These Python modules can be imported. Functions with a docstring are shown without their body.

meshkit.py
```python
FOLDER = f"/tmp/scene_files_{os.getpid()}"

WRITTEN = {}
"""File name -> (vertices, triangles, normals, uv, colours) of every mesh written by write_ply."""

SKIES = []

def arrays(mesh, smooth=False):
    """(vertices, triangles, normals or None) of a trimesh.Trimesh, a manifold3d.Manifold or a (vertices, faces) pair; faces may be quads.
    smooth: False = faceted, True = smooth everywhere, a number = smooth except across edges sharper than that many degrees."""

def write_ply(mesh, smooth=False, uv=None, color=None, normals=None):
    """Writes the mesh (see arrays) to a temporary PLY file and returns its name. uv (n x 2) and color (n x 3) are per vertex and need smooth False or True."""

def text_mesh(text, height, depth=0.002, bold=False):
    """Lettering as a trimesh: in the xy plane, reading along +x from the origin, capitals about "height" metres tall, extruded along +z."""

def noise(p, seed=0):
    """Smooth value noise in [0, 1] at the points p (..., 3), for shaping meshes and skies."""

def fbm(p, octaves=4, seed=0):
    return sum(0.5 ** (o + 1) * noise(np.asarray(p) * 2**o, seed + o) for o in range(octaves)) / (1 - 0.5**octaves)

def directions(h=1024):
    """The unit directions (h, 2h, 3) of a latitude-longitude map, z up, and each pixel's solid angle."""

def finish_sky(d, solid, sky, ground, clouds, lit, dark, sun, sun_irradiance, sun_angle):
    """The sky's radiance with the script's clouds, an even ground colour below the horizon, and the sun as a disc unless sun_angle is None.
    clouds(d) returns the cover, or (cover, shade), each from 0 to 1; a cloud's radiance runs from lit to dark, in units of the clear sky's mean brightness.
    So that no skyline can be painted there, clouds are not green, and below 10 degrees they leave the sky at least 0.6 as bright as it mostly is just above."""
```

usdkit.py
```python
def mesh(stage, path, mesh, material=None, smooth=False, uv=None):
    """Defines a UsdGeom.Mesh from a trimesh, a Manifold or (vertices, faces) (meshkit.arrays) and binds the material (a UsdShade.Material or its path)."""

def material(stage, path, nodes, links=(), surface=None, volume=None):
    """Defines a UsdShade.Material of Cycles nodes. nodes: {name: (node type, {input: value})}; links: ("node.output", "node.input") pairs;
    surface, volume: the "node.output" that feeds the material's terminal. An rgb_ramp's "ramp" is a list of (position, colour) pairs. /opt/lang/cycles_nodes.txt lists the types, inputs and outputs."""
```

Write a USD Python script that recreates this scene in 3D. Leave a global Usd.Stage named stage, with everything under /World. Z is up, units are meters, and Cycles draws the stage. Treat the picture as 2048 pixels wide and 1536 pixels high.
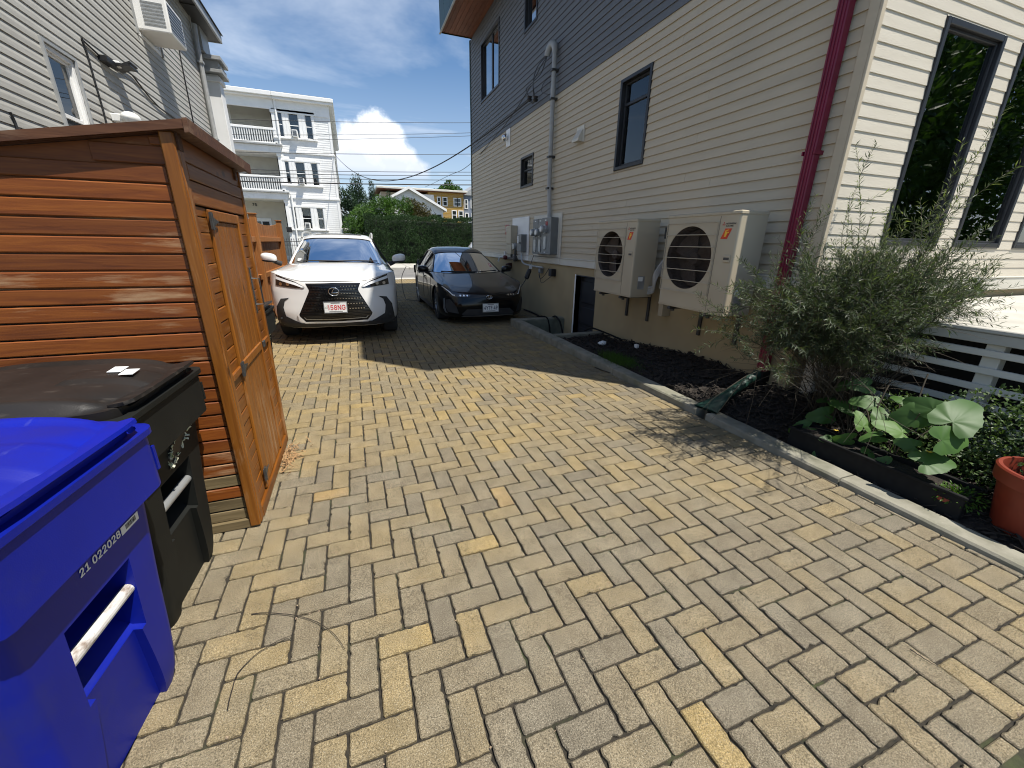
import math, random
import numpy as np
import trimesh, shapely, usdkit, meshkit
from shapely.geometry import Polygon, box as sbox
from shapely import affinity
from scipy.interpolate import PchipInterpolator, LinearNDInterpolator
from pxr import Usd, UsdGeom, UsdLux, UsdShade, Gf, Sdf, Vt

stage = Usd.Stage.CreateInMemory()
UsdGeom.SetStageUpAxis(stage, 'Z'); UsdGeom.SetStageMetersPerUnit(stage, 1.0)
WORLD = UsdGeom.Xform.Define(stage, '/World').GetPrim()
UsdGeom.Scope.Define(stage, '/World/Looks')
rng = np.random.default_rng(7)

# ------------------------------------------------------------------ camera
YAW, PITCH, ROLL, FPX, EYE = 0.365059458, 0.335113626, -0.0173415225, 809.274, np.array([0, 0, 1.47])
_f = np.array([math.sin(YAW) * math.cos(PITCH), math.cos(YAW) * math.cos(PITCH), -math.sin(PITCH)])
_r = np.array([math.cos(YAW), -math.sin(YAW), 0.0]); _d = np.cross(_f, _r)
RGT = _r * math.cos(ROLL) + _d * math.sin(ROLL); DWN = -_r * math.sin(ROLL) + _d * math.cos(ROLL)
cam = UsdGeom.Camera.Define(stage, '/World/camera')
cam.CreateHorizontalApertureAttr(36.0); cam.CreateVerticalApertureAttr(27.0)
cam.CreateFocalLengthAttr(FPX / 2048 * 36.0); cam.CreateClippingRangeAttr(Gf.Vec2f(0.05, 2000))
m4 = np.eye(4); m4[0, :3] = RGT; m4[1, :3] = -DWN; m4[2, :3] = -_f; m4[3, :3] = EYE
cam.AddTransformOp().Set(Gf.Matrix4d(*m4.ravel().tolist()))
EXPOSURE = 0.70
cam.CreateExposureAttr(EXPOSURE)
def ray(px, py): return _f + (px - 1024) / FPX * RGT + (py - 768) / FPX * DWN
def on(px, py, x=None, y=None, z=None):        # the point that the survey pixel sees on the plane x, y or z = const
    v = ray(px, py); t = x / v[0] if x is not None else y / v[1] if y is not None else (z - EYE[2]) / v[2]
    return EYE + v * t

# ------------------------------------------------------------------ materials
def M(name, nodes, links=(), surface='p.BSDF', volume=None):
    return usdkit.material(stage, '/World/Looks/' + name, nodes, links, surface=surface, volume=volume)

# ------------------------------------------------------------------ sun and sky
SUN = np.array([0.31, -0.325, 1.0]); SUN /= np.linalg.norm(SUN)
SUN_I, SKY_S = 1.12, 0.070
sun = UsdLux.DistantLight.Define(stage, '/World/sun')
sun.CreateIntensityAttr(SUN_I); sun.CreateAngleAttr(0.53); sun.CreateNormalizeAttr(True); sun.CreateColorAttr(Gf.Vec3f(1.0, 0.955, 0.87))
zx = np.cross([0, 1, 0], SUN); zx /= np.linalg.norm(zx); zy = np.cross(SUN, zx)
m4 = np.eye(4); m4[0, :3] = zx; m4[1, :3] = zy; m4[2, :3] = SUN
sun.AddTransformOp().Set(Gf.Matrix4d(*m4.ravel().tolist()))

def sky_material():
    n = {'c': ('texture_coordinate', {}),
         'sky': ('sky_texture', {'sky_type': 'single_scattering', 'sun_disc': False, 'sun_elevation': math.asin(SUN[2]), 'sun_rotation': math.atan2(SUN[0], SUN[1]), 'aerosol_density': 0.25, 'air_density': 1.0, 'ozone_density': 2.6}),
         'bg': ('background_shader', {'strength': SKY_S})}
    L = []
    # thin high cloud: noise stretched along the horizon
    n['sx'] = ('separate_xyz', {}); L.append(('c.generated', 'sx.vector'))
    n['hz'] = ('math', {'math_type': 'maximum', 'value2': 0.03}); L.append(('sx.z', 'hz.value1'))
    n['dx'] = ('math', {'math_type': 'divide'}); L += [('sx.x', 'dx.value1'), ('hz.value', 'dx.value2')]
    n['dy'] = ('math', {'math_type': 'divide'}); L += [('sx.y', 'dy.value1'), ('hz.value', 'dy.value2')]
    n['pl'] = ('combine_xyz', {}); L += [('dx.value', 'pl.x'), ('dy.value', 'pl.y')]
    n['n1'] = ('noise_texture', {'scale': 0.62, 'detail': 8, 'roughness': 0.58, 'distortion': 0.35}); L.append(('pl.vector', 'n1.vector'))
    n['r1'] = ('map_range', {'range_type': 'smoothstep', 'from_min': 0.40, 'from_max': 0.76, 'to_min': 0.02, 'to_max': 0.78, 'clamp': True}); L.append(('n1.fac', 'r1.value'))
    # more veil low down
    n['v1'] = ('map_range', {'range_type': 'smoothstep', 'from_min': 0.0, 'from_max': 0.42, 'to_min': 0.45, 'to_max': 0.0, 'clamp': True}); L.append(('sx.z', 'v1.value'))
    n['m0'] = ('math', {'math_type': 'maximum'}); L += [('r1.result', 'm0.value1'), ('v1.result', 'm0.value2')]
    # one heaped cloud: a union of lobes with a ragged edge
    n['n2'] = ('noise_texture', {'scale': 17.0, 'detail': 6, 'roughness': 0.6}); L.append(('c.generated', 'n2.vector'))
    prev = None
    for i, (px, py, rad) in enumerate([(748, 248, .030), (735, 262, .036), (768, 268, .034), (720, 285, .044), (775, 290, .042), (700, 318, .050), (750, 322, .062), (800, 330, .048), (828, 345, .034), (672, 335, .048), (640, 340, .05), (600, 345, .05), (850, 352, .02)]):
        d = ray(px, py); d /= np.linalg.norm(d)
        n[f'd{i}'] = ('vector_math', {'math_type': 'distance', 'vector2': d}); L.append(('c.generated', f'd{i}.vector1'))
        n[f'e{i}'] = ('math', {'math_type': 'subtract', 'value2': rad}); L.append((f'd{i}.value', f'e{i}.value1'))
        if prev:
            n[f'u{i}'] = ('math', {'math_type': 'smoothmin', 'value3': 0.012}); L += [(prev, f'u{i}.value1'), (f'e{i}.value', f'u{i}.value2')]
            prev = f'u{i}.value'
        else: prev = f'e{i}.value'
    n['w'] = ('math', {'math_type': 'multiply_add', 'value2': -0.055, 'value3': 0.0275}); L.append(('n2.fac', 'w.value1'))
    n['q'] = ('math', {'math_type': 'add'}); L += [(prev, 'q.value1'), ('w.value', 'q.value2')]
    n['r2'] = ('map_range', {'range_type': 'smoothstep', 'from_min': 0.004, 'from_max': -0.016, 'to_min': 0.0, 'to_max': 0.96, 'clamp': True}); L.append(('q.value', 'r2.value'))
    # flat grey foot of the cloud
    foot = ray(750, 352); fz = foot[2] / np.linalg.norm(foot)
    n['ft'] = ('map_range', {'range_type': 'smoothstep', 'from_min': fz - 0.012, 'from_max': fz + 0.02, 'clamp': True}); L.append(('sx.z', 'ft.value'))
    n['r3'] = ('math', {'math_type': 'multiply'}); L += [('r2.result', 'r3.value1'), ('ft.result', 'r3.value2')]
    n['sh'] = ('map_range', {'range_type': 'smoothstep', 'from_min': fz + 0.01, 'from_max': fz + 0.13, 'clamp': True}); L.append(('sx.z', 'sh.value'))
    n['sn'] = ('math', {'math_type': 'multiply_add', 'value2': 0.9, 'value3': -0.45}); L.append(('n2.fac', 'sn.value1'))
    n['s2'] = ('math', {'math_type': 'add', 'use_clamp': True}); L += [('sh.result', 's2.value1'), ('sn.value', 's2.value2')]
    n['cc'] = ('mix_color', {'a': (8.0, 8.6, 9.8), 'b': (16, 16, 15.8)}); L.append(('s2.value', 'cc.fac'))
    n['sat'] = ('hsv', {'saturation': 1.22, 'value': 1.12}); L.append(('sky.color', 'sat.color'))
    n['k1'] = ('mix_color', {'b': (7.8, 8.6, 9.8), 'use_clamp': False}); L += [('sat.color', 'k1.a'), ('m0.value', 'k1.fac')]
    n['k2'] = ('mix_color', {'use_clamp': False}); L += [('k1.result', 'k2.a'), ('cc.result', 'k2.b'), ('r3.value', 'k2.fac')]
    L.append(('k2.result', 'bg.color'))
    return M('sky_look', n, L, surface='bg.background')
dome = UsdLux.DomeLight.Define(stage, '/World/sky')
dome.CreateIntensityAttr(1.0)
UsdShade.MaterialBindingAPI.Apply(dome.GetPrim()).Bind(sky_material())
dome.GetPrim().SetCustomDataByKey('kind', 'structure')

# ------------------------------------------------------------------ names, things, parts
_taken = {}
def _num(parent, name):
    k = (parent, name); c = _taken.get(k, 0); _taken[k] = c + 1
    return f'{parent}/{name}' if c == 0 else f'{parent}/{name}_{c:03d}'
def tag(p, label=None, cat=None, group=None, kind=None):
    p = p.GetPrim() if hasattr(p, 'GetPrim') else p
    for k, v in (('label', label), ('category', cat), ('group', group), ('kind', kind)):
        if v: p.SetCustomDataByKey(k, v)
    return p
def thing(name, label=None, cat=None, group=None, kind=None, loc=None, rz=0.0):
    x = UsdGeom.Xform.Define(stage, _num('/World', name))
    if loc is not None:
        x.AddTranslateOp().Set(Gf.Vec3d(*map(float, loc)))
        if rz: x.AddRotateZOp().Set(float(rz))
    return tag(x, label, cat, group, kind)
def part(parent, name, mesh, mat, smooth=False, label=None, kind=None, tone=None):
    path = _num(str(parent.GetPath()) if parent is not None else '/World', name)
    if isinstance(mesh, B): mesh = mesh.get()
    p = usdkit.mesh(stage, path, mesh, mat, smooth)
    if tone is not None:
        n = len(p.GetPointsAttr().Get()); t = np.full(n, tone, np.float32) if np.ndim(tone) == 0 else np.asarray(tone, np.float32)
        UsdGeom.PrimvarsAPI(p).CreatePrimvar('tone', Sdf.ValueTypeNames.FloatArray, 'vertex').Set(Vt.FloatArray.FromNumpy(t))
    return tag(p, label, None, None, kind)

# ------------------------------------------------------------------ mesh kit
_CB = None
def cbox(x0, x1, y0, y1, z0, z1, b=0.0):
    """A box; with b its edges are chamfered (44 triangles)."""
    lo, hi = np.array([x0, y0, z0], float), np.array([x1, y1, z1], float)
    if b <= 0:
        v = np.array([[i, j, k] for i in (0, 1) for j in (0, 1) for k in (0, 1)], float)
        f = np.array([[0, 1, 3], [0, 3, 2], [4, 6, 7], [4, 7, 5], [0, 4, 5], [0, 5, 1], [2, 3, 7], [2, 7, 6], [0, 2, 6], [0, 6, 4], [1, 5, 7], [1, 7, 3]])
        return lo + v * (hi - lo), f
    global _CB
    if _CB is None:
        s = [np.array([a, c, e], float) for a in (-1, 1) for c in (-1, 1) for e in (-1, 1)]
        pts, ins = [], []
        for c in s:
            for k in range(3): pts.append(c); w = np.ones(3); w[k] = 0; ins.append(w)
        P, I = np.array(pts), np.array(ins)
        h = trimesh.convex.convex_hull(P * (1 - 0.2 * I), qhull_options='QbB Pp Qt')
        V = P * (1 - 0.2 * I)
        idx = [int(np.argmin(((V - q) ** 2).sum(1))) for q in h.vertices]
        F = np.array(idx)[h.faces]
        n = np.cross(V[F[:, 1]] - V[F[:, 0]], V[F[:, 2]] - V[F[:, 0]]); flip = (n * V[F].mean(1)).sum(1) < 0
        F[flip] = F[flip][:, ::-1]
        _CB = P, I, F
    P, I, F = _CB
    b = min(b, 0.45 * (hi - lo).min())
    return (lo + hi) / 2 + P * ((hi - lo) / 2 - b * I), F.copy()
class B:
    """Gathers pieces into one mesh."""
    def __init__(s): s.v, s.f, s.n = [], [], 0
    def add(s, m, T=None):
        v, f = (m.vertices, m.faces) if hasattr(m, 'vertices') else (m.get() if isinstance(m, B) else m)
        v = np.asarray(v, float); f = np.asarray(f, int)
        if T is not None:
            T = np.asarray(T); v = v @ T[:3, :3].T + T[:3, 3]
            if np.linalg.det(T[:3, :3]) < 0: f = f[:, ::-1]
        if len(v): s.v.append(v); s.f.append(f + s.n); s.n += len(v)
        return s
    def box(s, x0, x1, y0, y1, z0, z1, b=0.0, T=None): return s.add(cbox(x0, x1, y0, y1, z0, z1, b), T)
    def tube(s, pts, r, n=6, caps=True): return s.add(tube(pts, r, n, caps))
    def cyl(s, a, b, r, r2=None, n=12): return s.add(tube([a, b], [r, r if r2 is None else r2], n))
    def get(s): return (np.vstack(s.v), np.vstack(s.f)) if s.v else (np.zeros((0, 3)), np.zeros((0, 3), int))
def tube(pts, r, n=6, caps=True):
    P = np.asarray(pts, float); k = len(P); R = np.full(k, r, float) if np.ndim(r) == 0 else np.asarray(r, float)
    T = np.gradient(P, axis=0); T /= np.maximum(np.linalg.norm(T, axis=1, keepdims=True), 1e-9)
    u = np.cross(T[0], [0, 0, 1.0] if abs(T[0][2]) < .9 else [1.0, 0, 0]); u /= np.linalg.norm(u)
    a = np.linspace(0, 2 * np.pi, n, endpoint=False); V = []
    for i in range(k):
        u = u - T[i] * (u @ T[i]); u /= np.linalg.norm(u); w = np.cross(T[i], u)
        V.append(P[i] + R[i] * (np.cos(a)[:, None] * u + np.sin(a)[:, None] * w))
    V = np.vstack(V); F = []
    for i in range(k - 1):
        for j in range(n):
            p, q = i * n + j, i * n + (j + 1) % n
            F += [[p, q, q + n], [p, q + n, p + n]]
    if caps:
        V = np.vstack([V, P[0], P[-1]]); c0, c1 = k * n, k * n + 1
        for j in range(n):
            F += [[c0, (j + 1) % n, j], [c1, (k - 1) * n + j, (k - 1) * n + (j + 1) % n]]
    return V, np.array(F)
def grid(P, flip=False, closed=False):
    """A mesh from a (rows, columns, 3) grid."""
    P = np.asarray(P, float); r, c = P.shape[:2]; V = P.reshape(-1, 3); i, j = np.meshgrid(np.arange(r - 1), np.arange(c - 1 + (1 if closed else 0)), indexing='ij'); jn = (j + 1) % c
    a, b, d, e = (i * c + j).ravel(), (i * c + jn).ravel(), ((i + 1) * c + jn).ravel(), ((i + 1) * c + j).ravel()
    F = np.vstack([np.stack([a, b, d], 1), np.stack([a, d, e], 1)])
    return V, (F[:, ::-1] if flip else F)
def resample(c, n):
    c = np.asarray(c, float); s = np.r_[0, np.cumsum(np.linalg.norm(np.diff(c, axis=0), axis=1))]
    return PchipInterpolator(s, c)(np.linspace(0, s[-1], n)) if len(c) > 2 else c[0] + (c[-1] - c[0]) * np.linspace(0, 1, n)[:, None]
def loft(curves, n, m):
    C = np.array([resample(c, n) for c in curves]); k = len(C)
    return PchipInterpolator(np.linspace(0, 1, k), C)(np.linspace(0, 1, m)) if k > 2 else C[0] + (C[1] - C[0]) * np.linspace(0, 1, m)[:, None, None]
def lathe(prof, n=24, axis='z', close=True):
    p = np.asarray(prof, float); a = np.linspace(0, 2 * np.pi, n, endpoint=False)
    P = np.stack([np.stack([np.cos(t) * p[:, 0], np.sin(t) * p[:, 0], p[:, 1]], 1) for t in a], 1)
    v, f = grid(P, closed=True)
    if axis == 'x': v = v[:, [2, 0, 1]]
    if axis == 'y': v = v[:, [1, 2, 0]]
    return v, f
def polys(g): return [g] if g.geom_type == 'Polygon' else [h for h in getattr(g, 'geoms', []) if h.geom_type == 'Polygon']
def tri2d(poly):
    if poly.is_empty or poly.area < 1e-9: return np.zeros((0, 2)), np.zeros((0, 3), int)
    v, f = trimesh.creation.triangulate_polygon(poly, engine='earcut')
    v, f = np.asarray(v), np.asarray(f)
    a = v[f]; s = np.cross(a[:, 1] - a[:, 0], a[:, 2] - a[:, 0]); f[s < 0] = f[s < 0][:, ::-1]
    return v, f
def drape(poly, fn, cell=0.05, flip=False):
    """A flat outline cut into cells and laid on a surface: fn((n,2)) -> (n,3)."""
    b = B()
    for P in polys(poly):
        x0, y0, x1, y1 = P.bounds
        for i in range(int(math.floor(x0 / cell)), int(math.ceil(x1 / cell))):
            col = P.intersection(sbox(i * cell, y0 - 1, (i + 1) * cell, y1 + 1))
            for C in polys(col):
                cy0, cy1 = C.bounds[1], C.bounds[3]
                for j in range(int(math.floor(cy0 / cell)), int(math.ceil(cy1 / cell))):
                    for Q in polys(C.intersection(sbox(i * cell - 1, j * cell, (i + 1) * cell + 1, (j + 1) * cell))):
                        v, f = tri2d(Q)
                        if len(v): b.add((fn(v), f[:, ::-1] if flip else f))
    v, f = b.get()
    if len(v):
        t = trimesh.Trimesh(v, f, process=False); t.merge_vertices(digits_vertex=5); v, f = t.vertices, t.faces
    return np.asarray(v), np.asarray(f)
def prism(poly, d, T):
    """A flat outline thickened by d and put in place by the 4x4 T (columns: u, v, normal, origin)."""
    b = B()
    for P in polys(poly): b.add(trimesh.creation.extrude_polygon(P, d, engine='earcut'), T)
    return b
def frame(u, v, o):
    u, v = np.asarray(u, float), np.asarray(v, float); T = np.eye(4); T[:3, 0] = u; T[:3, 1] = v; T[:3, 2] = np.cross(u, v); T[:3, 3] = o
    return T
def rot(ax, deg):
    return trimesh.transformations.rotation_matrix(math.radians(deg), ax)
def move(x, y, z): T = np.eye(4); T[:3, 3] = x, y, z; return T
def ring(outer, inner): return outer.difference(inner)
def leaves(P, D, N, Ln, Wd, fold=0.0, rows=1):
    """Many leaf blades: base points P, directions D, normals N, lengths and widths. Diamond blades folded along the rib: 4 triangles."""
    P, D, N = map(np.asarray, (P, D, N)); D = D / np.linalg.norm(D, axis=1, keepdims=True)
    S = np.cross(D, N); S /= np.maximum(np.linalg.norm(S, axis=1, keepdims=True), 1e-9); U = np.cross(S, D)
    Ln, Wd = (np.broadcast_to(x, len(P))[:, None] for x in (Ln, Wd)); fo = fold * Wd
    tip = P + D * Ln - U * 0.12 * Ln; mid = P + D * Ln * .45
    a, b = mid + S * Wd / 2 + U * fo, mid - S * Wd / 2 + U * fo
    V = np.stack([P, a, tip, b, mid], 1).reshape(-1, 3); k = np.arange(len(P))[:, None] * 5
    F = np.concatenate([k + [0, 4, 1], k + [1, 4, 2], k + [2, 4, 3], k + [3, 4, 0]], 0)
    return V, F
def unit(a): return a / np.maximum(np.linalg.norm(a, axis=-1, keepdims=True), 1e-9)

# ================================================================== MATERIAL LIBRARY
def paint(name, c1, c2=None, scale=4.0, rough=0.6, bump=0.0, bscale=60.0, stretch=(1, 1, 1), metallic=0.0, spec=0.5, lo=0.35, hi=0.65, coat=0.0, detail=5, bdist=0.004, extra=None):
    """A surface whose colour drifts between c1 and c2, with an optional fine relief. extra: (colour, scale, from, to, amount, stretch) adds stains."""
    c2 = c2 or tuple(x * 0.9 for x in c1)
    n = {'g': ('geometry', {}), 'mp': ('mapping', {'scale': stretch}), 'n': ('noise_texture', {'scale': scale, 'detail': detail, 'roughness': 0.55}),
         'r': ('map_range', {'from_min': lo, 'from_max': hi, 'clamp': True}), 'm': ('mix_color', {'a': c1, 'b': c2}),
         'p': ('principled_bsdf', {'roughness': rough, 'metallic': metallic, 'specular_ior_level': spec, 'coat_weight': coat})}
    L = [('g.position', 'mp.vector'), ('mp.vector', 'n.vector'), ('n.fac', 'r.value'), ('r.result', 'm.fac')]
    col = 'm.result'
    if extra:
        for i, (c, sc, a, b, amt, st) in enumerate(extra):
            n[f'xm{i}'] = ('mapping', {'scale': st}); n[f'xn{i}'] = ('noise_texture', {'scale': sc, 'detail': 6, 'roughness': 0.62})
            n[f'xr{i}'] = ('map_range', {'from_min': a, 'from_max': b, 'to_max': amt, 'clamp': True}); n[f'xc{i}'] = ('mix_color', {'b': c})
            L += [('g.position', f'xm{i}.vector'), (f'xm{i}.vector', f'xn{i}.vector'), (f'xn{i}.fac', f'xr{i}.value'), (f'xr{i}.result', f'xc{i}.fac'), (col, f'xc{i}.a')]
            col = f'xc{i}.result'
    L.append((col, 'p.base_color'))
    if bump:
        n['bn'] = ('noise_texture', {'scale': bscale, 'detail': 4}); n['b'] = ('bump', {'strength': bump, 'distance': bdist})
        L += [('mp.vector', 'bn.vector'), ('bn.fac', 'b.height'), ('b.normal', 'p.normal')]
    return M(name, n, L)

def paver_material():
    n = {'g': ('geometry', {}), 'at': ('attribute', {'attribute': 'tone'}),
         'base': ('rgb_ramp', {'ramp': [(0, (.132, .112, .080)), (.25, (.156, .128, .084)), (.5, (.186, .146, .083)), (.8, (.224, .168, .082)), (.93, (.248, .182, .080)), (1, (.225, .152, .074))]}),
         'big': ('noise_texture', {'scale': 9.0, 'detail': 4, 'roughness': .6}), 'bigr': ('map_range', {'from_min': .3, 'from_max': .7, 'to_min': .80, 'to_max': 1.14, 'clamp': True}),
         'sp': ('noise_texture', {'scale': 230.0, 'detail': 3, 'roughness': .75}), 'spr': ('map_range', {'from_min': .34, 'from_max': .66, 'to_min': .38, 'to_max': 1.72, 'clamp': True}),
         'vo': ('voronoi_texture', {'scale': 150.0}), 'vr': ('map_range', {'from_min': .10, 'from_max': .26, 'to_min': .55, 'to_max': 0.0, 'clamp': True}),
         'x': ('math', {'math_type': 'multiply'}), 'y': ('vector_math', {'math_type': 'scale'}), 'gr': ('mix_color', {'b': (.46, .42, .32)}),
         'hv': ('noise_texture', {'scale': 3.1, 'detail': 3}), 'hr': ('map_range', {'from_min': .42, 'from_max': .7, 'to_max': .42, 'clamp': True}), 'hm': ('mix_color', {'b': (.165, .147, .11)}),
         'p': ('principled_bsdf', {'roughness': .92, 'specular_ior_level': .22}), 'b': ('bump', {'strength': .55, 'distance': .0016}), 'ad': ('math', {'math_type': 'add'})}
    L = [('at.fac', 'base.fac'), ('g.position', 'big.vector'), ('g.position', 'sp.vector'), ('g.position', 'vo.vector'), ('g.position', 'hv.vector'), ('big.fac', 'bigr.value'), ('sp.fac', 'spr.value'), ('bigr.result', 'x.value1'), ('spr.result', 'x.value2'),
         ('hv.fac', 'hr.value'), ('base.color', 'hm.a'), ('hr.result', 'hm.fac'), ('hm.result', 'y.vector1'), ('x.value', 'y.scale'), ('vo.distance', 'vr.value'), ('vr.result', 'gr.fac'), ('y.vector', 'gr.a'), ('gr.result', 'p.base_color'),
         ('sp.fac', 'ad.value1'), ('vo.distance', 'ad.value2'), ('ad.value', 'b.height'), ('b.normal', 'p.normal')]
    return M('paver_concrete', n, L)

def wood_material(name, c_dark, c_mid, c_light, axis=0, worn=0.35, wear_col=(.33, .24, .17), rough=.55, scale=1.0, knots=True):
    """Stained boards: grain stretched along the axis, worn patches where the stain is gone; each board its own shift of tone (primvar tone)."""
    st = [38.0, 38.0, 38.0]; st[axis] = 2.4; st = tuple(s * scale for s in st)
    st2 = [9.0, 9.0, 9.0]; st2[axis] = 1.1
    n = {'g': ('geometry', {}), 'at': ('attribute', {'attribute': 'tone'}), 'off': ('combine_xyz', {}), 't7': ('math', {'math_type': 'multiply', 'value2': 37.0}), 'ad': ('vector_math', {'math_type': 'add'}),
         'mp': ('mapping', {'scale': st}), 'n': ('noise_texture', {'scale': 1.0, 'detail': 6, 'roughness': .62, 'distortion': 1.2}),
         'rp': ('rgb_ramp', {'ramp': [(.22, c_dark), (.48, c_mid), (.75, c_light)]}),
         'tn': ('map_range', {'from_min': 0, 'from_max': 1, 'to_min': .78, 'to_max': 1.2}), 'sc': ('vector_math', {'math_type': 'scale'}),
         'mp2': ('mapping', {'scale': st2}), 'n2': ('noise_texture', {'scale': 1.3, 'detail': 7, 'roughness': .7}),
         'n3': ('noise_texture', {'scale': 2.2, 'detail': 3}), 'n3r': ('map_range', {'from_min': .35, 'from_max': .75, 'to_min': -.12, 'to_max': .16}), 'n4': ('math', {'math_type': 'add'}), 'n5': ('math', {'math_type': 'multiply_add', 'value2': .28, 'value3': -.14}), 'n6': ('math', {'math_type': 'add'}),
         'wr': ('map_range', {'from_min': .55, 'from_max': .72, 'to_max': worn, 'clamp': True}), 'wm': ('mix_color', {'b': wear_col}),
         'rr': ('map_range', {'from_min': 0, 'from_max': 1, 'to_min': rough, 'to_max': .9}),
         'p': ('principled_bsdf', {'specular_ior_level': .4}), 'b': ('bump', {'strength': .35, 'distance': .003})}
    L = [('at.fac', 't7.value1'), ('t7.value', 'off.x'), ('t7.value', 'off.y'), ('t7.value', 'off.z'), ('g.position', 'ad.vector1'), ('off.vector', 'ad.vector2'), ('ad.vector', 'mp.vector'), ('mp.vector', 'n.vector'),
         ('n.fac', 'rp.fac'), ('at.fac', 'tn.value'), ('rp.color', 'sc.vector1'), ('tn.result', 'sc.scale'), ('ad.vector', 'mp2.vector'), ('mp2.vector', 'n2.vector'), ('g.position', 'n3.vector'), ('n3.fac', 'n3r.value'),
         ('n2.fac', 'n4.value1'), ('n3r.result', 'n4.value2'), ('n.fac', 'n5.value1'), ('n4.value', 'n6.value1'), ('n5.value', 'n6.value2'), ('n6.value', 'wr.value'), ('sc.vector', 'wm.a'), ('wr.result', 'wm.fac'), ('wr.result', 'rr.value'), ('rr.result', 'p.roughness'),
         ('n.fac', 'b.height'), ('b.normal', 'p.normal')]
    col = 'wm.result'
    if knots:
        sk = [1.0, 5.2, 5.2]; sk = [5.2, 5.2, 5.2]; sk[axis] = 2.4
        n['km'] = ('mapping', {'scale': tuple(sk)}); n['kv'] = ('voronoi_texture', {'scale': 1.0, 'randomness': 1.0}); n['kr'] = ('map_range', {'from_min': .05, 'from_max': .10, 'to_min': .8, 'to_max': 0.0, 'clamp': True}); n['kc'] = ('mix_color', {'b': tuple(.35 * q for q in c_dark)})
        L += [('ad.vector', 'km.vector'), ('km.vector', 'kv.vector'), ('kv.distance', 'kr.value'), ('kr.result', 'kc.fac'), (col, 'kc.a')]; col = 'kc.result'
    L.append((col, 'p.base_color'))
    return M(name, n, L)

def leaf_material(name, c1, c2, trans=0.35, rough=.5, c3=None):
    n = {'g': ('geometry', {}), 'at': ('attribute', {'attribute': 'tone'}), 'm': ('rgb_ramp', {'ramp': [(0, c1), (.7, c2), (1, c3 or c2)]}),
         'p': ('principled_bsdf', {'roughness': rough, 'specular_ior_level': .35}), 't': ('translucent_bsdf', {}), 'tc': ('vector_math', {'math_type': 'multiply', 'vector2': (1.3, 1.45, .7)}), 'x': ('mix_closure', {'fac': trans})}
    L = [('at.fac', 'm.fac'), ('m.color', 'p.base_color'), ('m.color', 'tc.vector1'), ('tc.vector', 't.color'), ('p.BSDF', 'x.closure1'), ('t.BSDF', 'x.closure2')]
    return M(name, n, L, surface='x.closure')

def flat(name, c, rough=.5, metallic=0.0, spec=.5, coat=0.0, coat_r=.03):
    return M(name, {'p': ('principled_bsdf', {'base_color': c, 'roughness': rough, 'metallic': metallic, 'specular_ior_level': spec, 'coat_weight': coat, 'coat_roughness': coat_r})})
def pane(name, tint=(.95, .97, .96), rough=.0, ior=1.52, add=.02):
    n = {'f': ('fresnel', {'IOR': ior}), 't': ('transparent_bsdf', {'color': tint}), 'g': ('glossy_bsdf', {'color': (1, 1, 1), 'roughness': rough}), 'x': ('mix_closure', {}),
         'a': ('math', {'math_type': 'multiply_add', 'value2': 1.0, 'value3': add, 'use_clamp': True})}
    return M(name, n, [('f.fac', 'a.value1'), ('a.value', 'x.fac'), ('t.BSDF', 'x.closure1'), ('g.BSDF', 'x.closure2')], surface='x.closure')

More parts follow.
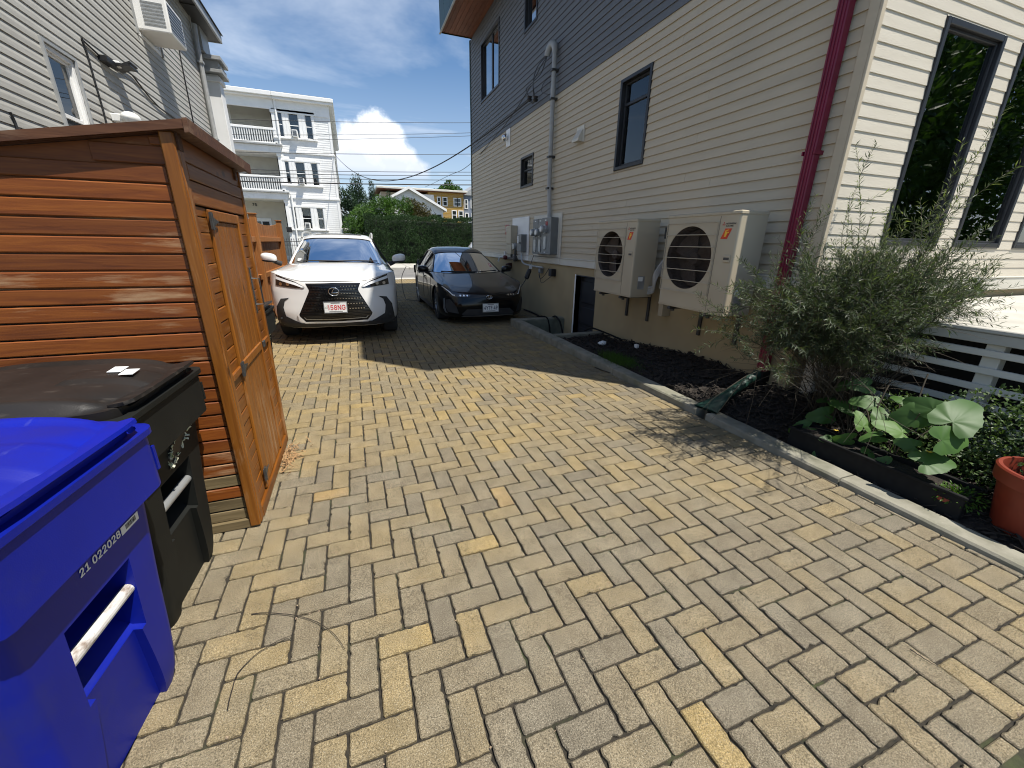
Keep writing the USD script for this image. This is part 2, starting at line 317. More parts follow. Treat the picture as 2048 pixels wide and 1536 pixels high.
K = {}
K['paver'] = paver_material()
K['joint'] = paint('joint_sand', (.012, .010, .007), (.032, .026, .017), scale=60, rough=.95, bump=.6, bscale=220, extra=[((.05, .065, .018), 3.0, .55, .68, .7, (1, 1, 1))])
K['crumb'] = paint('crumbs', (.38, .30, .20), (.20, .13, .08), scale=300, rough=.9)
K['concrete'] = paint('kerb_concrete', (.25, .235, .185), (.17, .16, .12), scale=7, rough=.9, bump=.5, bscale=160, extra=[((.13, .135, .085), 3.5, .48, .7, .6, (1, 1, 1)), ((.36, .34, .28), 90, .62, .7, .5, (1, 1, 1))])
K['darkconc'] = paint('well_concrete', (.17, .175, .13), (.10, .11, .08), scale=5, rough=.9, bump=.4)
K['mulch'] = paint('mulch_soil', (.012, .009, .0065), (.028, .021, .015), scale=22, rough=.97, bump=1.0, bscale=45, bdist=.03)
K['chips'] = paint('mulch_chips', (.034, .024, .017), (.013, .010, .007), scale=60, rough=.9, lo=.3, hi=.7)
K['asphalt'] = paint('street_asphalt', (.19, .18, .165), (.15, .145, .135), scale=2, rough=.95, bump=.4, bscale=120, extra=[((.08, .08, .075), 1.4, .60, .63, .6, (.4, 2.5, 1))])
K['walk'] = paint('sidewalk_concrete', (.46, .44, .39), (.38, .36, .31), scale=3, rough=.9, bump=.3)
K['earth'] = paint('bare_ground', (.10, .09, .06), (.07, .08, .04), scale=.7, rough=.95, bump=.5)
K['siding_tan'] = paint('tan_siding_paint', (.50, .425, .31), (.46, .39, .285), scale=1.2, rough=.62, bump=.22, bscale=26, stretch=(3, 1, 9), extra=[((.30, .265, .21), 2.0, .55, .8, .35, (1, .5, 1))])
K['siding_tan_front'] = K['siding_tan']
K['siding_front'] = paint('cream_front_siding', (.58, .53, .435), (.54, .49, .40), scale=2, rough=.6, bump=.5, bscale=30, stretch=(1, 3, 9))
K['siding_grey'] = paint('slate_siding_paint', (.132, .136, .142), (.118, .122, .128), scale=1.2, rough=.6, bump=.2, bscale=26, stretch=(3, 1, 9))
K['siding_vinyl'] = paint('grey_vinyl_siding', (.45, .44, .405), (.39, .38, .35), scale=3.0, rough=.62, bump=.12, bscale=14, stretch=(3, .8, 9), extra=[((.24, .23, .20), 3.2, .5, .75, .5, (1, .35, 2.2))])
K['cream_trim'] = paint('pale_trim_paint', (.60, .575, .50), (.55, .52, .45), scale=3, rough=.55)
K['stucco'] = paint('tan_stucco', (.36, .285, .165), (.31, .245, .14), scale=1.6, rough=.9, bump=.5, bscale=140, extra=[((.20, .165, .11), 1.1, .55, .8, .5, (1, 1, .6))])
K['stucco_grey'] = paint('grey_stucco', (.33, .29, .215), (.27, .24, .18), scale=1.6, rough=.9, bump=.5, bscale=140)
K['black_frame'] = paint('black_window_frame', (.012, .012, .014), (.02, .02, .022), rough=.42)
K['green_metal'] = paint('green_metal', (.005, .028, .018), (.004, .022, .014), rough=.45, scale=2)
K['soffit'] = wood_material('soffit_cedar', (.12, .036, .016), (.20, .066, .030), (.26, .095, .044), axis=1, worn=.1, knots=False, rough=.6)
K['downspout'] = paint('magenta_downspout', (.19, .006, .035), (.15, .006, .028), scale=3, rough=.38)
K['white'] = paint('white_paint', (.84, .835, .82), (.79, .785, .76), scale=2.5, rough=.5)
K['white_old'] = paint('old_white_paint', (.82, .815, .80), (.75, .745, .72), scale=1.6, rough=.55, extra=[((.45, .43, .39), 2.4, .58, .8, .45, (1, 1, .5))])
K['white_plastic'] = flat('white_plastic', (.72, .72, .70), .4)
K['grey_paint'] = paint('grey_enclosure_paint', (.16, .168, .166), (.135, .142, .14), rough=.42, scale=6)
K['grey_light'] = paint('light_grey_metal', (.42, .43, .43), (.33, .34, .34), rough=.38, metallic=.55, scale=8)
K['grey_pvc'] = paint('grey_conduit', (.36, .365, .36), (.29, .295, .29), rough=.45, scale=7)
K['dark_metal'] = paint('dark_metal', (.03, .03, .03), (.05, .048, .045), rough=.45, scale=20)
K['chrome'] = flat('chrome', (.75, .76, .77), .12, 1.0)
K['black_rubber'] = paint('black_rubber', (.007, .007, .007), (.011, .011, .0105), rough=.75, scale=30, spec=.2)
K['cable'] = flat('cable_black', (.012, .012, .013), .5)
K['shed_h'] = wood_material('shed_boards', (.085, .018, .002), (.165, .042, .004), (.24, .072, .008), axis=0, worn=.85, wear_col=(.38, .24, .13), rough=.58)
K['shed_y'] = wood_material('shed_side_boards', (.11, .030, .003), (.185, .058, .005), (.25, .085, .009), axis=1, worn=.3, wear_col=(.40, .26, .14), rough=.45)
K['shed_v'] = wood_material('shed_upright_boards', (.12, .036, .003), (.20, .066, .006), (.27, .10, .011), axis=2, worn=.45, wear_col=(.42, .29, .17), rough=.45)
K['shed_roof'] = wood_material('shed_roof_trim', (.045, .015, .005), (.085, .031, .011), (.13, .052, .021), axis=0, worn=.5, wear_col=(.28, .19, .125), rough=.6)
K['shed_rot'] = wood_material('shed_rotten_board', (.075, .055, .025), (.13, .095, .045), (.20, .15, .08), axis=0, worn=.6, wear_col=(.28, .24, .16), rough=.8)
K['fence_w'] = wood_material('fence_cedar', (.20, .070, .014), (.275, .105, .024), (.34, .145, .04), axis=2, worn=.15, rough=.65, knots=False)
K['pane'] = pane('window_pane')
K['pane_coated'] = pane('coated_window_pane', (.85, .9, .88), .0, 2.1)
K['pane_mirror'] = pane('mirroring_window_pane', (.5, .55, .55), .0, 2.6, .28)
K['pane_dark'] = flat('dark_window_glass', (.012, .014, .015), .03, spec=.9)
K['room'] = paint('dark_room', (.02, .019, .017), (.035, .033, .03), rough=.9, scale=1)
K['curtain'] = paint('curtain_cloth', (.62, .60, .55), (.50, .48, .44), scale=9, rough=.85, stretch=(4, 4, .4))
K['shade'] = paint('window_shade', (.40, .43, .42), (.34, .37, .36), scale=60, rough=.8)
K['screen'] = paint('insect_screen', (.035, .035, .036), (.05, .05, .05), rough=.7, scale=90)

# ================================================================== GROUND, STREET, DRIVEWAY
part(None, 'ground', (np.array([[-400, -300, -.25], [400, -300, -.25], [400, 600, -.25], [-400, 600, -.25]], float), np.array([[0, 1, 2], [0, 2, 3]])), K['earth'], kind='structure')
s_ = B(); s_.box(-120, 120, 18.2, 24.6, -.2, -.06); part(None, 'street', s_, K['asphalt'], kind='structure')
s_ = B()
for k in range(-30, 40): s_.box(k * 3.0 + .01, k * 3.0 + 2.99, 24.6, 24.86, -.2, .06, .015)
part(None, 'far_kerb', s_, K['walk'], kind='structure')
s_ = B()
for k in range(-40, 60):
    for j in range(3): s_.box(k * 1.5 + .008, k * 1.5 + 1.492, 24.87 + j * 1.28, 26.14 + j * 1.28, -.2, .055 + .004 * ((k * 7 + j * 3) % 3), .01)
part(None, 'sidewalk', s_, K['walk'], kind='structure')
s_ = B()
for k in range(-12, 20): s_.box(k * 2.4 + .006, k * 2.4 + 2.394, 17.62, 18.2, -.2, .004, .015)
part(None, 'street_edge_strip', s_, K['walk'], kind='structure')

def kerb_x(y): return 2.68 + (7.12 - y) * (2.885 - 2.68) / 6.8
def kerb_z(y): return float(np.clip(.125 - (7.12 - y) * .0145, .022, .125))
drive = thing('driveway', 'brick paver driveway laid in herringbone between the shed and the tan house', 'driveway', kind='structure')
AREA = Polygon([(-2.6, .2), (kerb_x(.2) - .004, .2), (kerb_x(7.12) - .004, 7.12), (2.68, 7.14), (3.745, 7.14), (3.745, 13.7), (5.0, 13.7), (5.0, 17.6), (-2.6, 17.6)])
bed = B()
v_, f_ = tri2d(AREA.buffer(.03)); bed.add((np.c_[v_, np.full(len(v_), -.0125)], f_))
part(drive, 'joint_sand', bed, K['joint'])
PW = .1034; PG = .0086
pav = []
i0, anchor = 60, np.array([-.1655, 1.0745])
area_in = shapely.prepared.prep(AREA.buffer(-.001)) if hasattr(shapely, 'prepared') else None
shapely.prepare(AREA)
for a in range(-70, 130):
    for b_ in range(-60, 90):
        o = anchor + np.array([a * PW + b_ * 2 * PW, -a * PW + b_ * 2 * PW])
        if not (-3 < o[0] < 5.2 and 0 < o[1] < 18): continue
        for q in (0, 1):
            r = (o[0], o[1], o[0] + PW, o[1] + 2 * PW) if q == 0 else (o[0] + PW, o[1] + PW, o[0] + 3 * PW, o[1] + 2 * PW)
            R = sbox(r[0] + PG / 2, r[1] + PG / 2, r[2] - PG / 2, r[3] - PG / 2)
            if AREA.contains(R): pav.append((R, True))
            elif AREA.intersects(R):
                for Q in polys(R.intersection(AREA)):
                    if Q.area > .0012: pav.append((Q, False))
def paver_mesh(Q, fine, tilt, dz, r):
    xy = np.array(Q.exterior.coords)[:-1]
    if shapely.geometry.LinearRing(xy).is_ccw is False: xy = xy[::-1]
    c = xy.mean(0)
    if fine:
        out = []
        for p, q in zip(xy, np.roll(xy, -1, 0)):
            L = np.linalg.norm(q - p); k = max(2, int(L / .018)); d = (q - p) / max(L, 1e-9); nn = np.array([-d[1], d[0]])
            for t in np.arange(k) / k:
                w = r.normal(0, .0011) + (abs(r.normal(0, .0035)) if r.random() < .12 else 0)
                if t == 0: out.append(p + d * .0045 + nn * .0005)
                else: out.append(p + d * L * t + nn * w)
            out.append(q - d * .0045 + nn * .0005)
        xy = np.array(out)
    else: xy = xy + r.normal(0, .0012, xy.shape)
    n = len(xy); ins = c + (xy - c) * (1 - np.array([.0045, .0045]) / np.maximum(np.abs(xy - c).max(0), .01))
    zt = lambda p: dz + (p - c) @ tilt
    V = np.vstack([np.c_[xy, np.full(n, -.03)], np.c_[xy, zt(xy) - .0045], np.c_[ins, zt(ins)]]); F = []
    for i in range(n):
        j = (i + 1) % n
        for k in (0, 1): F += [[k * n + i, k * n + j, (k + 1) * n + j], [k * n + i, (k + 1) * n + j, (k + 1) * n + i]]
    if fine:
        V = np.vstack([V, [*c, dz]]); F += [[2 * n + i, 2 * n + (i + 1) % n, 3 * n] for i in range(n)]
    else: F += [[2 * n, 2 * n + i, 2 * n + i + 1] for i in range(1, n - 1)]
    return V, np.array(F)
def seen(c, z=0.0, pad=40):
    v = np.array([c[0], c[1], z]) - EYE; w = v @ _f
    if w < .1: return None
    x, y = 1024 + FPX * (v @ RGT) / w, 768 + FPX * (v @ DWN) / w
    return w if -pad < x < 2048 + pad and -pad < y < 1536 + pad else None
score = []
for k, (Q, full) in enumerate(pav):
    c = np.array(Q.centroid.coords[0]); w = seen(c)
    hid = w is None or (c[0] < -.86 and c[1] < 2.3) or (c[0] < -.62 and 2.1 < c[1] < 3.3)
    score.append(-1 if hid else Q.area / w ** 2 * (1.47 / w) if full or Q.area > .006 else 0)
near = set(np.argsort(score)[::-1][:300].tolist())
rest, rest_t = B(), []
for k, (Q, full) in enumerate(pav):
    c = np.array(Q.centroid.coords[0])
    patch = meshkit.fbm(np.array([[c[0] * .9 + 5, c[1] * .9, 0]]), 3, 5)[0]
    yel = .46 + .34 * (np.clip((c[1] - 1.0) / 3.2, 0, 1) - .5)          # the far pavers of the batch are yellower
    tone = float(np.clip(rng.normal(yel, .17) + (patch - .5) * .5, .01, .93)) if rng.random() > .0025 else .97
    tilt, dz = rng.normal(0, .011, 2), rng.normal(0, .0011)
    fine = k in near or (score[k] > 0 and np.hypot(c[0], c[1]) < 4.5)
    m = paver_mesh(Q, fine, tilt, dz, rng)
    if k in near: part(drive, 'paver', m, K['paver'], tone=tone)
    else: rest.add(m); rest_t.append(np.full(len(m[0]), tone))
part(drive, 'far_pavers', rest, K['paver'], kind='stuff', tone=np.concatenate(rest_t))
# crumbs, seeds and grit that collect in the joints
cr = B(); npt = 2600
for k in range(npt):
    Q = pav[rng.integers(len(pav))][0]; c = np.array(Q.centroid.coords[0])
    if np.hypot(c[0] - .2, c[1] - .6) > 3.6 * abs(rng.normal(0, .55)) + .9: continue
    e = np.array(Q.exterior.coords); i = rng.integers(len(e) - 1); p = e[i] + (e[i + 1] - e[i]) * rng.random() + rng.normal(0, .0028, 2)
    s = abs(rng.normal(.0019, .0009)) + .0007
    T = trimesh.transformations.random_rotation_matrix(rng.random(3)); T[:3, 3] = [p[0], p[1], -.001 + s * .5]
    cr.add(cbox(-s, s, -s * .7, s * .7, -s * .5, s * .5), T)
part(None, 'joint_debris', cr, K['crumb'], kind='stuff')

# ------------------------------------------------------------------ kerb and light well
kerb = thing('concrete_kerb', 'low mossy concrete kerb between the paver driveway and the planting bed', 'kerb', kind='structure')
def kerb_seg(ya, yb):
    P = []
    for y in (ya, yb):
        x, z = kerb_x(y), kerb_z(y); w = .155
        P.append([[x, y, -.25], [x, y, z - .012], [x + .012, y, z], [x + w - .01, y, z], [x + w, y, z - .01], [x + w, y, -.25]])
    P = np.array(P); ys = np.linspace(0, 1, 26)[:, None, None]; G = P[0] + (P[1] - P[0]) * ys
    G = G + (meshkit.fbm(G * [9, 9, 9], 3, 3)[..., None] - .5) * [.008, 0, .006]
    b = B(); b.add(grid(G, flip=yb < ya)); n = 6
    for r0, fl in ((0, 0), (25, 1)):
        f = np.array([[0, i, i + 1] for i in range(1, n - 1)]); b.add((G[r0], f if fl else f[:, ::-1]))
    return b
for ya, yb in ((7.14, 5.3), (5.29, 3.9), (3.89, 2.62), (2.50, 1.4), (1.39, .1)): part(kerb, 'kerb_block', kerb_seg(ya, yb), K['concrete'])
c_ = B(); c_.box(2.82, 3.74, 7.0, 7.13, -.7, .122, .01); part(kerb, 'well_wall', c_, K['concrete'])
c_ = B(); c_.box(2.85, 3.74, 5.62, 5.73, -.7, .11, .01); part(kerb, 'well_wall', c_, K['concrete'])
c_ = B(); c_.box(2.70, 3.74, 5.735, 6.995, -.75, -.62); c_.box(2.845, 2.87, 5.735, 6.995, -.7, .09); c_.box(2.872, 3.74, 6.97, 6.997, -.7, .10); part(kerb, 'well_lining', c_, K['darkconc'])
# ------------------------------------------------------------------ planting bed
def soil_z(x, y):
    t = np.clip((x - 2.85) / .85, 0, 1); k = np.clip((5.6 - y) / 2.0, .12, 1)
    return .045 + (.19 * t ** 1.2) * k - .075 * np.clip((3.2 - y) / 1.2, 0, 1) - .12 * (x < 2.68 + (7.12 - y) * .0301 + .165)
yy, xx = np.meshgrid(np.linspace(5.63, -.6, 110), np.linspace(2.80, 5.2, 60), indexing='ij')
zz = soil_z(xx, yy) + (meshkit.fbm(np.stack([xx * 14, yy * 14, xx * 0], -1), 4, 2) - .5) * .045
G = np.stack([xx, yy, zz], -1)
keep = part(None, 'planting_bed', grid(G, flip=False), K['mulch'], True, kind='structure')
ch = B(); tv = []
for k in range(4200):
    y = 5.6 - 6 * rng.random(); x = rng.uniform(kerb_x(y) + .17, 4.2)
    if x > 3.72 and y > 2.5: continue
    l, w = abs(rng.normal(.022, .012)) + .006, abs(rng.normal(.006, .003)) + .002
    T = trimesh.transformations.euler_matrix(rng.normal(0, .35), rng.normal(0, .35), rng.uniform(0, 6.28)); T[:3, 3] = [x, y, soil_z(x, y) + .012 + rng.random() * .02]
    ch.add(cbox(-l, l, -w, w, -.002, .002), T)
part(None, 'mulch_chips', ch, K['chips'], kind='stuff')

# ================================================================== WALLS AND WINDOWS
class Wall:
    """A wall plane: u runs along it, o is the distance out of it, z is up."""
    def __init__(s, origin, u, n): s.T = np.eye(4); s.T[:3, 0] = u; s.T[:3, 1] = n; s.T[:3, 2] = (0, 0, 1); s.T[:3, 3] = origin
    def box(s, b, u0, u1, o0, o1, z0, z1, c=0.0): b.box(u0, u1, o0, o1, z0, z1, c, T=s.T); return b
    def mk(s, u0, u1, o0, o1, z0, z1, c=0.0): return s.box(B(), u0, u1, o0, o1, z0, z1, c)
    def pt(s, u, o, z): return (s.T @ [u, o, z, 1])[:3]
def lap_board(w, ua, ub, z0, z1, prof):
    """One board: prof is its face from the lower lip up, as (out, height share)."""
    e = z1 - z0; pts = [(0.0, z0)] + [(o, z0 + h * e) for o, h in prof] + [(0.0, z0 + prof[-1][1] * e)]
    P = np.array([[[u, o, z] for o, z in pts] for u in (ua, ub)]); n = len(pts)
    v, f = grid(P, closed=True); cap = np.array([[0, i, i + 1] for i in range(1, n - 1)])
    return B().add((v, np.vstack([f, cap, cap[:, ::-1] + n])), T=w.T)
def siding(th, w, u0, u1, z0, z1, expo, mat, openings, prof, r, run=3.4, name='siding_board', zoff=0.0, mats=None, joined=None):
    k0 = 0; z = z0 + zoff
    while z < z1 - .01:
        za, zb = max(z, z0), min(z + expo, z1); spans = [(u0, u1)]; bits = []
        for (a, b_, c, d) in openings:
            if d <= za + .004 or c >= zb - .004: continue
            new = []
            for (p, q) in spans:
                if b_ <= p or a >= q: new.append((p, q)); continue
                if a - p > .01: new.append((p, a))
                if q - b_ > .01: new.append((b_, q))
            spans = new
            if d < zb - .012: bits.append((max(a, u0), min(b_, u1), d, zb))
            if c > za + .012: bits.append((max(a, u0), min(b_, u1), za, c))
        for (p, q) in spans:
            cuts = [p]; first = r.uniform(.25, 1) * run
            while cuts[-1] + (first if len(cuts) == 1 else run) < q - .5: cuts.append(cuts[-1] + (first if len(cuts) == 1 else run * r.uniform(.85, 1.1)))
            cuts.append(q)
            for ca, cb in zip(cuts, cuts[1:]):
                m = lap_board(w, ca + (.0012 if ca > p else 0), cb - (.0012 if cb < q else 0), za + r.normal(0, .0006), zb, prof)
                if joined is not None: joined.add(m)
                else: part(th, name, m, mat)
        for (p, q, c, d) in bits:
            m = lap_board(w, p, q, c, d, prof)
            if joined is not None: joined.add(m)
            else: part(th, name, m, mat)
        z += expo
def window(th, w, u0, u1, z0, z1, fw=.05, out=.03, inset=.05, mat='black_frame', glass='pane', rails=(), mulls=(), room=.8, curtain=None, label=None, sill=False, sash_w=.03, lower=None, name='window', room_mat='room'):
    """Frame (the part), panes, sashes, blinds and the dark room behind as its sub-parts."""
    f = B()
    for a, b_, c, d in ((u0, u0 + fw, z0, z1), (u1 - fw, u1, z0, z1), (u0 + fw, u1 - fw, z1 - fw, z1), (u0 + fw, u1 - fw, z0, z0 + fw)): w.box(f, a, b_, -inset - .03, out, c, d, .004)
    W = part(th, name, f, K[mat], label=label)
    s = B(); iu0, iu1, iz0, iz1 = u0 + fw, u1 - fw, z0 + fw, z1 - fw
    for a, b_, c, d in ((iu0, iu0 + sash_w, iz0, iz1), (iu1 - sash_w, iu1, iz0, iz1), (iu0 + sash_w, iu1 - sash_w, iz1 - sash_w, iz1), (iu0 + sash_w, iu1 - sash_w, iz0, iz0 + sash_w)): w.box(s, a, b_, -inset - .025, -inset + .012, c, d, .003)
    for h, t in rails: w.box(s, iu0 + sash_w, iu1 - sash_w, -inset - .025, -inset + .016, h - t / 2, h + t / 2, .003)
    for h, t in mulls: w.box(s, h - t / 2, h + t / 2, -inset - .02, -inset + .014, iz0 + sash_w, iz1 - sash_w, .003)
    part(W, 'sash', s, K[mat])
    us = [iu0 + sash_w] + [h for h, t in mulls] + [iu1 - sash_w]
    zs = [iz0 + sash_w] + [h for h, t in rails] + [iz1 - sash_w]
    for i in range(len(us) - 1):
        for j in range(len(zs) - 1):
            part(W, 'pane', w.mk(us[i], us[i + 1], -inset - .012, -inset - .006, zs[j], zs[j + 1]), K[glass])
    if lower: part(W, 'insect_screen', w.mk(iu0 + sash_w, iu1 - sash_w, -inset - .002, -inset + .001, iz0 + sash_w, lower), K['screen'])
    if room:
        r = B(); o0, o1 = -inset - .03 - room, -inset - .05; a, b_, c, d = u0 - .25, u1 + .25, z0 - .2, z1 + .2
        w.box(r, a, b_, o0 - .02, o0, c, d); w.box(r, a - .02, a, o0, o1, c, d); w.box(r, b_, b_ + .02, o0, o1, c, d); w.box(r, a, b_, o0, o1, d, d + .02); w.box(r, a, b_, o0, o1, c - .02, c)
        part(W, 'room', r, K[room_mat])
    if sill: part(W, 'sill', w.mk(u0 - .05, u1 + .05, -inset, out + .05, z0 - .045, z0 - .002, .006), K[mat])
    if curtain:
        for (ca, cb, cc, cd, cm) in curtain:
            n = 60; uu = np.linspace(ca, cb, n); oo = -inset - .09 + .018 * np.sin(np.linspace(0, 9 * math.pi * (cb - ca) / .5, n)) + .008 * np.sin(np.linspace(1, 31, n))
            if cm == 'shade': oo[:] = -inset - .035
            P = np.array([[w.pt(u, o, z) for u, o in zip(uu, oo)] for z in (cc, cd)])
            part(W, 'curtain' if cm != 'shade' else 'shade', grid(P), K[cm], True)
    return W

# ================================================================== THE TAN AND SLATE HOUSE ON THE RIGHT
r3 = np.random.default_rng(33)
tan = thing('clapboard_house', 'tan and slate clapboard house with black windows and a magenta downspout, right of the driveway', 'house')
WX, WY0, WY1, ZS = 3.73, 2.475, 13.52, 6.85
wl = Wall((WX, 0, 0), (0, 1, 0), (-1, 0, 0))          # long side, u = y
wf = Wall((0, WY0, 0), (1, 0, 0), (0, -1, 0))         # sunny front, u = x
LAP = [(.0165, 0.0), (.004, 1.02)]; LAPF = [(.0108, 0.0), (.0035, 1.02)]
E1 = (3.99 - 1.223) / 29
op_l = [(5.025, 5.695, 2.49, 3.61), (8.70, 9.40, 2.63, 3.25), (10.93, 12.45, 5.05, 6.38), (8.72, 9.37, 5.47, 6.55)]
siding(tan, wl, WY0 + .02, WY1 - .03, 1.223, 3.99, E1, K['siding_tan'], op_l, LAP, r3, run=4.3)
siding(tan, wl, WY0 + .02, WY1 - .03, 3.99, ZS, E1, K['siding_grey'], op_l, LAP, r3, run=4.6)
op_f = [(4.493, 5.36, 1.505, 3.185), (5.64, 6.51, 1.505, 3.185), (6.80, 7.67, 1.505, 3.185)]
siding(tan, wf, WX + .012, 9.6, 1.205, 4.4, .0952, K['siding_front'], op_f, LAPF, r3, run=3.0, zoff=0.0)
s_ = B(); wl.box(s_, WY0 + .01, WY1 - .02, -.06, .0, 1.09, 5.0); wl.box(s_, WY0 + .01, WY1 - .02, -.06, .0, 5.0, ZS)
wall_parts = B()
def wall_with_holes(w, u0, u1, z0, z1, holes, t=.05):
    P = sbox(u0, z0, u1, z1)
    for a, b_, c, d in holes: P = P.difference(sbox(a, c, b_, d))
    b = B(); T = w.T @ np.array([[1, 0, 0, 0], [0, 0, 1, -t], [0, 1, 0, 0], [0, 0, 0, 1.0]])
    for p in polys(P): b.add(trimesh.creation.extrude_polygon(p, t - .001, engine='earcut'), T)
    return b
part(tan, 'wall', wall_with_holes(wl, WY0 + .01, WY1 - .02, 1.09, ZS, op_l), K['siding_tan'])
part(tan, 'wall', wall_with_holes(wf, WX + .06, 9.6, 1.06, 7.6, op_f), K['siding_front'])
part(tan, 'wall', wl.mk(WY1 - .08, WY1 - .03, -8, -.06, .0, ZS), K['siding_grey'])
part(tan, 'foundation', wall_with_holes(wl, WY0, WY1 - .03, -.8, 1.088, [(5.93, 6.62, -.32, .935)], t=.2) , K['stucco'])
part(tan, 'foundation', wf.mk(WX + .2, 9.6, -.2, -.02, -.8, 1.07), K['stucco'])
tb = wl.mk(WY0 - .01, WY1 - .03, .0, .028, 1.09, 1.205, .004); part(tan, 'trim_band', tb, K['cream_trim'])
part(tan, 'trim_cap', wl.mk(WY0 - .012, WY1 - .03, .0, .036, 1.2055, 1.2225, .003), K['cream_trim'])
part(tan, 'trim_band', wf.mk(WX - .026, 9.6, .0, .026, 1.06, 1.19, .004), K['cream_trim'])
part(tan, 'trim_cap', wf.mk(WX - .034, 9.6, .0, .034, 1.1905, 1.2045, .003), K['cream_trim'])
cb_ = B(); cb_.box(WX - .021, WX - .0005, WY0 - .002, WY0 + .075, 1.223, ZS, .003); cb_.box(WX - .021, WX + .024, WY0 - .021, WY0 - .0025, 1.223, 7.6, .003)
part(tan, 'corner_board', cb_, K['siding_tan'])
gc = B(); gc.box(WX - .028, WX + .03, WY1 - .029, WY1 + .045, .0, ZS - .002, .004); part(tan, 'corner_post', gc, K['green_metal'], label='green metal corner post')
# soffit planks, parapet panels, roof deck
SX = 2.83
for k in range(8):
    a, b_ = SX + .02 + k * .11, SX + .02 + (k + 1) * .11 - .006
    s_ = B(); s_.box(a, b_, WY0 + .01, WY1 - .15, ZS, ZS + .018, .003); part(tan, 'soffit_plank', s_, K['soffit'], tone=float(r3.random()))
rb = B(); rb.box(SX + .02, 9.5, WY0 + .01, WY1 - .15, ZS + .02, ZS + .3); part(tan, 'roof_deck', rb, K['earth'])
ph = 2.35
for k in range(18):
    ya, yb = WY0 + .01 + k * .6, min(WY0 + .01 + (k + 1) * .6 - .004, WY1 - .14)
    if yb - ya < .05: continue
    p_ = B(); p_.box(SX - .012, SX + .012, ya, yb, ZS - .03, ZS + ph, .003)
    for zz_ in np.arange(ZS + .04, ZS + ph, .3): p_.cyl((SX - .012, ya + .03, zz_), (SX - .017, ya + .03, zz_), .008, n=6)
    part(tan, 'parapet_panel', p_, K['green_metal'])
p_ = B(); p_.box(SX - .016, SX + .03, WY0, WY1 - .13, ZS - .05, ZS - .031, .003); part(tan, 'drip_edge', p_, K['grey_light'])
p_ = B(); p_.box(SX + .012, 9.5, WY1 - .148, WY1 - .13, ZS - .02, ZS + .5); part(tan, 'parapet_end', p_, K['green_metal'])
# windows of the long side
window(tan, wl, 5.025, 5.695, 2.49, 3.61, fw=.045, out=.026, inset=.045, rails=[(3.30, .035)], room=1.1, curtain=[(5.12, 5.52, 3.33, 3.54, 'curtain'), (5.42, 5.60, 2.52, 3.25, 'curtain')], label='black framed window with a white cafe curtain')
window(tan, wl, 8.70, 9.40, 2.63, 3.25, fw=.045, out=.026, inset=.045, rails=[(2.98, .03)], room=1.0, curtain=[(8.78, 9.33, 3.0, 3.2, 'curtain'), (8.78, 9.33, 2.7, 2.97, 'shade')])
window(tan, wl, 10.93, 12.45, 5.05, 6.38, fw=.05, out=.026, inset=.045, mulls=[(11.62, .07)], room=1.2, glass='pane_mirror')
window(tan, wl, 8.72, 9.37, 5.47, 6.55, fw=.05, out=.026, inset=.045, room=1.0, glass='pane_mirror')
for k, (a, b_, c, d) in enumerate(op_f):
    window(tan, wf, a, b_, c, d, glass='pane_coated', fw=.045, out=.022, inset=.018, room=2.2, sash_w=.022, label='tall narrow black framed window' if k == 0 else None)
# basement door at the foot of the light well
dr = B(); wl.box(dr, 5.935, 6.615, -.13, -.10, -.319, .93); part_d = part(tan, 'basement_door', dr, K['black_frame'])
d2 = B()
for (a, b_) in ((-.25, .02), (.1, .4), (.48, .85)): wl.box(d2, 6.02, 6.53, -.098, -.085, a, b_, .006)
part(part_d, 'door_panel', d2, K['black_frame'])
part(tan, 'door_trim', wl.mk(6.62, 6.655, -.12, .008, -.32, .96, .004), K['white'])
part(tan, 'door_trim', wl.mk(5.90, 6.62, -.12, .004, .935, .955, .003), K['black_frame'])
# downspout
ds = B(); n_ = 9
ds.box(3.625, 3.70, 2.645, 2.735, .27, 6.9, .006)
for k in range(3): ds.box(3.617, 3.626, 2.66 + k * .026, 2.672 + k * .026, .275, 6.9, .003)
dsp = part(tan, 'downspout', ds, K['downspout'], label='square ribbed magenta downspout')
for zz_ in (.9, 2.2, 3.5, 4.8): 
    s_ = B(); s_.box(3.613, 3.729, 2.635, 2.645, zz_, zz_ + .03); s_.box(3.613, 3.729, 2.735, 2.745, zz_, zz_ + .03); part(dsp, 'strap', s_, K['downspout'])

# raised deck at the front with slatted skirt along the bed
deck = thing('front_deck', 'raised pale deck with gapped horizontal slats, right behind the bushes', 'deck')
DX = 3.93
s_ = B(); s_.box(DX - .03, 9.6, -.4, WY0 - .04, .955, .985, .006); s_.box(DX - .02, DX + .03, -.4, WY0 - .04, .885, .953, .004); part(deck, 'deck_top', s_, K['walk'])
for k in range(7):
    z = .80 - k * .118
    s_ = B(); s_.box(DX - .012, DX + .012, -.4, WY0 - .08, z, z + .046, .004); part(deck, 'slat', s_, K['cream_trim'])
for y in (WY0 - .10, 1.32, .2):
    s_ = B(); s_.box(DX + .014, DX + .10, y - .045, y + .045, -.1, .953, .004); part(deck, 'post', s_, K['cream_trim'])
s_ = B(); s_.box(DX - .09, DX + .0, WY0 - .16, WY0 - .06, .05, .955, .006); part(deck, 'end_post', s_, K['cream_trim'])
s_ = B(); s_.box(DX + .6, DX + .65, -.4, WY0 - .1, -.1, .95); part(deck, 'back_board', s_, K['room'])

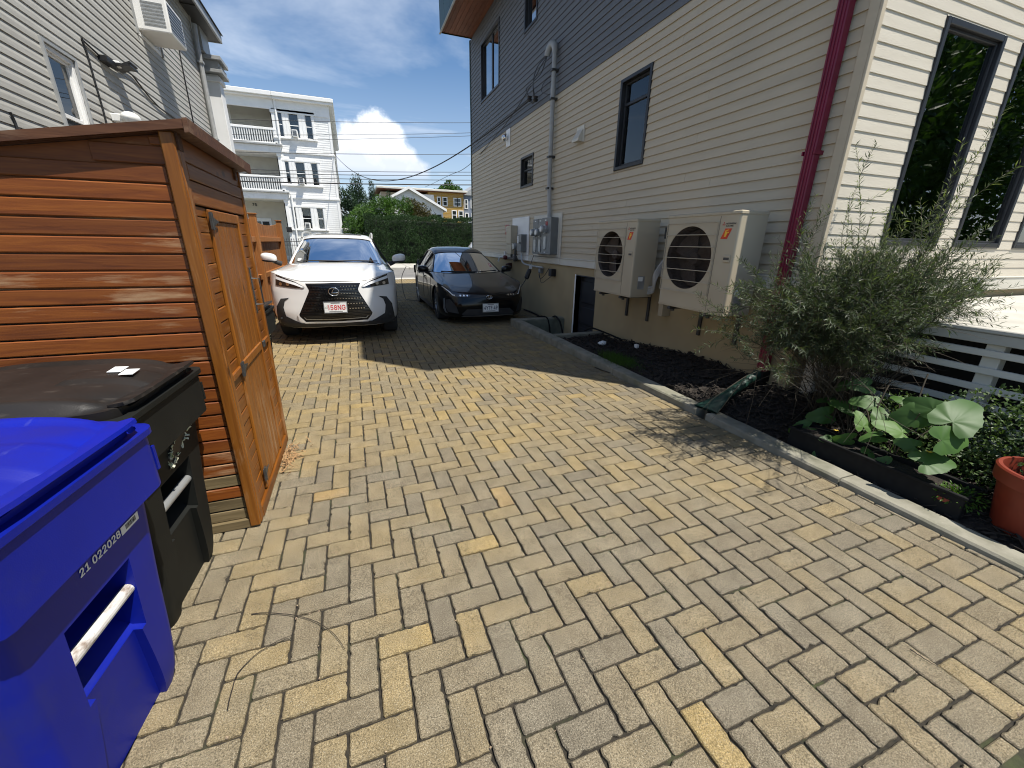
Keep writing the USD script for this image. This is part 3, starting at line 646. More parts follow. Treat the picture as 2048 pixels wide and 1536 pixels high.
# ================================================================== THE GREY HOUSE ON THE LEFT
r4 = np.random.default_rng(44)
grey = thing('vinyl_sided_house', 'grey vinyl sided house behind the wooden shed, top left', 'house')
LX = -2.7
wg = Wall((LX, 0, 0), (0, 1, 0), (1, 0, 0))
EV = .0985
op_g = [(6.27, 6.80, 2.2, 3.30), (9.02, 9.92, 4.36, 5.75)]
DL = [(.0140, 0.0), (.0122, .5), (.0030, 1.0)]
siding(grey, wg, 2.6, 12.18, 1.2, 7.4, EV, K['siding_vinyl'], op_g, DL, r4, run=5.6)
part(grey, 'wall', wall_with_holes(wg, 2.6, 12.2, -.3, 7.4, op_g), K['siding_vinyl'])
s_ = B(); s_.box(LX - 6, LX - .06, 12.14, 12.2, -.3, 7.4); part(grey, 'wall', s_, K['siding_vinyl'])
s_ = B(); s_.box(LX + .0, LX + .03, 12.18, 12.25, -.2, 6.2, .004); part(grey, 'corner_board', s_, K['siding_vinyl'])
window(grey, wg, 6.27, 6.80, 2.2, 3.30, fw=.05, out=.012, inset=.03, mat='white', rails=[(2.68, .04)], room=.5, curtain=[(6.35, 6.72, 2.68, 3.22, 'shade')], lower=2.66, label='white double hung window with a drawn shade')
window(grey, wg, 9.02, 9.92, 4.36, 5.75, fw=.06, out=.012, inset=.03, mat='white', rails=[(5.05, .04)], room=.6)
for (u0, u1, z0, z1) in op_g:
    s_ = B(); wg.box(s_, u0 - .03, u0, .0, .035, z0, z1 + .03); wg.box(s_, u1, u1 + .03, .0, .035, z0, z1 + .03); wg.box(s_, u0, u1, .0, .035, z1, z1 + .03); part(grey, 'window_channel', s_, K['grey_pvc'])
# eave, gutter pipe, porch column at the street end
EX, EZ = -2.4, 5.83
s_ = B(); s_.box(-6, EX, 11.7, 13.42, EZ, EZ + .05, .004); part(grey, 'porch_soffit', s_, K['dark_metal'])
s_ = B(); s_.box(EX - .02, EX + .02, 5.0, 13.44, EZ - .01, EZ + .16, .005); s_.box(-6, EX - .021, 13.40, 13.44, EZ - .01, EZ + .16, .005); part(grey, 'fascia', s_, K['grey_pvc'])
s_ = B(); s_.box(LX + .03, EX - .022, 11.3, 11.7, EZ + .02, EZ + .06); part(grey, 'eave_soffit', s_, K['dark_metal'])
s_ = B(); s_.add((np.array([[-6, 4.9, EZ + 1.6], [EX + .05, 4.9, EZ + .17], [EX + .05, 13.5, EZ + .17], [-6, 13.5, EZ + 1.6], [-6, 4.9, EZ + 1.5], [EX + .05, 4.9, EZ + .162], [EX + .05, 13.5, EZ + .162], [-6, 13.5, EZ + 1.5]]), np.array([[0, 1, 2], [0, 2, 3], [4, 6, 5], [4, 7, 6], [1, 5, 6], [1, 6, 2]]))); part(grey, 'roof', s_, K['dark_metal'])
s_ = B(); s_.tube([(LX + .10, 12.12, EZ - .15), (LX + .075, 12.16, EZ - .45), (LX + .075, 12.16, .3)], .045, 10); part(grey, 'drain_pipe', s_, K['grey_pvc'])
s_ = B()
for zz_ in (5.0, 3.55, 2.2): s_.box(LX + .02, LX + .13, 12.10, 12.22, zz_, zz_ + .04)
part(grey, 'pipe_collar', s_, K['grey_pvc'])
PORCH = B(); PORCH.box(-2.86, -2.50, 12.95, 13.30, 3.35, 5.05, .01); PORCH.box(-2.92, -2.46, 12.9, 13.36, 4.9, 5.0, .008); PORCH.box(-2.83, -2.53, 12.98, 13.27, .0, 3.35, .01)
part(grey, 'porch_column', PORCH, K['white_old'])
s_ = B(); s_.box(-3.2, -2.38, 12.8, 13.45, 5.055, 5.12, .006); s_.box(-3.2, -2.44, 12.86, 13.39, 5.12, 5.30, .006); s_.box(-3.2, -2.36, 12.78, 13.47, 5.30, 5.38, .006)
for k in range(5): s_.box(-2.45 , -2.40, 12.88 + k * .11, 12.94 + k * .11, 5.13, 5.21)
part(grey, 'porch_cornice', s_, K['grey_pvc'])
s_ = B(); s_.box(-6, -2.62, 12.6, 13.2, 5.385, EZ - .002); part(grey, 'porch_frieze', s_, K['grey_pvc'])
s_ = B(); s_.box(-2.66, -2.34, 12.25, 13.0, 3.18, 3.25, .006); s_.box(-2.62, -2.37, 12.28, 12.97, 3.02, 3.178, .006); part(grey, 'porch_rail', s_, K['grey_pvc'])

# ================================================================== THE WOODEN SHED
r5 = np.random.default_rng(55)
shed = thing('garden_shed', 'weathered reddish brown wooden shed with a sloping roof and a narrow door', 'shed')
HX, HY0, HY1 = -.61, 2.19, 3.235           # right face x, front y, back y
def roof_z(x): return 1.80 + (x + .592) * .172
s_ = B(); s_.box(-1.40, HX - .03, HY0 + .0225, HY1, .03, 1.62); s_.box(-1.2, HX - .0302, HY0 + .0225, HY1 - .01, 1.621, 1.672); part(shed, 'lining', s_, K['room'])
EB = .0675; z = .055; k = 0
while z < 1.70:
    zt = z + EB - .0058
    for (a, b_) in ((max(-2.3, -.592 + (zt - 1.855) / .172), HX - .052),):
        m = B(); m.box(a, b_, HY0 - .002 + r5.normal(0, .0012), HY0 + .022, z, zt, .004)
        rot_ = k in (0, 1, 3)
        part(shed, 'front_board', m, K['shed_rot'] if rot_ else K['shed_h'], tone=float(r5.random()), label='grey rotten board' if k == 3 else None)
    z += EB; k += 1
m = B(); m.box(-.592 + (z + .066 - 1.86) / .172, HX - .052, HY0 + .002, HY0 + .02, z, z + .066, .003); part(shed, 'gable_board', m, K['shed_h'], tone=.2); m = B(); m.box(-.70, HX - .052, HY0 + .002, HY0 + .02, z + .07, 1.842, .003); part(shed, 'gable_board', m, K['shed_h'], tone=.4)
gb_ = Polygon([(-2.3, 1.25), (HX - .03, 1.25), (HX - .03, roof_z(HX - .03) + .064), (-2.3, roof_z(-2.3) + .064)])
part(shed, 'gable_infill', prism(gb_, .010, frame((1, 0, 0), (0, 0, 1), (0, HY0 + .0222, 0))), K['shed_h'], tone=.3)
m = B(); m.box(-2.3, HX - .005, HY0 - .016, HY0 + .006, .002, .054, .004); part(shed, 'sill_board', m, K['shed_rot'], tone=.5)
m = B(); m.box(HX - .048, HX, HY0 - .024, HY0 + .0, .012, 1.86, .005); part(shed, 'corner_post', m, K['shed_v'], tone=.25)
m = B(); m.box(HX - .024, HX + .002, HY0 + .0015, HY0 + .058, .010, 1.855, .005); part(shed, 'corner_post', m, K['shed_v'], tone=.6)
m = B(); m.box(-1.50, -1.445, HY0 - .022, HY0 - .003, .30, 1.33, .004); part(shed, 'brace', m, K['shed_v'], tone=.7)
# door side
DY0, DY1 = 2.425, 3.005
for (ya, yb) in ((HY0 + .062, DY0 - .006), (DY1 + .006, HY1 - .045)):
    z = .075; k = 0
    while z < 1.585:
        m = B(); m.box(HX - .024, HX - .010 + r5.normal(0, .0008), ya, yb, z, min(z + EB - .004, 1.60), .003); part(shed, 'side_board', m, K['shed_y'], tone=float(r5.random())); z += EB; k += 1
m = B(); m.box(HX - .026, HX + .004, HY1 - .043, HY1, .01, 1.855, .004); part(shed, 'corner_post', m, K['shed_v'], tone=.5)
m = B(); m.box(HX - .024, HX - .002, HY0 + .061, HY1 - .045, 1.607, 1.70, .004); part(shed, 'header', m, K['shed_y'], tone=.55)
m = B(); m.box(HX - .024, HX + .002, HY0 + .061, HY1 - .045, 1.704, 1.765, .004); part(shed, 'header', m, K['shed_y'], tone=.3)
m = B(); m.box(HX - .024, HX - .004, HY0 + .061, HY1 - .045, 1.769, 1.86, .004); part(shed, 'header', m, K['shed_y'], tone=.5)
m = B(); m.box(HX - .024, HX + .004, HY0 + .061, HY1 - .045, .006, .070, .004); part(shed, 'sill_board', m, K['shed_y'], tone=.2)
for (ya, yb, za, zb) in ((HY0 + .061, DY0 - .006, .80, .835), (DY1 + .006, HY1 - .045, .80, .835)):
    m = B(); m.box(HX - .012, HX + .004, ya, yb, za, zb, .003); part(shed, 'rail', m, K['shed_y'], tone=.6)
door = part(shed, 'door', B().box(HX - .030, HX - .018, DY0, DY1, .078, 1.598), K['shed_v'], tone=.4)
nb = 6
for k in range(nb):
    a = DY0 + .05 + k * (DY1 - DY0 - .10) / nb
    m = B(); m.box(HX - .016, HX - .006, a + .001, a + (DY1 - DY0 - .10) / nb - .001, .08, 1.545, .003); part(door, 'door_board', m, K['shed_v'], tone=float(.25 + .6 * r5.random()))
for (a, b_, c, d) in ((DY0 + .002, DY0 + .047, .08, 1.596), (DY1 - .047, DY1 - .002, .08, 1.596), (DY0 + .048, DY1 - .048, 1.548, 1.596), (DY0 + .048, DY1 - .048, .795, .843)):
    m = B(); m.box(HX - .0155, HX + .002, a, b_, c, d, .004); part(door, 'stile', m, K['shed_v'], tone=float(r5.random()))
for zz_ in (1.53, .80, .16):
    m = B(); m.box(HX + .003, HX + .008, DY0 - .022, DY0 + .03, zz_ - .022, zz_ + .052); m.cyl((HX + .008, DY0 + .0, zz_ - .024), (HX + .008, DY0 + .0, zz_ + .054), .006, n=8)
    m.add(prism(Polygon([(0, -.018), (.085, 0), (0, .018)]), .004, frame((0, 1, 0), (0, 0, 1), (HX + .003, DY0 + .03, zz_ + .015))))
    part(door, 'hinge', m, K['dark_metal'])
m = B(); m.box(HX + .002, HX + .007, DY1 - .012, DY1 + .012, 1.02, 1.30); m.tube([(HX + .004, DY1, 1.235), (HX + .045, DY1 + .01, 1.235), (HX + .048, DY1 + .012, 1.075), (HX + .004, DY1, 1.075)], .005, 6); 
part(door, 'latch', m, K['dark_metal']); part(door, 'bolt', B().box(HX + .002, HX + .014, DY1 - .03, DY1 + .02, .80, .84, .003), K['dark_metal'])
# roof: planks with deep fascia, overhanging front and right
def roof_piece(x0, x1, y0, y1, t0, t1):
    V = np.array([[x, y, roof_z(x) + t] for t in (t0, t1) for x, y in ((x0, y0), (x1, y0), (x1, y1), (x0, y1))])
    return B().add((V, np.array([[0, 2, 1], [0, 3, 2], [4, 5, 6], [4, 6, 7], [0, 1, 5], [0, 5, 4], [1, 2, 6], [1, 6, 5], [2, 3, 7], [2, 7, 6], [3, 0, 4], [3, 4, 7]])))
RX1, RY0, RY1 = -.552, 2.157, 3.275
part(shed, 'roof_board', roof_piece(-2.4, RX1 - .012, RY0 + .012, RY1 - .01, .066, .094), K['shed_roof'], tone=.3)
part(shed, 'fascia', roof_piece(-2.4, RX1 - .0135, RY0 - .006, RY0 + .0105, .068, .100), K['shed_roof'], tone=.6)
part(shed, 'fascia', roof_piece(RX1 - .012, RX1 + .004, RY0 - .008, RY1, .052, .102), K['shed_roof'], tone=.45)
for k in range(2):
    m = B(); m.box(RX1 - .07, HX + .006, HY0 + .002 + k * .9, HY0 + .05 + k * .9, 1.80, 1.865); part(shed, 'rafter', m, K['shed_roof'], tone=.2)
# dry leaves blown against the shed
dl = B()
for k in range(170):
    p = np.array([HX + .012 + abs(r5.normal(0, .045)), 3.0 + r5.normal(0, .10) - .25 * r5.random() ** 3, .004]); l = r5.uniform(.012, .04)
    T = trimesh.transformations.euler_matrix(r5.normal(0, .5), r5.normal(0, .5), r5.uniform(0, 6.28)); T[:3, 3] = p + [0, 0, r5.random() * .015]
    dl.add(cbox(-l, l, -.0022, .0022, -.0006, .0006), T)
part(None, 'dry_leaf_litter', dl, paint('dry_litter', (.42, .27, .13), (.26, .14, .06), scale=120, rough=.9), kind='stuff')
tw = B()
def twig(pxs, r0=.0028):
    P = [on(a, b_, z=.006) for a, b_ in pxs]; P = resample(P, 14); P[:, 2] += .002 + .003 * np.abs(np.sin(np.arange(14)))
    return tube(P, np.linspace(r0, r0 * .4, 14), 5)
tags_tw = [([(503, 1229), (600, 1234), (660, 1262), (690, 1300)], 'thin curved twig lying on the pavers near the blue cart'), ([(455, 1420), (462, 1390), (470, 1360), (520, 1305), (590, 1270)], 'long thin straw across the pavers below the curved twig'), ([(1190, 735), (1230, 748), (1262, 750)], 'brown stick lying against the foot of the kerb'), ([(1820, 1300), (1850, 1320), (1880, 1338)], 'short pale straw on the pavers at the right')]
for P_, lb in tags_tw:
    t_ = part(None, 'twig', twig(P_, .006 if 'stick' in lb else .0022), K['chips']); tag(t_, lb, 'twig')

# ================================================================== WHEELED CARTS
def cart(name, label, loc, rz, body, lid, bar, number=None, group=None, torn=False, lid_col=None, scale=1.0, stickers=False):
    """Front looks along +x, hinge at the back; tapered body with a bar across a hand recess."""
    c = thing(name, label, 'bin', group, loc=loc, rz=rz)
    Hh, S = .93 * scale, scale
    # body outline by height: (z, x_back, x_front, half width)
    lev = [(0.0, -.60, -.128, .232), (.06, -.61, -.115, .245), (.45, -.68, -.088, .262), (.80, -.745, -.064, .28), (Hh - .02, -.765, -.054, .287)]
    def outline(xb, xf, hw, r=.045, n=5):
        pts = []
        for cx, cy, a0 in ((xf - r, hw - r, 0), (xb + r, hw - r, 90), (xb + r, -hw + r, 180), (xf - r, -hw + r, 270)):
            for t in np.linspace(a0, a0 + 90, n): pts.append((cx + r * math.cos(math.radians(t)), cy + r * math.sin(math.radians(t))))
        return np.array(pts)
    zs = np.linspace(0, Hh - .02, 20); L_ = np.array(lev); f_ = PchipInterpolator(L_[:, 0], L_[:, 1:])
    G = np.array([np.c_[outline(*f_(z)), np.full(20, z)] for z in zs])
    body_m = trimesh.Trimesh(*grid(G, closed=True), process=False)
    cap = np.array([[0, i, i + 1] for i in range(1, 19)]); b_ = B().add(body_m); b_.add((G[0], cap[:, ::-1])); b_.add((G[-1], cap))
    t = trimesh.Trimesh(*b_.get()); t.merge_vertices(); t.fix_normals()
    try:
        import manifold3d as mf
        def man(tm): tm = trimesh.Trimesh(np.asarray(tm.vertices), np.asarray(tm.faces)); tm.merge_vertices(); tm.fix_normals(); return mf.Manifold(mf.Mesh(np.asarray(tm.vertices, np.float32), np.asarray(tm.faces, np.uint32)))
        mm = man(t)
        # hand recess in the front face, its floor sloping back down to the foot
        rec = trimesh.convex.convex_hull(np.array([(x, y, z) for y in (-.125, .125) for x, z in ((-.27, .565), (.1, .60), (.1, .30), (-.13, .34), (-.24, .42))] + [(-.16, y, .04) for y in (-.16, .16)][:0]))
        chan = trimesh.convex.convex_hull(np.array([(x, y, z) for y, x, z in ((-.10, -.115, .36), (.10, -.115, .36), (-.10, .1, .36), (.10, .1, .36), (-.155, -.150, -.02), (.155, -.150, -.02), (-.155, .1, -.02), (.155, .1, -.02))]))
        mm = mm - man(rec) - man(chan)
        body_out = mm
    except Exception: body_out = t
    part(c, 'body', body_out, body, 35)
    # rim skirt with a stepped lower edge
    sk = B(); z1 = Hh
    o = outline(-.775, -.030, .308, .05); o_in = outline(-.765, -.044, .296, .05)
    low = np.array([z1 - .105 - (.055 if (x > -.28) else .0) - .035 * max(0, (x + .092)) / .06 for x, y in o])
    G = np.array([np.c_[o + [0, 0], low], np.c_[o * [1, 1], np.full(20, z1 - .03)], np.c_[outline(-.783, -.020, .318, .05), np.full(20, z1 - .022)], np.c_[outline(-.783, -.020, .318, .05), np.full(20, z1 - .004)], np.c_[o_in, np.full(20, z1)], np.c_[o_in, low]])
    v, f = grid(np.concatenate([G, G[:1]]), closed=True); sk.add((v, f))
    for y in (-.288, -.15, .15, .288): sk.box(-.062, -.032, y - .006, y + .006, z1 - .15, z1 - .07)
    part(c, 'rim', sk, body, 30)
    # lid: shallow dome with a raised panel, a lip and a finger tab
    lp = B(); xs, ys = np.linspace(-.79, -.045, 44), np.linspace(-.296, .296, 36); X, Y = np.meshgrid(xs, ys, indexing='ij')
    u = (X + .4175) / .3725; w_ = Y / .296; rr = (np.abs(u) ** 7 + np.abs(w_) ** 7)
    sq = np.clip(1 - (np.abs(u) ** 3.2 + np.abs(w_) ** 3.2) / 1.15, 0, 1)
    Z = z1 + .022 + .050 * (1 - (1 - sq) ** 2.0)
    pan = (np.abs(Y) < .215) & (X > -.62) & (X < -.02); st = ((np.abs(Y) > .245) & (np.abs(Y) < .275) & (X > -.66) & (X < -.12))
    Z = Z - .010 * pan * ((np.abs(Y) > .06) | (X < -.3)) + .008 * st
    mrg = np.clip((rr - 1.0) / .8, 0, 1)
    Xc = X.copy(); Yc = Y.copy(); sc = np.where(rr > 1, rr ** (-1 / 7), 1); Xc = -.4175 + (X + .4175) * sc; Yc = Y * sc
    G = np.stack([Xc, Yc, Z], -1); lp.add(grid(G))
    edge = np.concatenate([G[0, :], G[1:, -1], G[-1, ::-1][1:], G[::-1, 0][1:-1]]); e2 = edge.copy(); e2[:, 2] = z1 - .012; e3 = e2.copy(); cen = np.array([-.4175, 0, 0]); e3 = cen + (e2 - cen) * [1.012, 1.015, 1]; e4 = e3.copy(); e4[:, 2] -= .022
    lp.add(grid(np.array([edge, e2, e3, e4]), flip=True, closed=True))
    part(c, 'lid', lp, lid, 40)
    if number is None or True:
        tb_ = prism(Polygon([(-.03, -.24), (-.03, .24), (.02, .25), (.04, .23), (.045, .17), (.045, -.17), (.04, -.23), (.02, -.25)]), .012, frame((unit(np.array([[1, 0, .22]]))[0]), (0, 1, 0), (-.058, 0, z1 + .026))); part(c, 'lid_tab', tb_, lid)
    br = B(); br.cyl((-.108, -.135, .475), (-.108, .135, .475), .0165, n=14); part(c, 'bar', br, bar)
    wh = B()
    for y in (-.24, .24): wh.add(lathe([(.02, -.03), (.10, -.03), (.125, -.02), (.125, .02), (.10, .03), (.02, .03)], 20, 'y'), move(-.70, y, .125))
    part(c, 'wheels', wh, K['black_rubber'])
    def face_pt(y, z): xf = f_(z)[1]; return np.array([xf, y, z])
    if number:
        p0, dz = face_pt(-.045, .668), face_pt(0, .70) - face_pt(0, .655); up = unit(dz); Tn = frame((0, 1, 0), up, p0 + [.0012, 0, 0])
        tm = meshkit.text_mesh(number, .0215, .0008, bold=True); tm.apply_transform(Tn); part(c, 'number', tm, K['white_plastic'])
        pl = prism(sbox(.165, -.004, .245, .022), .0006, Tn); part(c, 'barcode_label', pl, K['white_plastic'])
        bc = B(); x_ = .185; rb_ = np.random.default_rng(4)
        while x_ < .232:
            w_b = rb_.choice([.0008, .0013, .0022]); bc.add(prism(sbox(x_, .003, x_ + w_b, .018), .001, Tn)); x_ += w_b + rb_.choice([.0009, .0016])
        part(c, 'barcode', bc, K['cable'])
    if torn:
        rt = np.random.default_rng(8); tn_ = B(); hole = [(-.04 + .0, .0), (.05, .03), (.17, .10), (.185, .15), (.14, .165), (.05, .115), (-.02, .06)]
        p0 = face_pt(.0, .612); Tn = frame((0, 1, 0), unit(face_pt(0, .75) - face_pt(0, .70)), p0 + [.0015, 0, 0])
        part(c, 'torn_hole', prism(Polygon(hole).buffer(.004), .001, Tn), K['cable'])
        for k in range(60):
            i = rt.integers(len(hole)); a, b2 = np.array(hole[i]), np.array(hole[(i + 1) % len(hole)]); q = a + (b2 - a) * rt.random()
            if q[1] > .11 and rt.random() < .7: continue
            l, w_b = rt.uniform(.01, .034), rt.uniform(.004, .012); T = Tn @ trimesh.transformations.euler_matrix(rt.normal(0, .5), rt.normal(0, .5), rt.uniform(0, 6.28)); T[:3, 3] = (Tn @ [q[0], q[1], .006 * rt.random(), 1])[:3]
            tn_.add(cbox(-l / 2, l / 2, -w_b / 2, w_b / 2, -.001, .001), T)
        part(c, 'torn_foam', tn_, paint('torn_foam', (.62, .60, .50), (.34, .36, .18), scale=70, rough=.9), kind='stuff')
    if stickers:
        lb = B()
        for (x, y) in ((-.13, .0), (-.185, .045)):
            T = trimesh.transformations.euler_matrix(0, .06, .12); T[:3, 3] = [x, y, z1 + .0735]; lb.add(cbox(-.02, .02, -.036, .036, -.0008, .0012), T)
        part(c, 'sticker', lb, K['white_plastic'])
    return c
blue = paint('blue_plastic', (.0012, .0095, .25), (.0010, .0070, .19), scale=2.5, rough=.48, spec=.3, bump=.08, bscale=300, lo=.3, hi=.7, extra=[((.07, .09, .33), 70, .68, .74, .3, (.25, 1, .25)), ((.025, .03, .13), 4.0, .55, .75, .5, (1, 1, 1))])
blue_lid = paint('blue_lid_plastic', (.0014, .0105, .29), (.010, .012, .19), scale=1.7, rough=.48, spec=.3, bump=.10, bscale=260, lo=.42, hi=.6, extra=[((.08, .09, .30), 26, .62, .74, .3, (1, .3, 1))])
blackp = paint('black_plastic', (.0075, .0082, .0075), (.011, .012, .0105), scale=4, rough=.62, spec=.2, bump=.25, bscale=420, extra=[((.040, .037, .030), 5.5, .56, .8, .4, (1, 1, .4))])
blackl = paint('black_lid_plastic', (.012, .011, .010), (.024, .020, .018), scale=3, rough=.42, spec=.3, bump=.12, bscale=300, extra=[((.10, .085, .07), 24, .58, .78, .45, (.4, 1, 1))])
bar_w = paint('dirty_white_bar', (.62, .60, .58), (.48, .45, .42), scale=20, rough=.5, extra=[((.16, .10, .06), 26, .55, .66, .8, (1, .5, 1))])
cart('wheeled_cart', 'bright blue plastic wheeled cart with number 21 022028, nearest at left', (-.635, 1.145, 0), -6, blue, blue_lid, bar_w, number='21 022028')
cart('wheeled_cart', 'black plastic wheeled cart with a torn front between blue cart and shed', (-.675, 1.80, 0), -3.5, blackp, blackl, K['grey_light'], torn=True, stickers=True)
cart('wheeled_cart', 'black wheeled cart standing just beyond the far side of the shed', (-.665, 3.74, 0), -2, blackp, blackl, K['grey_light'], torn=True)

# ================================================================== WOODEN FENCE
fen = thing('cedar_fence', 'orange cedar board fence beyond the shed, left of the white car', 'fence')
FX = -1.5; r6 = np.random.default_rng(66)
for y in (5.3, 8.16, 10.86):
    m = B(); m.box(FX - .01, FX + .09, y - .05, y + .05, .0, 1.845, .006); m.box(FX - .025, FX + .105, y - .065, y + .065, 1.846, 1.862, .004); part(fen, 'fence_post', m, K['fence_w'], tone=.4)
y = 4.4
while y < 10.80:
    if not any(abs(y + .045 - q) < .07 for q in ()):
        ph_ = (y - 5.3) % 2.78 / 2.78; top = 1.775 - .06 * math.sin(math.pi * ph_)
        m = B(); m.box(FX - .024, FX - .006 + r6.normal(0, .001), y, y + .089, .05, top, .003); part(fen, 'fence_board', m, K['fence_w'], tone=float(r6.random()))
    y += .094
for ya, yb in ((4.4, 5.249), (5.351, 8.109), (8.211, 10.809)):
    for z in (1.42, .82, .22): m = B(); m.box(FX - .004, FX + .045, ya, yb, z, z + .085, .004); part(fen, 'rail', m, K['fence_w'], tone=float(r6.random()))

# ================================================================== HEAT PUMPS
cream = paint('cream_enclosure', (.42, .365, .265), (.385, .33, .24), scale=2.2, rough=.42, extra=[((.36, .32, .25), 2.6, .58, .8, .4, (1, 1, .5))])
fan_dark = paint('fan_dark', (.035, .026, .021), (.055, .040, .032), scale=20, rough=.6)
def heat_pump(label, y0, y1, z0, z1, mesh_guard):
    h = thing('heat_pump_unit', label, 'heat pump', 'heat pumps hung on the tan wall')
    X0, X1 = 3.225, 3.56; w = y1 - y0; hh = z1 - z0; zc = z0 + hh * .545; yc = y1 - w * .385; R = min(w * .335, hh * .335)
    m = B(); m.box(X0 + .006, X1, y0, y1, z0 + .02, z1 - .02, .0); P = sbox(y0, z0 + .02, y1, z1 - .02)
    hole = shapely.Point(yc, zc).buffer(R, 48)
    body = B(); body.box(X0 + .30, X1, y0 + .001, y1 - .001, z0 + .02, z1 - .02); body.box(X0 + .022, X0 + .30, y0, y0 + .012, z0 + .02, z1 - .02); body.box(X0 + .022, X0 + .30, y1 - .012, y1, z0 + .02, z1 - .02); body.box(X0 + .012, X0 + .30, y0 + .012, y1 - .012, z0 + .02, z0 + .03); body.box(X0 + .012, X0 + .30, y0 + .012, y1 - .012, z1 - .03, z1 - .02)
    part(h, 'casing', body, cream)
    # rounded front corners + front panel with the fan hole
    fr = prism(ring(sbox(y0 + .022, z0 + .02, y1 - .022, z1 - .02), hole), .01, frame((0, 1, 0), (0, 0, 1), (X0, 0, 0)))
    for ys, sg in ((y0 + .022, -1), (y1 - .022, 1)):
        a = np.linspace(0, math.pi / 2, 7); G = np.array([[[X0 + .022 - .022 * math.cos(t), ys + sg * .022 * math.sin(t), z] for t in a] for z in (z0 + .02, z1 - .02)]); fr.add(grid(G))
    part(h, 'front_panel', fr, cream, 30)
    m = B(); m.box(X0 - .006, X1 + .006, y0 - .006, y1 + .006, z1 - .035, z1, .008)
    for t in np.linspace(y0 + .1, y1 - .1, 4): m.cyl((X0 - .006, t, z1 - .018), (X0 - .010, t, z1 - .018), .006, n=6)
    part(h, 'top_cover', m, cream)
    m = B(); m.box(X0 + .002, X1, y0 + .002, y1 - .002, z0, z0 + .022, .004)
    for t in np.linspace(y0 + .1, y1 - .1, 4): m.cyl((X0 + .002, t, z0 + .011), (X0 - .003, t, z0 + .011), .006, n=6)
    part(h, 'base_pan', m, cream)
    m = B(); ys = y0 + w * .235; m.box(X0 - .0012, X0 + .002, ys - .0015, ys + .0015, z0 + .025, z1 - .04); part(h, 'panel_seam', m, K['dark_metal'])
    fan = B(); fan.add(lathe([(R, .0), (R - .012, .03), (R - .012, .17)], 40, 'x'), move(X0 + .004, yc, zc)); fan.add(lathe([(.0, .17), (R, .17)], 40, 'x'), move(X0 + .004, yc, zc)); part(h, 'fan_shroud', fan, fan_dark)
    bl = B(); bl.add(lathe([(0, -.02), (.06, -.01), (.075, .05), (.0, .06)], 18, 'x'), move(X0 + .09, yc, zc))
    for k in range(3):
        aa = np.linspace(0, 1.25, 9) + k * 2 * math.pi / 3; G = np.array([[[X0 + .08 + .05 * (t - aa[0]), yc + r_ * math.cos(t + .25 * r_ / R), zc + r_ * math.sin(t + .25 * r_ / R)] for t in aa] for r_ in np.linspace(.06, R - .03, 5)]); bl.add(grid(G))
    part(h, 'fan', bl, fan_dark, 30)
    gd = B(); gy0, gy1, gz0, gz1 = yc - R - .035, yc + R + .035, zc - R - .03, zc + R + .03
    for k in range(7):
        z = gz0 + (gz1 - gz0) * k / 6; gd.tube([(X0 - .004, gy0, z), (X0 - .020, gy0 + .02, z), (X0 - .020, gy1 - .02, z), (X0 - .004, gy1, z)], .0042, 5)
    for y in (gy0 + .004, gy1 - .004): gd.tube([(X0 - .012, y, gz0), (X0 - .012, y, gz1)], .0042, 5)
    part(h, 'guard_bars', gd, cream)
    if mesh_guard:
        gm = B()
        for k in range(1, 22): gm.add(lathe([(R * k / 22 - .0007, -.001), (R * k / 22 + .0007, -.001), (R * k / 22 + .0007, .001), (R * k / 22 - .0007, .001)], 30, 'x'), move(X0 - .004, yc, zc))
        for k in range(48):
            a = 2 * math.pi * k / 48; gm.cyl((X0 - .002, yc + .05 * math.cos(a), zc + .05 * math.sin(a)), (X0 - .002, yc + R * math.cos(a), zc + R * math.sin(a)), .0008, n=4)
        part(h, 'guard_mesh', gm, fan_dark, kind='stuff')
    # maker's lettering and the slanted orange sticker
    Tn = frame((0, -1, 0), (0, 0, 1), (X0 - .0012, ys - .028, z1 - .115))
    ww = w * .235
    for txt, yy_, hgt in (('MITSUBISHI', 0, .0125), ('ELECTRIC', -.02, .0125)):
        tm = meshkit.text_mesh(txt, hgt, .0006, bold=True); tm.apply_translation((.045, yy_, 0)); tm.apply_transform(Tn); part(h, 'lettering', tm, K['cable'])
    dm = B()
    for cx, cy in ((.02, .014), (.0105, -.002), (.0295, -.002)): dm.add(prism(Polygon([(cx, cy - .009), (cx + .0055, cy), (cx, cy + .009), (cx - .0055, cy)]), .0006, Tn))
    part(h, 'three_diamond_mark', dm, red_paint)
    part(h, 'sticker', prism(Polygon([(.005, -.125), (.08, -.125), (.12, -.035), (.045, -.035)]), .0006, Tn), sticker_red)
    sy = prism(Polygon([(.042, -.108), (.06, -.108), (.075, -.075), (.09, -.075), (.094, -.065), (.06, -.065), (.062, -.06), (.085, -.05), (.082, -.044), (.05, -.052)]), .0009, Tn)
    part(h, 'sticker_print', sy, flat('sticker_yellow', (.75, .42, .03), .5))
    m = B(); hz = z0 + hh * .56; m.box(X0 - .009, X0 + .001, y0 + .03, y0 + .105, hz - .032, hz + .032, .004); part(h, 'handle', m, cream)
    m = B(); m.box(X0 - .0105, X0 - .0092, y0 + .038, y0 + .10, hz - .012, hz + .010); part(h, 'handle_slot', m, K['dark_metal'])
    m = B(); m.box(X0 + .10, X0 + .20, y0 - .001, y0 + .001, z0 + .10, z0 + .26); part(h, 'rating_plate', m, K['grey_light'])
    m = B(); m.box(X0 + .10, X0 + .17, y0 - .002, y0 - .0011, z0 + .20, z0 + .25); part(h, 'rating_label', m, K['white_plastic'])
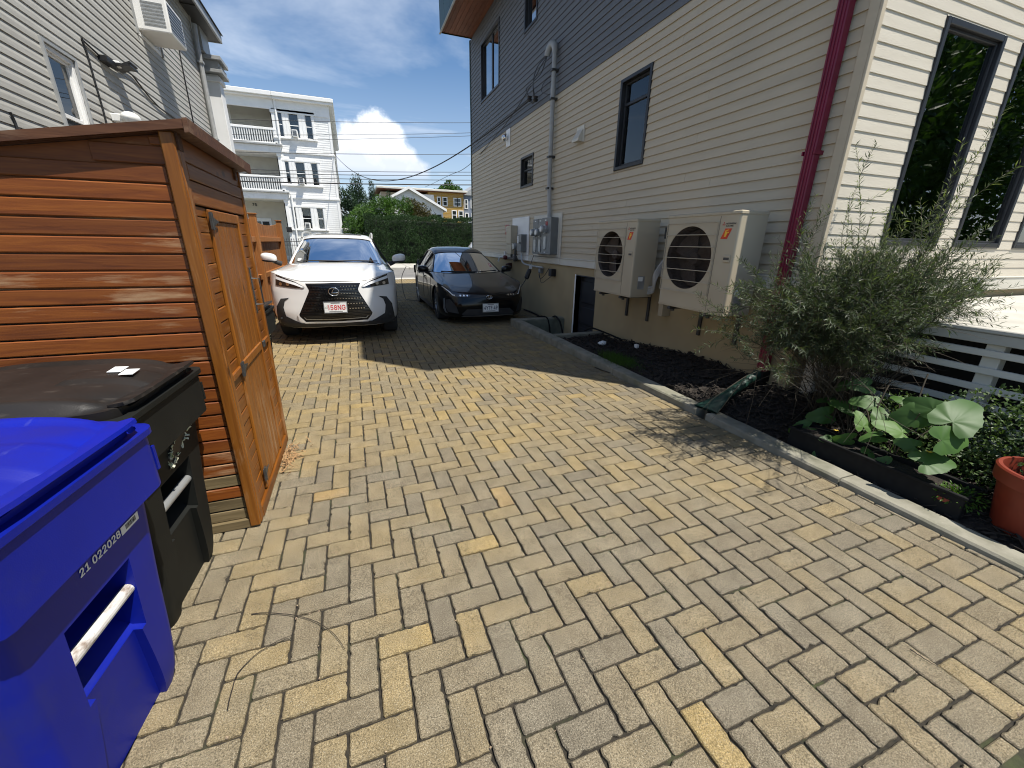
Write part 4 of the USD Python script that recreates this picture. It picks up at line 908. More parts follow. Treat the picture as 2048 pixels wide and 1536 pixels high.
    for y in (y0 + w * .25, y1 - w * .2):
        m = B(); m.box(X0 + .0, 3.729, y - .02, y + .02, z0 - .034, z0 - .003, .003); m.box(3.70, 3.728, y - .02, y + .02, z0 - .36, z0 - .035, .003); m.cyl((X0 + .06, y, z0 - .034), (X0 + .06, y, z0 - .055), .02, n=10); part(h, 'bracket', m, K['dark_metal'])
    return h
red_paint = flat('red_print', (.42, .012, .014), .5); sticker_red = paint('sticker_orange', (.62, .075, .012), (.45, .02, .012), scale=14, rough=.45)
heat_pump('cream wall hung heat pump with a plain dark fan opening, farther of the two', 4.335, 5.195, .842, 1.772, False)
heat_pump('cream wall hung heat pump with wire mesh over its fan, beside the bush', 2.885, 3.80, .842, 1.778, True)
# insulated pipe runs between the two units
pp = thing('pipe_bundle', 'bundle of grey insulated pipes curling out behind the farther heat pump', 'pipes')
for k in range(4):
    o = k * .03; P = resample([(3.70, 4.10 + .02 * k, 1.52 - o), (3.55, 4.18, 1.30 - o), (3.47, 4.22 - .01 * k, 1.12 - o), (3.50, 4.25, .98 - o * .8), (3.50, 4.36, .96 - o * .8)], 24); part(pp, 'pipe', tube(P, .0145, 8), K['grey_pvc'], 40)
m = B(); m.box(3.60, 3.725, 4.14, 4.22, .62, 1.05, .004); part(pp, 'pipe_cover', m, cream)
m = B(); m.box(3.56, 3.725, 4.12, 4.24, 1.55, 1.68, .004); part(pp, 'disconnect_box', m, K['dark_metal'])
m = B(); m.tube(resample([(3.60, 4.15, 1.55), (3.56, 4.05, 1.35), (3.57, 4.12, 1.18), (3.62, 4.25, 1.3)], 20), .009, 6); part(pp, 'whip', m, K['cable'])

# ================================================================== METERS, MAST, SMALL FITTINGS ON THE TAN WALL
FW = 3.73 - .0135
def wbox(th, name, y0, y1, z0, z1, x0, x1, mat, c=.004, label=None): return part(th, name, B().box(x0, x1, y0, y1, z0, z1, c), mat, label=label)
mb = thing('electric_meter_bank', 'grey metal bank of three round electric meters on the tan wall', 'meters')
wbox(mb, 'backboard', 7.24, 8.52, 1.10, 2.02, 3.694, FW, K['cream_trim'])
wbox(mb, 'main_box', 7.36, 7.78, 1.27, 1.94, 3.54, 3.693, K['grey_paint'], .006)
wbox(mb, 'meter_box', 7.79, 8.02, 1.27, 1.935, 3.57, 3.693, K['grey_paint'], .006); wbox(mb, 'meter_box', 8.03, 8.28, 1.27, 1.935, 3.57, 3.693, K['grey_paint'], .006)
for y, z, x in ((7.60, 1.735, 3.54), (7.91, 1.68, 3.57), (8.15, 1.68, 3.57)):
    m_ = part(mb, 'meter', lathe([(.0, -.105), (.055, -.105), (.066, -.09), (.066, -.03), (.082, -.03), (.082, .0)], 24, 'x'), K['grey_light'], 30); mm_ = stage.GetPrimAtPath(m_.GetPath()); UsdGeom.Xformable(mm_).AddTranslateOp().Set(Gf.Vec3d(x, y, z))
    b_ = B(); b_.cyl((x - .1055, y, z), (x - .107, y, z), .046, n=20); part(mb, 'meter_face', b_, K['white_plastic'])
    b_ = B(); b_.box(x - .0085, x - .0005, y - .035, y + .035, z - .37, z - .13, .0); b_ = B(); pl = sbox(-.032, -.34, .032, -.16).buffer(.025); b_.add(prism(pl, .014, frame((0, -1, 0), (0, 0, 1), (x - .0002, y, z)))); part(mb, 'breaker_cover', b_, K['grey_light'])
    b_ = B(); b_.box(x - .004, x - .0005, y - .03, y + .03, 1.885, 1.905); b_.box(x - .004, x - .0005, y - .03, y + .03, 1.30, 1.32); part(mb, 'breaker_label', b_, K['white_plastic'])
b_ = B(); b_.box(3.536, 3.5395, 7.50, 7.60, 1.80, 1.87); part(mb, 'warning_label', b_, flat('warning_red', (.30, .03, .03), .5))
mast = thing('service_mast', 'grey conduit mast with a weatherhead rising up the tan wall', 'conduit')
part(mast, 'conduit', tube([(3.645, 7.66, 1.935), (3.645, 7.70, 2.25), (3.645, 7.735, 2.55), (3.645, 7.74, 4.62)], .041, 14), K['grey_pvc'], 40)
part(mast, 'coupling', B().cyl((3.645, 7.74, 3.93), (3.645, 7.74, 4.10), .047, n=14), K['grey_pvc'], 40)
part(mast, 'weatherhead', tube(resample([(3.645, 7.74, 4.60), (3.645, 7.75, 4.70), (3.63, 7.83, 4.755), (3.61, 7.92, 4.70), (3.60, 7.96, 4.62)], 12), np.r_[np.linspace(.047, .062, 6), np.linspace(.062, .05, 6)], 14), K['grey_pvc'], 40)
for z in (2.45, 2.98, 3.90, 4.33): part(mast, 'strap', B().box(3.59, 3.725, 7.69 , 7.79, z, z + .035, .004), K['dark_metal'])
part(mast, 'flat_conduit', tube([(3.69, 7.84, 1.94), (3.69, 7.85, 3.9)], .012, 6), K['grey_light'])
ins = thing('service_drop_bracket', 'black insulators and looping service wires below the weatherhead', 'cable')
ba, bb = np.array([3.60, 8.72, 4.18]), np.array([3.60, 8.42, 4.10])
for p in (ba, bb): part(ins, 'insulator', lathe([(.0, -.06), (.035, -.05), (.055, -.02), (.035, .0), (.05, .03), (.0, .05)], 12), K['cable'], 40).GetPrim(); UsdGeom.Xformable(stage.GetPrimAtPath(f'/World/service_drop_bracket/insulator' + ('' if p is ba else '_001'))).AddTranslateOp().Set(Gf.Vec3d(*p.tolist()))
for k, (p, sag) in enumerate(((ba, .10), (bb, .02), (bb + [0, .05, -.05], -.04))):
    P = resample([(3.60, 7.95, 4.62), (3.56, 8.12 + .1 * k, 4.50 - sag), (3.56, p[1] + .1 - .05 * k, 4.36), p], 16); part(ins, 'wire', tube(P, .008, 5), K['cable'])
part(ins, 'wire', tube(resample([ba, (3.62, 8.6, 4.07), bb], 8), .012, 5), K['cable'])
part(ins, 'wire', tube(resample([(3.69, 7.9, 4.32), (3.64, 8.2, 4.26), (3.66, 8.28, 4.20), (3.64, 8.1, 4.10), (3.69, 7.84, 4.02)], 16), .006, 5), K['cable'])
tp = thing('telephone_panel', 'pale painted backboard on the tan wall left of the meters', 'panel')
wbox(tp, 'board', 8.80, 9.83, 1.11, 2.03, 3.694, FW, K['white_old'])
bx = thing('utility_box', 'beige utility box with a round dial on the pale backboard', 'utility box')
wbox(bx, 'box', 9.46, 9.78, 1.46, 1.86, 3.52, 3.693, cream, .008); wbox(bx, 'lower_box', 9.46, 9.78, 1.22, 1.445, 3.53, 3.693, cream, .008)
m = B(); m.add(lathe([(0, -.07), (.07, -.07), (.075, .0)], 20, 'x'), move(3.60, 9.34, 1.40)); part(bx, 'dial', m, K['grey_light'], 30)
m = B(); m.cyl((3.60, 9.6, 1.22), (3.60, 9.6, 1.10), .03); m.tube([(3.58, 9.72, 1.12), (3.58, 9.2, 1.115)], .032, 10); m.cyl((3.58, 9.30, 1.33), (3.58, 9.30, 1.12), .03); m.add(lathe([(0, -.05), (.06, -.04), (.07, 0), (.06, .04), (0, .05)], 16, 'x'), move(3.56, 9.26, 1.13)); part(bx, 'regulator', m, K['dark_metal'], 30)
m = B(); m.add(lathe([(0, -.06), (.05, -.05), (.055, .03), (.03, .06), (0, .06)], 14, 'y'), move(3.55, 9.92, 1.13)); part(bx, 'red_valve', m, flat('valve_red', (.10, .012, .014), .5), 30)
m = B(); m.tube(resample([(3.62, 10.02, 1.12), (3.60, 10.25, 1.13), (3.58, 10.42, 1.11), (3.57, 10.5, 1.02)], 12), .022, 8); m.box(3.60, 3.66, 10.10, 10.16, 1.13, 1.27, .004); part(bx, 'white_pipe', m, K['white_plastic'], 40)
dc = thing('disconnect_switch', 'grey disconnect switch box with a torn label on the pale backboard', 'switch box')
wbox(dc, 'box', 8.90, 9.16, 1.29, 1.66, 3.56, 3.693, K['grey_paint'], .006); m = B(); m.box(3.54, 3.56, 8.93, 9.0, 1.46, 1.49, .003); part(dc, 'lever', m, K['cable'])
m = B(); m.box(3.5575, 3.5597, 9.06, 9.13, 1.47, 1.62); part(dc, 'label', m, K['white_plastic'])
m = B(); m.tube(resample([(3.63, 9.05, 1.29), (3.63, 9.03, 1.16), (3.63, 8.95, 1.06), (3.64, 8.75, 1.02), (3.66, 7.9, 1.00)], 20), .02, 8); part(dc, 'conduit', m, K['grey_light'], 40)
sg = thing('wall_sign', 'small red square sign marked RC on the tan siding', 'sign')
wbox(sg, 'plate', 10.10, 10.36, 1.67, 1.90, 3.708, FW, flat('sign_red', (.36, .03, .035), .5), .002)
tm = meshkit.text_mesh('RC', .10, .002, bold=True); tm.apply_transform(frame((0, -1, 0), (0, 0, 1), (3.7065, 10.33, 1.735))); part(sg, 'letters', tm, K['white_plastic'])
cm = thing('security_camera', 'small chrome dome camera on a white plate under the slate siding', 'camera')
wbox(cm, 'plate', 10.10, 10.36, 3.62, 3.98, 3.70, FW, K['white']); m = B(); m.add(trimesh.creation.icosphere(2, .075), move(3.63, 10.25, 3.80)); m.cyl((3.70, 10.25, 3.84), (3.62, 10.25, 3.84), .05); part(cm, 'dome', m, K['chrome'], 40)
vt = thing('vent_hood', 'cream dryer vent hood on the tan siding', 'vent')
V = np.array([[FW, 6.66, 3.27], [FW, 6.84, 3.27], [FW, 6.84, 3.06], [FW, 6.66, 3.06], [3.61, 6.64, 3.06], [3.61, 6.86, 3.06], [3.61, 6.86, 3.10], [3.61, 6.64, 3.10]])
part(vt, 'hood', (V, np.array([[0, 1, 6], [0, 6, 7], [7, 6, 5], [7, 5, 4], [0, 7, 4], [0, 4, 3], [1, 2, 5], [1, 5, 6], [3, 4, 5], [3, 5, 2]])), K['cream_trim']); wbox(vt, 'flange', 6.63, 6.87, 3.05, 3.29, 3.70, FW + .004, K['cream_trim'], .002)
hs = thing('wall_lamp', 'dark fitting low on the stucco beside the black car', 'lamp'); m = B(); m.add(lathe([(0, -.06), (.05, -.05), (.07, 0), (.06, .05), (0, .07)], 14), move(3.64, 9.95, .93)); m.box(3.66, 3.727, 9.9, 10.0, .86, 1.0, .004); part(hs, 'body', m, flat('dark_red', (.05, .012, .012), .5), 40)
# outlets, charging cable with its inline box, hoses
ob = thing('outlet_box', 'grey outlet box hanging below the meters on the stucco', 'outlet'); m = B(); m.box(3.66, 3.728, 8.02, 8.14, .88, 1.0, .006); part(ob, 'box', m, K['grey_paint']); m = B(); m.box(3.655, 3.66, 8.05, 8.11, .91, .97); part(ob, 'face', m, K['grey_light'])
ob2 = thing('outlet_cover', 'black weatherproof outlet cover with a loose cord below the meters', 'outlet'); m = B(); m.box(3.62, 3.728, 7.42, 7.56, .86, 1.0, .012); part(ob2, 'box', m, K['cable']); m = B(); m.tube(resample([(3.66, 7.49, .86), (3.62, 7.62, .78), (3.62, 7.85, .70), (3.66, 8.04, .80), (3.66, 8.08, .9)], 20), .006, 5); m.tube(resample([(3.66, 7.6, 1.02), (3.63, 7.75, .86), (3.63, 7.95, .78), (3.655, 8.08, .85)], 16), .006, 5); part(ob2, 'cord', m, K['cable'])
ev = thing('charging_cable', 'black car charging cable with an inline box hanging from the wall', 'cable')
p1, p2 = on(1052, 558, x=3.50), on(1060, 538, x=3.58)
part(ev, 'cord', tube(resample([on(1068, 510, x=3.66), on(1062, 527, x=3.62), p2], 10), .007, 6), K['cable']); Tn = unit(p1 - p2)
part(ev, 'inline_box', tube([p2, p2 + Tn * .03, p1 - Tn * .03, p1], [.03, .05, .05, .03], 6), K['cable'], 30); part(ev, 'tag', B().add(cbox(-.03, .03, -.004, .004, -.045, .045), move(*(p2 + [0, -.04, .05]))), K['white_plastic'])
part(ev, 'cord', tube(resample([p1, on(1043, 572, x=3.40), on(1030, 582, x=3.30), (3.10, 8.35, .55), (2.9, 8.6, .05), (2.2, 9.9, .03), (1.2, 11.0, .04), (1.15, 11.3, .5), (1.28, 11.2, .85)], 60), .008, 6), K['cable'])
hose = thing('garden_hose', 'black hose running along the wall foot and over the well wall', 'hose')
P = resample([on(1048, 619, z=.02), on(1064, 625, z=.02), on(1078, 632, z=.03), (3.25, 7.15, .14), (3.35, 7.02, .15), (3.40, 6.95, .0), (3.42, 6.9, -.5)], 40); part(hose, 'hose', tube(P, .014, 8), K['black_rubber'], 40)
P = resample([on(1103, 637, x=3.55), on(1112, 633, x=3.50), on(1118, 640, x=3.46), on(1124, 660, x=3.45), on(1126, 680, x=3.45)], 30); part(hose, 'hose', tube(P, .017, 8), K['black_rubber'], 40)
P = resample([(3.45, 5.72, .13), (3.5, 5.55, .20), (3.55, 5.2, .18), (3.6, 4.9, .14)], 24); part(hose, 'hose', tube(P, .014, 8), K['black_rubber'], 40)
# green drain sleeve from the downspout over the kerb gap
dg = thing('drain_sleeve', 'flattened dark green drain sleeve from the downspout to the kerb gap', 'drain')
C_ = resample([(3.66, 2.70, .30), (3.55, 2.70, .26), (3.35, 2.66, .20), (3.12, 2.60, .15), (2.95, 2.57, .10), (2.86, 2.55, .075)], 26); wv = np.r_[np.linspace(.05, .045, 16), np.linspace(.045, .115, 10)]; hv = np.r_[np.linspace(.045, .035, 16), np.linspace(.035, .012, 10)]
G = []
for i in range(26):
    t = unit(np.gradient(C_, axis=0)[i]); s = unit(np.cross(t, [0, 0, 1])); u = np.cross(s, t); a = np.linspace(0, 2 * np.pi, 20, endpoint=False); G.append(C_[i] + (wv[i] * np.cos(a))[:, None] * s + (hv[i] * (1 + .12 * math.sin(i * 1.9)) * np.sin(a))[:, None] * u)
part(dg, 'sleeve', grid(np.array(G), closed=True), paint('green_sleeve', (.006, .032, .024), (.014, .048, .036), scale=14, rough=.45, bump=.4, bscale=60), True)
m = B(); m.box(3.61, 3.715, 2.635, 2.745, .22, .33, .006); part(dg, 'adapter', m, K['black_rubber'])
# scraps in the bed
pl_ = thing('litter_scrap', 'crumpled white plastic scrap on the dark mulch by the light well', 'litter'); m = B(); P0 = on(1205, 686, z=.13)
mm = trimesh.creation.icosphere(3, .05); vv = mm.vertices * [1.2, .6, .7]; vv = vv * (1 + .9 * (meshkit.fbm(vv * 40 + 3, 3, 1)[:, None] - .5)); m.add((vv, mm.faces), move(*P0)); part(pl_, 'scrap', m, K['white_plastic'])
cp = thing('litter_scrap', 'small white plastic cap on the mulch, nearer than the white scrap', 'litter'); m = B(); P0 = on(1273, 693, z=.16); m.box(-.022, .022, -.03, .03, -.02, .03, .006, T=move(*P0)); part(cp, 'cap', m, K['white_plastic'])

# ---------------------------------------------------------- fittings on the grey house
fb = thing('floodlight_bracket', 'black folded bracket with a small lamp on the grey siding', 'fixture')
P0 = on(250, 135, x=-2.55); m = B(); m.box(-2.67, -2.45, P0[1] - .12, P0[1] + .10, P0[2] - .01, P0[2] + .01, T=None); m.add(cbox(-.10, .10, -.09, .12, -.012, .012), move(-2.56, P0[1] + .05, P0[2] + .02) @ rot([0, 1, 0], -24)); m.box(-2.69, -2.60, P0[1] - .34, P0[1] - .1, P0[2] - .05, P0[2] + .015, .004); part(fb, 'bracket', m, K['cable'])
m = B(); m.box(-2.66, -2.58, P0[1] - .06, P0[1] + .0, P0[2] - .02, P0[2] + .05, .01); part(fb, 'lamp', m, K['white_plastic'])
cw = thing('wall_cable', 'thin dark cable stapled down the grey siding past the bracket', 'cable')
P = [on(a, b_, x=-2.672) for a, b_ in ((165, 80), (190, 103), (222, 134), (262, 148), (280, 170), (300, 195), (325, 220), (350, 238))]; part(cw, 'cable', tube(resample(P, 40), .011, 5), K['cable'])
for k, pts in enumerate((((163, 75), (178, 120), (192, 170), (205, 215), (214, 250)), ((345, 25), (355, 80), (366, 140), (378, 200), (388, 250)), ((20, 224), (32, 250), (38, 268)))):
    c_ = thing('wall_cable', ('upright dark cable between the window and the bracket on grey siding', 'upright cable close to the far corner of the grey siding', 'short dangling cable low on the grey siding at far left')[k], 'cable'); part(c_, 'cable', tube(resample([on(a, b_, x=-2.674) for a, b_ in pts], 24), .011, 5), K['cable'])
fl = thing('white_floodlight', 'white floodlight poking up behind the shed roof on the grey siding', 'fixture'); P0 = on(262, 238, x=-2.5); m = B(); m.add(trimesh.creation.icosphere(2, .10), move(*P0) @ np.diag([1, 1.4, .8, 1])); m.box(-2.69, -2.5, P0[1] - .05, P0[1] + .05, P0[2] - .05, P0[2] + .04, .01); part(fl, 'lamp', m, K['white_plastic'], 40)
def window_ac(label, w, u0, u1, z0, z1, out, mat='white_old', group=None):
    a = thing('window_air_conditioner', label, 'air conditioner', group)
    part(a, 'case', w.mk(u0, u1, -.1, out, z0, z1, .012), K[mat])
    g = B(); nb_ = 8
    for k in range(nb_): g_ = z0 + .05 + (z1 - z0 - .1) * k / (nb_ - 1); w.box(g, u0 + .045, u1 - .045, out - .002, out + .006, g_ - .008, g_ + .008)
    part(a, 'grille', g, K['grey_light']); part(a, 'grille_back', w.mk(u0 + .04, u1 - .04, out - .004, out + .0012, z0 + .04, z1 - .04), K['dark_metal'])
    return a
ac0 = window_ac('white air conditioner sticking out of the upper window of the grey house', wg, 9.12, 9.80, 4.46, 4.90, .42)
m = B()
for k in range(7): y = 9.117; m.box(-2.60, -2.33, 9.113, 9.119, 4.53 + k * .045, 4.55 + k * .045)
part(ac0, 'side_louvres', m, K['grey_light'])

# ================================================================== CARS
def mirror_curve(h):
    h = np.asarray(h, float); return np.vstack([h[::-1][:-1] * [-1, 1, 1] if h[0, 0] == 0 else h[::-1] * [-1, 1, 1], h])
def sym(pts): return Polygon(list(pts) + [(-x, z) for x, z in pts[::-1]]).buffer(0)
def both(pts): P = Polygon(pts).buffer(0); return [P, affinity.scale(P, -1, 1, origin=(0, 0))]
glass_car = pane('car_glass', (.34, .37, .37), .0, 1.45)
tyre_m = paint('tyre_rubber', (.016, .016, .016), (.026, .025, .024), rough=.85, scale=40)
rim_m = flat('alloy_rim', (.30, .305, .31), .3, .9); lamp_black = flat('lamp_black', (.008, .008, .009), .08, 0, .6, 1.0)
led_white = flat('lamp_strip', (.78, .79, .80), .25, 0, .5, .6); cabin_m = paint('cabin_trim', (.022, .022, .023), (.035, .034, .033), rough=.8, scale=8)
seat_m = paint('seat_cloth', (.06, .058, .055), (.045, .043, .04), rough=.8, scale=20); satin = flat('satin_silver', (.45, .455, .46), .3, .85)
def build_car(name, label, loc, rz, P, body, seats=seat_m):
    c = thing(name, label, 'car', loc=loc, rz=rz)
    FC = [mirror_curve(h) for h in P['fascia']]; F = loft(FC, 81, 46)
    part(c, 'front_bumper', grid(F, flip=True), body, True)
    pts = F.reshape(-1, 3); itp = LinearNDInterpolator(pts[:, [0, 2]], pts[:, 1]); fb = LinearNDInterpolator(np.vstack([pts[:, [0, 2]], [[-2, -1], [2, -1], [2, 3], [-2, 3]]]), np.r_[pts[:, 1], [.6] * 4])
    def on_face(off):
        def fn(v):
            y = itp(v); y = np.where(np.isnan(y), fb(v), y); return np.c_[v[:, 0], y - off, v[:, 1]]
        return fn
    lay = lambda nm, poly, m, off, cell=.03, par=c, **kw: part(par, nm, drape(poly, on_face(off), cell, flip=False), m, 40, **kw)
    H = loft([mirror_curve(h) for h in P['hood']], 81, 30)
    if 'crease' in P:
        x = H[..., 0]; t = np.linspace(0, 1, 30)[:, None]; H[..., 2] += P['crease'] * np.exp(-((np.abs(x) - (.40 + .18 * t)) / .075) ** 2) * np.sin(np.pi * np.clip(t * 1.02, 0, 1)) ** .7
    part(c, 'hood', grid(H, flip=True), body, True)
    seam = H[0].copy(); seam[:, 2] -= .002; seam[:, 1] -= .004; part(c, 'hood_seam', tube(seam[8:-8], .0035, 5), cabin_m)
    W0 = [mirror_curve(h) for h in P['shield']]; WS = loft(W0, 41, 14); n_ = np.array([0, -.5, .86]); 
    part(c, 'windshield', grid(WS, flip=True), glass_car, True)
    cow = np.stack([H[-1] + [0, 0, -.002], H[-1] * [1, 1, 1] + [0, .09, -.03]]); part(c, 'cowl', grid(cow, flip=True), cabin_m, True)
    RF = loft([mirror_curve(h) for h in P['roof']], 41, 24); part(c, 'roof', grid(RF, flip=True), body, True)
    # frame round the windshield, cant rails, side glass
    for sx in (-1, 1):
        e = WS[:, -1] if sx > 0 else WS[:, 0]; r_e = RF[:, -1] if sx > 0 else RF[:, 0]
        part(c, 'pillar', tube(np.vstack([e + [0, .015, -.012]]), P.get('pil', .030), 8), body, True)
        part(c, 'cant_rail', tube(r_e + [0, 0, -.018], .026, 8), body, True)
        bl = np.array([[sx * x, y, z] for x, y, z in P['belt']]); top = np.vstack([e[::2], r_e[1::2]]) + [sx * .008, 0, -.03]
        n = 40; A, T = resample(bl, n), resample(top, n); part(c, 'side_window', grid(np.stack([A, T]), flip=sx < 0), glass_car, True)
        for t_ in P['posts']: i = int(t_ * (n - 1)); part(c, 'window_post', tube([A[i] + [sx * .004, 0, 0], T[i]], .024, 6), cabin_m)
        part(c, 'window_trim', tube(A + [sx * .006, 0, .004], .009, 5), P.get('trim', satin))
    part(c, 'windshield_trim', tube(WS[-1] + [0, -.004, 0], .010, 5), cabin_m); part(c, 'wiper', tube(resample([H[-1][30] + [0, .03, .01], H[-1][50] + [0, .05, .03], H[-1][66] + [0, .09, .04]], 10), .009, 5), cabin_m)
    part(c, 'wiper', tube(resample([H[-1][16] + [0, .07, .03], H[-1][28] + [0, .04, .03], H[-1][44] + [0, .03, .02]], 10), .009, 5), cabin_m)
    # flanks with wheel openings
    q = P['side']; ys, zb = np.array(q['belt']).T; top = PchipInterpolator(ys, zb); yy_ = np.linspace(ys[0], ys[-1], 60)
    out = Polygon([(y, q['sill']) for y in (ys[0], ys[-1])] + [(y, top(y)) for y in yy_[::-1]])
    for yw in P['wheels']: out = out.difference(shapely.Point(yw, P['wz']).buffer(P['arch'], 24))
    pl = PchipInterpolator(*np.array(q['plan']).T)
    def flank(sx): return lambda v: np.c_[sx * pl(v[:, 0]) * (1 - q['bulge'] * ((v[:, 1] - q['zm']) / .45) ** 2 - q.get('tumble', .0) * np.clip(v[:, 1] - q['zm'], 0, 1)), v[:, 0], v[:, 1]]
    for sx in (-1, 1):
        part(c, 'flank', drape(out, flank(sx), .08, flip=sx > 0), body, 50)
        for yw in P['wheels']: part(c, 'arch_trim', drape(ring(shapely.Point(yw, P['wz']).buffer(P['arch'] + P['arch_t'], 24), shapely.Point(yw, P['wz']).buffer(P['arch'] - .01, 24)).intersection(sbox(-1, q['sill'], 9, 9)), lambda v: flank(sx)(v) + [sx * .006, 0, 0], .1, flip=sx > 0), P['arch_m'], 50)
        part(c, 'sill', B().box(*sorted((sx * (P['W'] - .10), sx * (P['W'] - .015))), P['wheels'][0] + P['arch'], P['wheels'][1] - P['arch'], q['sill'] - .09, q['sill'] + .01, .02), cabin_m)
        for k, ya in enumerate(P['doors']):
            y_ = np.full(20, ya); z_ = np.linspace(q['sill'] + .05, float(top(ya)) - .01, 20); part(c, 'door_seam', tube(flank(sx)(np.c_[y_, z_]) + [sx * .001, 0, 0], .004, 4), cabin_m)
        for ya in P['doors'][1:]: part(c, 'door_handle', B().add(tube(flank(sx)(np.c_[[ya - .22, ya - .06], [float(top(ya)) - .12] * 2]) + [sx * .02, 0, 0], .014, 8)), body, True)
        # mirror
        mx, my, mz = P['mirror']; G = trimesh.creation.icosphere(3, 1.0); v = G.vertices.copy(); v = np.sign(v) * np.abs(v) ** .8; v[:, 1] = np.where(v[:, 1] > 0, v[:, 1] * .35, v[:, 1]); v = v * [.115, .10, .072]; v[:, 2] += v[:, 0] * .12
        mr = part(c, 'mirror', (v * [sx, 1, 1] + [sx * mx, my, mz], G.faces if sx > 0 else G.faces[:, ::-1]), body, True)
        part(mr, 'mirror_foot', B().add(tube([(sx * (mx - .16), my + .06, mz - .10), (sx * (mx - .04), my + .02, mz - .05)], [.04, .03], 8)), cabin_m, True)
        part(mr, 'mirror_base', B().add((lambda vv: (vv * [sx, 1, 1] + [sx * mx, my, mz - .045], G.faces if sx > 0 else G.faces[:, ::-1]))(v * [.9, .9, .35])), cabin_m, True)
    # tail, floor, cabin
    tl = P['tail']; part(c, 'tail', grid(loft([mirror_curve(h) for h in tl], 31, 10), flip=True), body, True)
    zf = q['sill'] - .04; Wi = P['W'] - .06
    part(c, 'underbody', B().box(-Wi + .02, Wi - .02, .35, tl[0][0][1] - .1, zf - .05, zf, .02), cabin_m)
    for yw in P['wheels']: part(c, 'wheel_housing', B().box(-Wi + .16, Wi - .16, yw - .4, yw + .4, zf, .62 if yw < 2 else .7), cabin_m)
    part(c, 'firewall', B().box(-Wi + .05, Wi - .05, .42, .46, zf, P['fw_z']), cabin_m)
    dsh = P['dash']; part(c, 'dashboard', loft_box(-Wi + .12, Wi - .12, dsh[0], dsh[1], dsh[2] - .16, dsh[2]), cabin_m)
    sw = np.array([[dsh[3] + .17 * math.cos(a), dsh[1] + .06 + .06 * math.sin(a), dsh[2] - .03 + .17 * math.sin(a)] for a in np.linspace(0, 2 * math.pi, 25)]); part(c, 'steering_wheel', B().tube(sw, .015, 6).tube([sw[0], sw[12]], .02, 6), cabin_m, True)
    for sx in (-1, 1):
        for row in (0, 1):
            y0 = dsh[1] + .55 + row * .85; b = B().box(sx * .36 - .24, sx * .36 + .24, y0, y0 + .16, dsh[2] - .45, dsh[2] + .16, .07); b.box(sx * .36 - .13, sx * .36 + .13, y0 + .05, y0 + .15, dsh[2] + .19, dsh[2] + .37, .05); part(c, 'seat', b, seats, True)
    part(c, 'cabin_floor', B().box(-Wi + .1, Wi - .1, dsh[0], tl[0][0][1] - .25, dsh[2] - .62, dsh[2] - .58), cabin_m)
    ws_t = WS[-2][20]; part(c, 'inner_mirror', B().box(-.11, .11, ws_t[1] + .06, ws_t[1] + .09, ws_t[2] - .14, ws_t[2] - .075, .015).box(-.05, .05, ws_t[1] - .04, ws_t[1] + .05, ws_t[2] - .07, ws_t[2] - .02, .01), cabin_m)
    for yw in P['wheels']:
        for sx in (-1, 1):
            R, wd, xo = P['R'], .225, P['W'] - .02
            w = part(c, 'wheel', B().add(lathe([(R * .62, -wd), (R * .93, -wd), (R, -wd + .03), (R, -.03), (R * .985, -.012), (R * .93, .0), (R * .70, -.002), (R * .66, -.02)], 40, 'x'), move(xo, yw, R) if sx > 0 else np.diag([-1, 1, 1, 1]) @ move(xo, yw, R)), tyre_m, 40)
            rm = B(); rm.add(lathe([(0, -.03), (.05, -.028), (.06, -.05), (R * .60, -.07), (R * .64, -.015), (R * .685, -.012), (R * .67, -wd + .02)], 40, 'x'))
            for k in range(5):
                a = k * 2 * math.pi / 5
                for da in (-.16, .16): rm.add(tube([(-.03, .05 * math.cos(a), .05 * math.sin(a)), (-.018, R * .64 * math.cos(a + da), R * .64 * math.sin(a + da))], [.022, .016], 6))
            part(w, 'rim', B().add(rm, move(xo, yw, R) if sx > 0 else np.diag([-1, 1, 1, 1]) @ move(xo, yw, R)), rim_m, 40)
    return c, lay, on_face
def loft_box(x0, x1, y0, y1, z0, z1): return B().box(x0, x1, y0, y1, z0, z1, .05)
def plate(c, x, z, y, txt, col, tilt, serif=None, small=None):
    Tn = frame((1, 0, 0), (0, math.sin(tilt), math.cos(tilt)), (x, y, z)) @ np.diag([1, 1, 1, 1.0])
    pl = part(c, 'licence_plate', prism(sbox(-.152, -.076, .152, .076).buffer(-.008).buffer(.008), .004, Tn), K['white_plastic'])
    part(pl, 'plate_frame', prism(ring(sbox(-.158, -.082, .158, .082), sbox(-.148, -.070, .148, .070)), .0055, Tn), satin)
    mcol = flat('plate_ink_' + name_safe(txt), col, .5)
    tm = meshkit.text_mesh(txt, .066, .001, bold=True); w = tm.bounds[1][0]; x0 = -.075 if serif else -.132; tm.apply_scale([(.207 if serif else .264) / w, 1, 1]); tm.apply_translation((x0, -.035, .0042)); tm.apply_transform(Tn); part(pl, 'plate_number', tm, mcol)
    if serif:
        for ch, yy_ in ((serif[0], .002), (serif[1], -.036)): tm = meshkit.text_mesh(ch, .03, .001, bold=True); tm.apply_translation((-.106, yy_, .0042)); tm.apply_transform(Tn); part(pl, 'plate_letter', tm, mcol)
        car_ = Polygon([(-.142, -.012), (-.140, .002), (-.132, .004), (-.126, .012), (-.116, .012), (-.112, .003), (-.109, .0), (-.109, -.012)]); part(pl, 'plate_mark', prism(ring(car_, car_.buffer(-.0025)), .0052, Tn), flat('plate_green', (.12, .22, .12), .5))
    for yy_ in (.055, -.063): part(pl, 'plate_strip', prism(sbox(-.06, yy_, .06, yy_ + .009) if yy_ > 0 else sbox(-.09, yy_, .09, yy_ + .007), .005, Tn), K['cable'])
    return pl
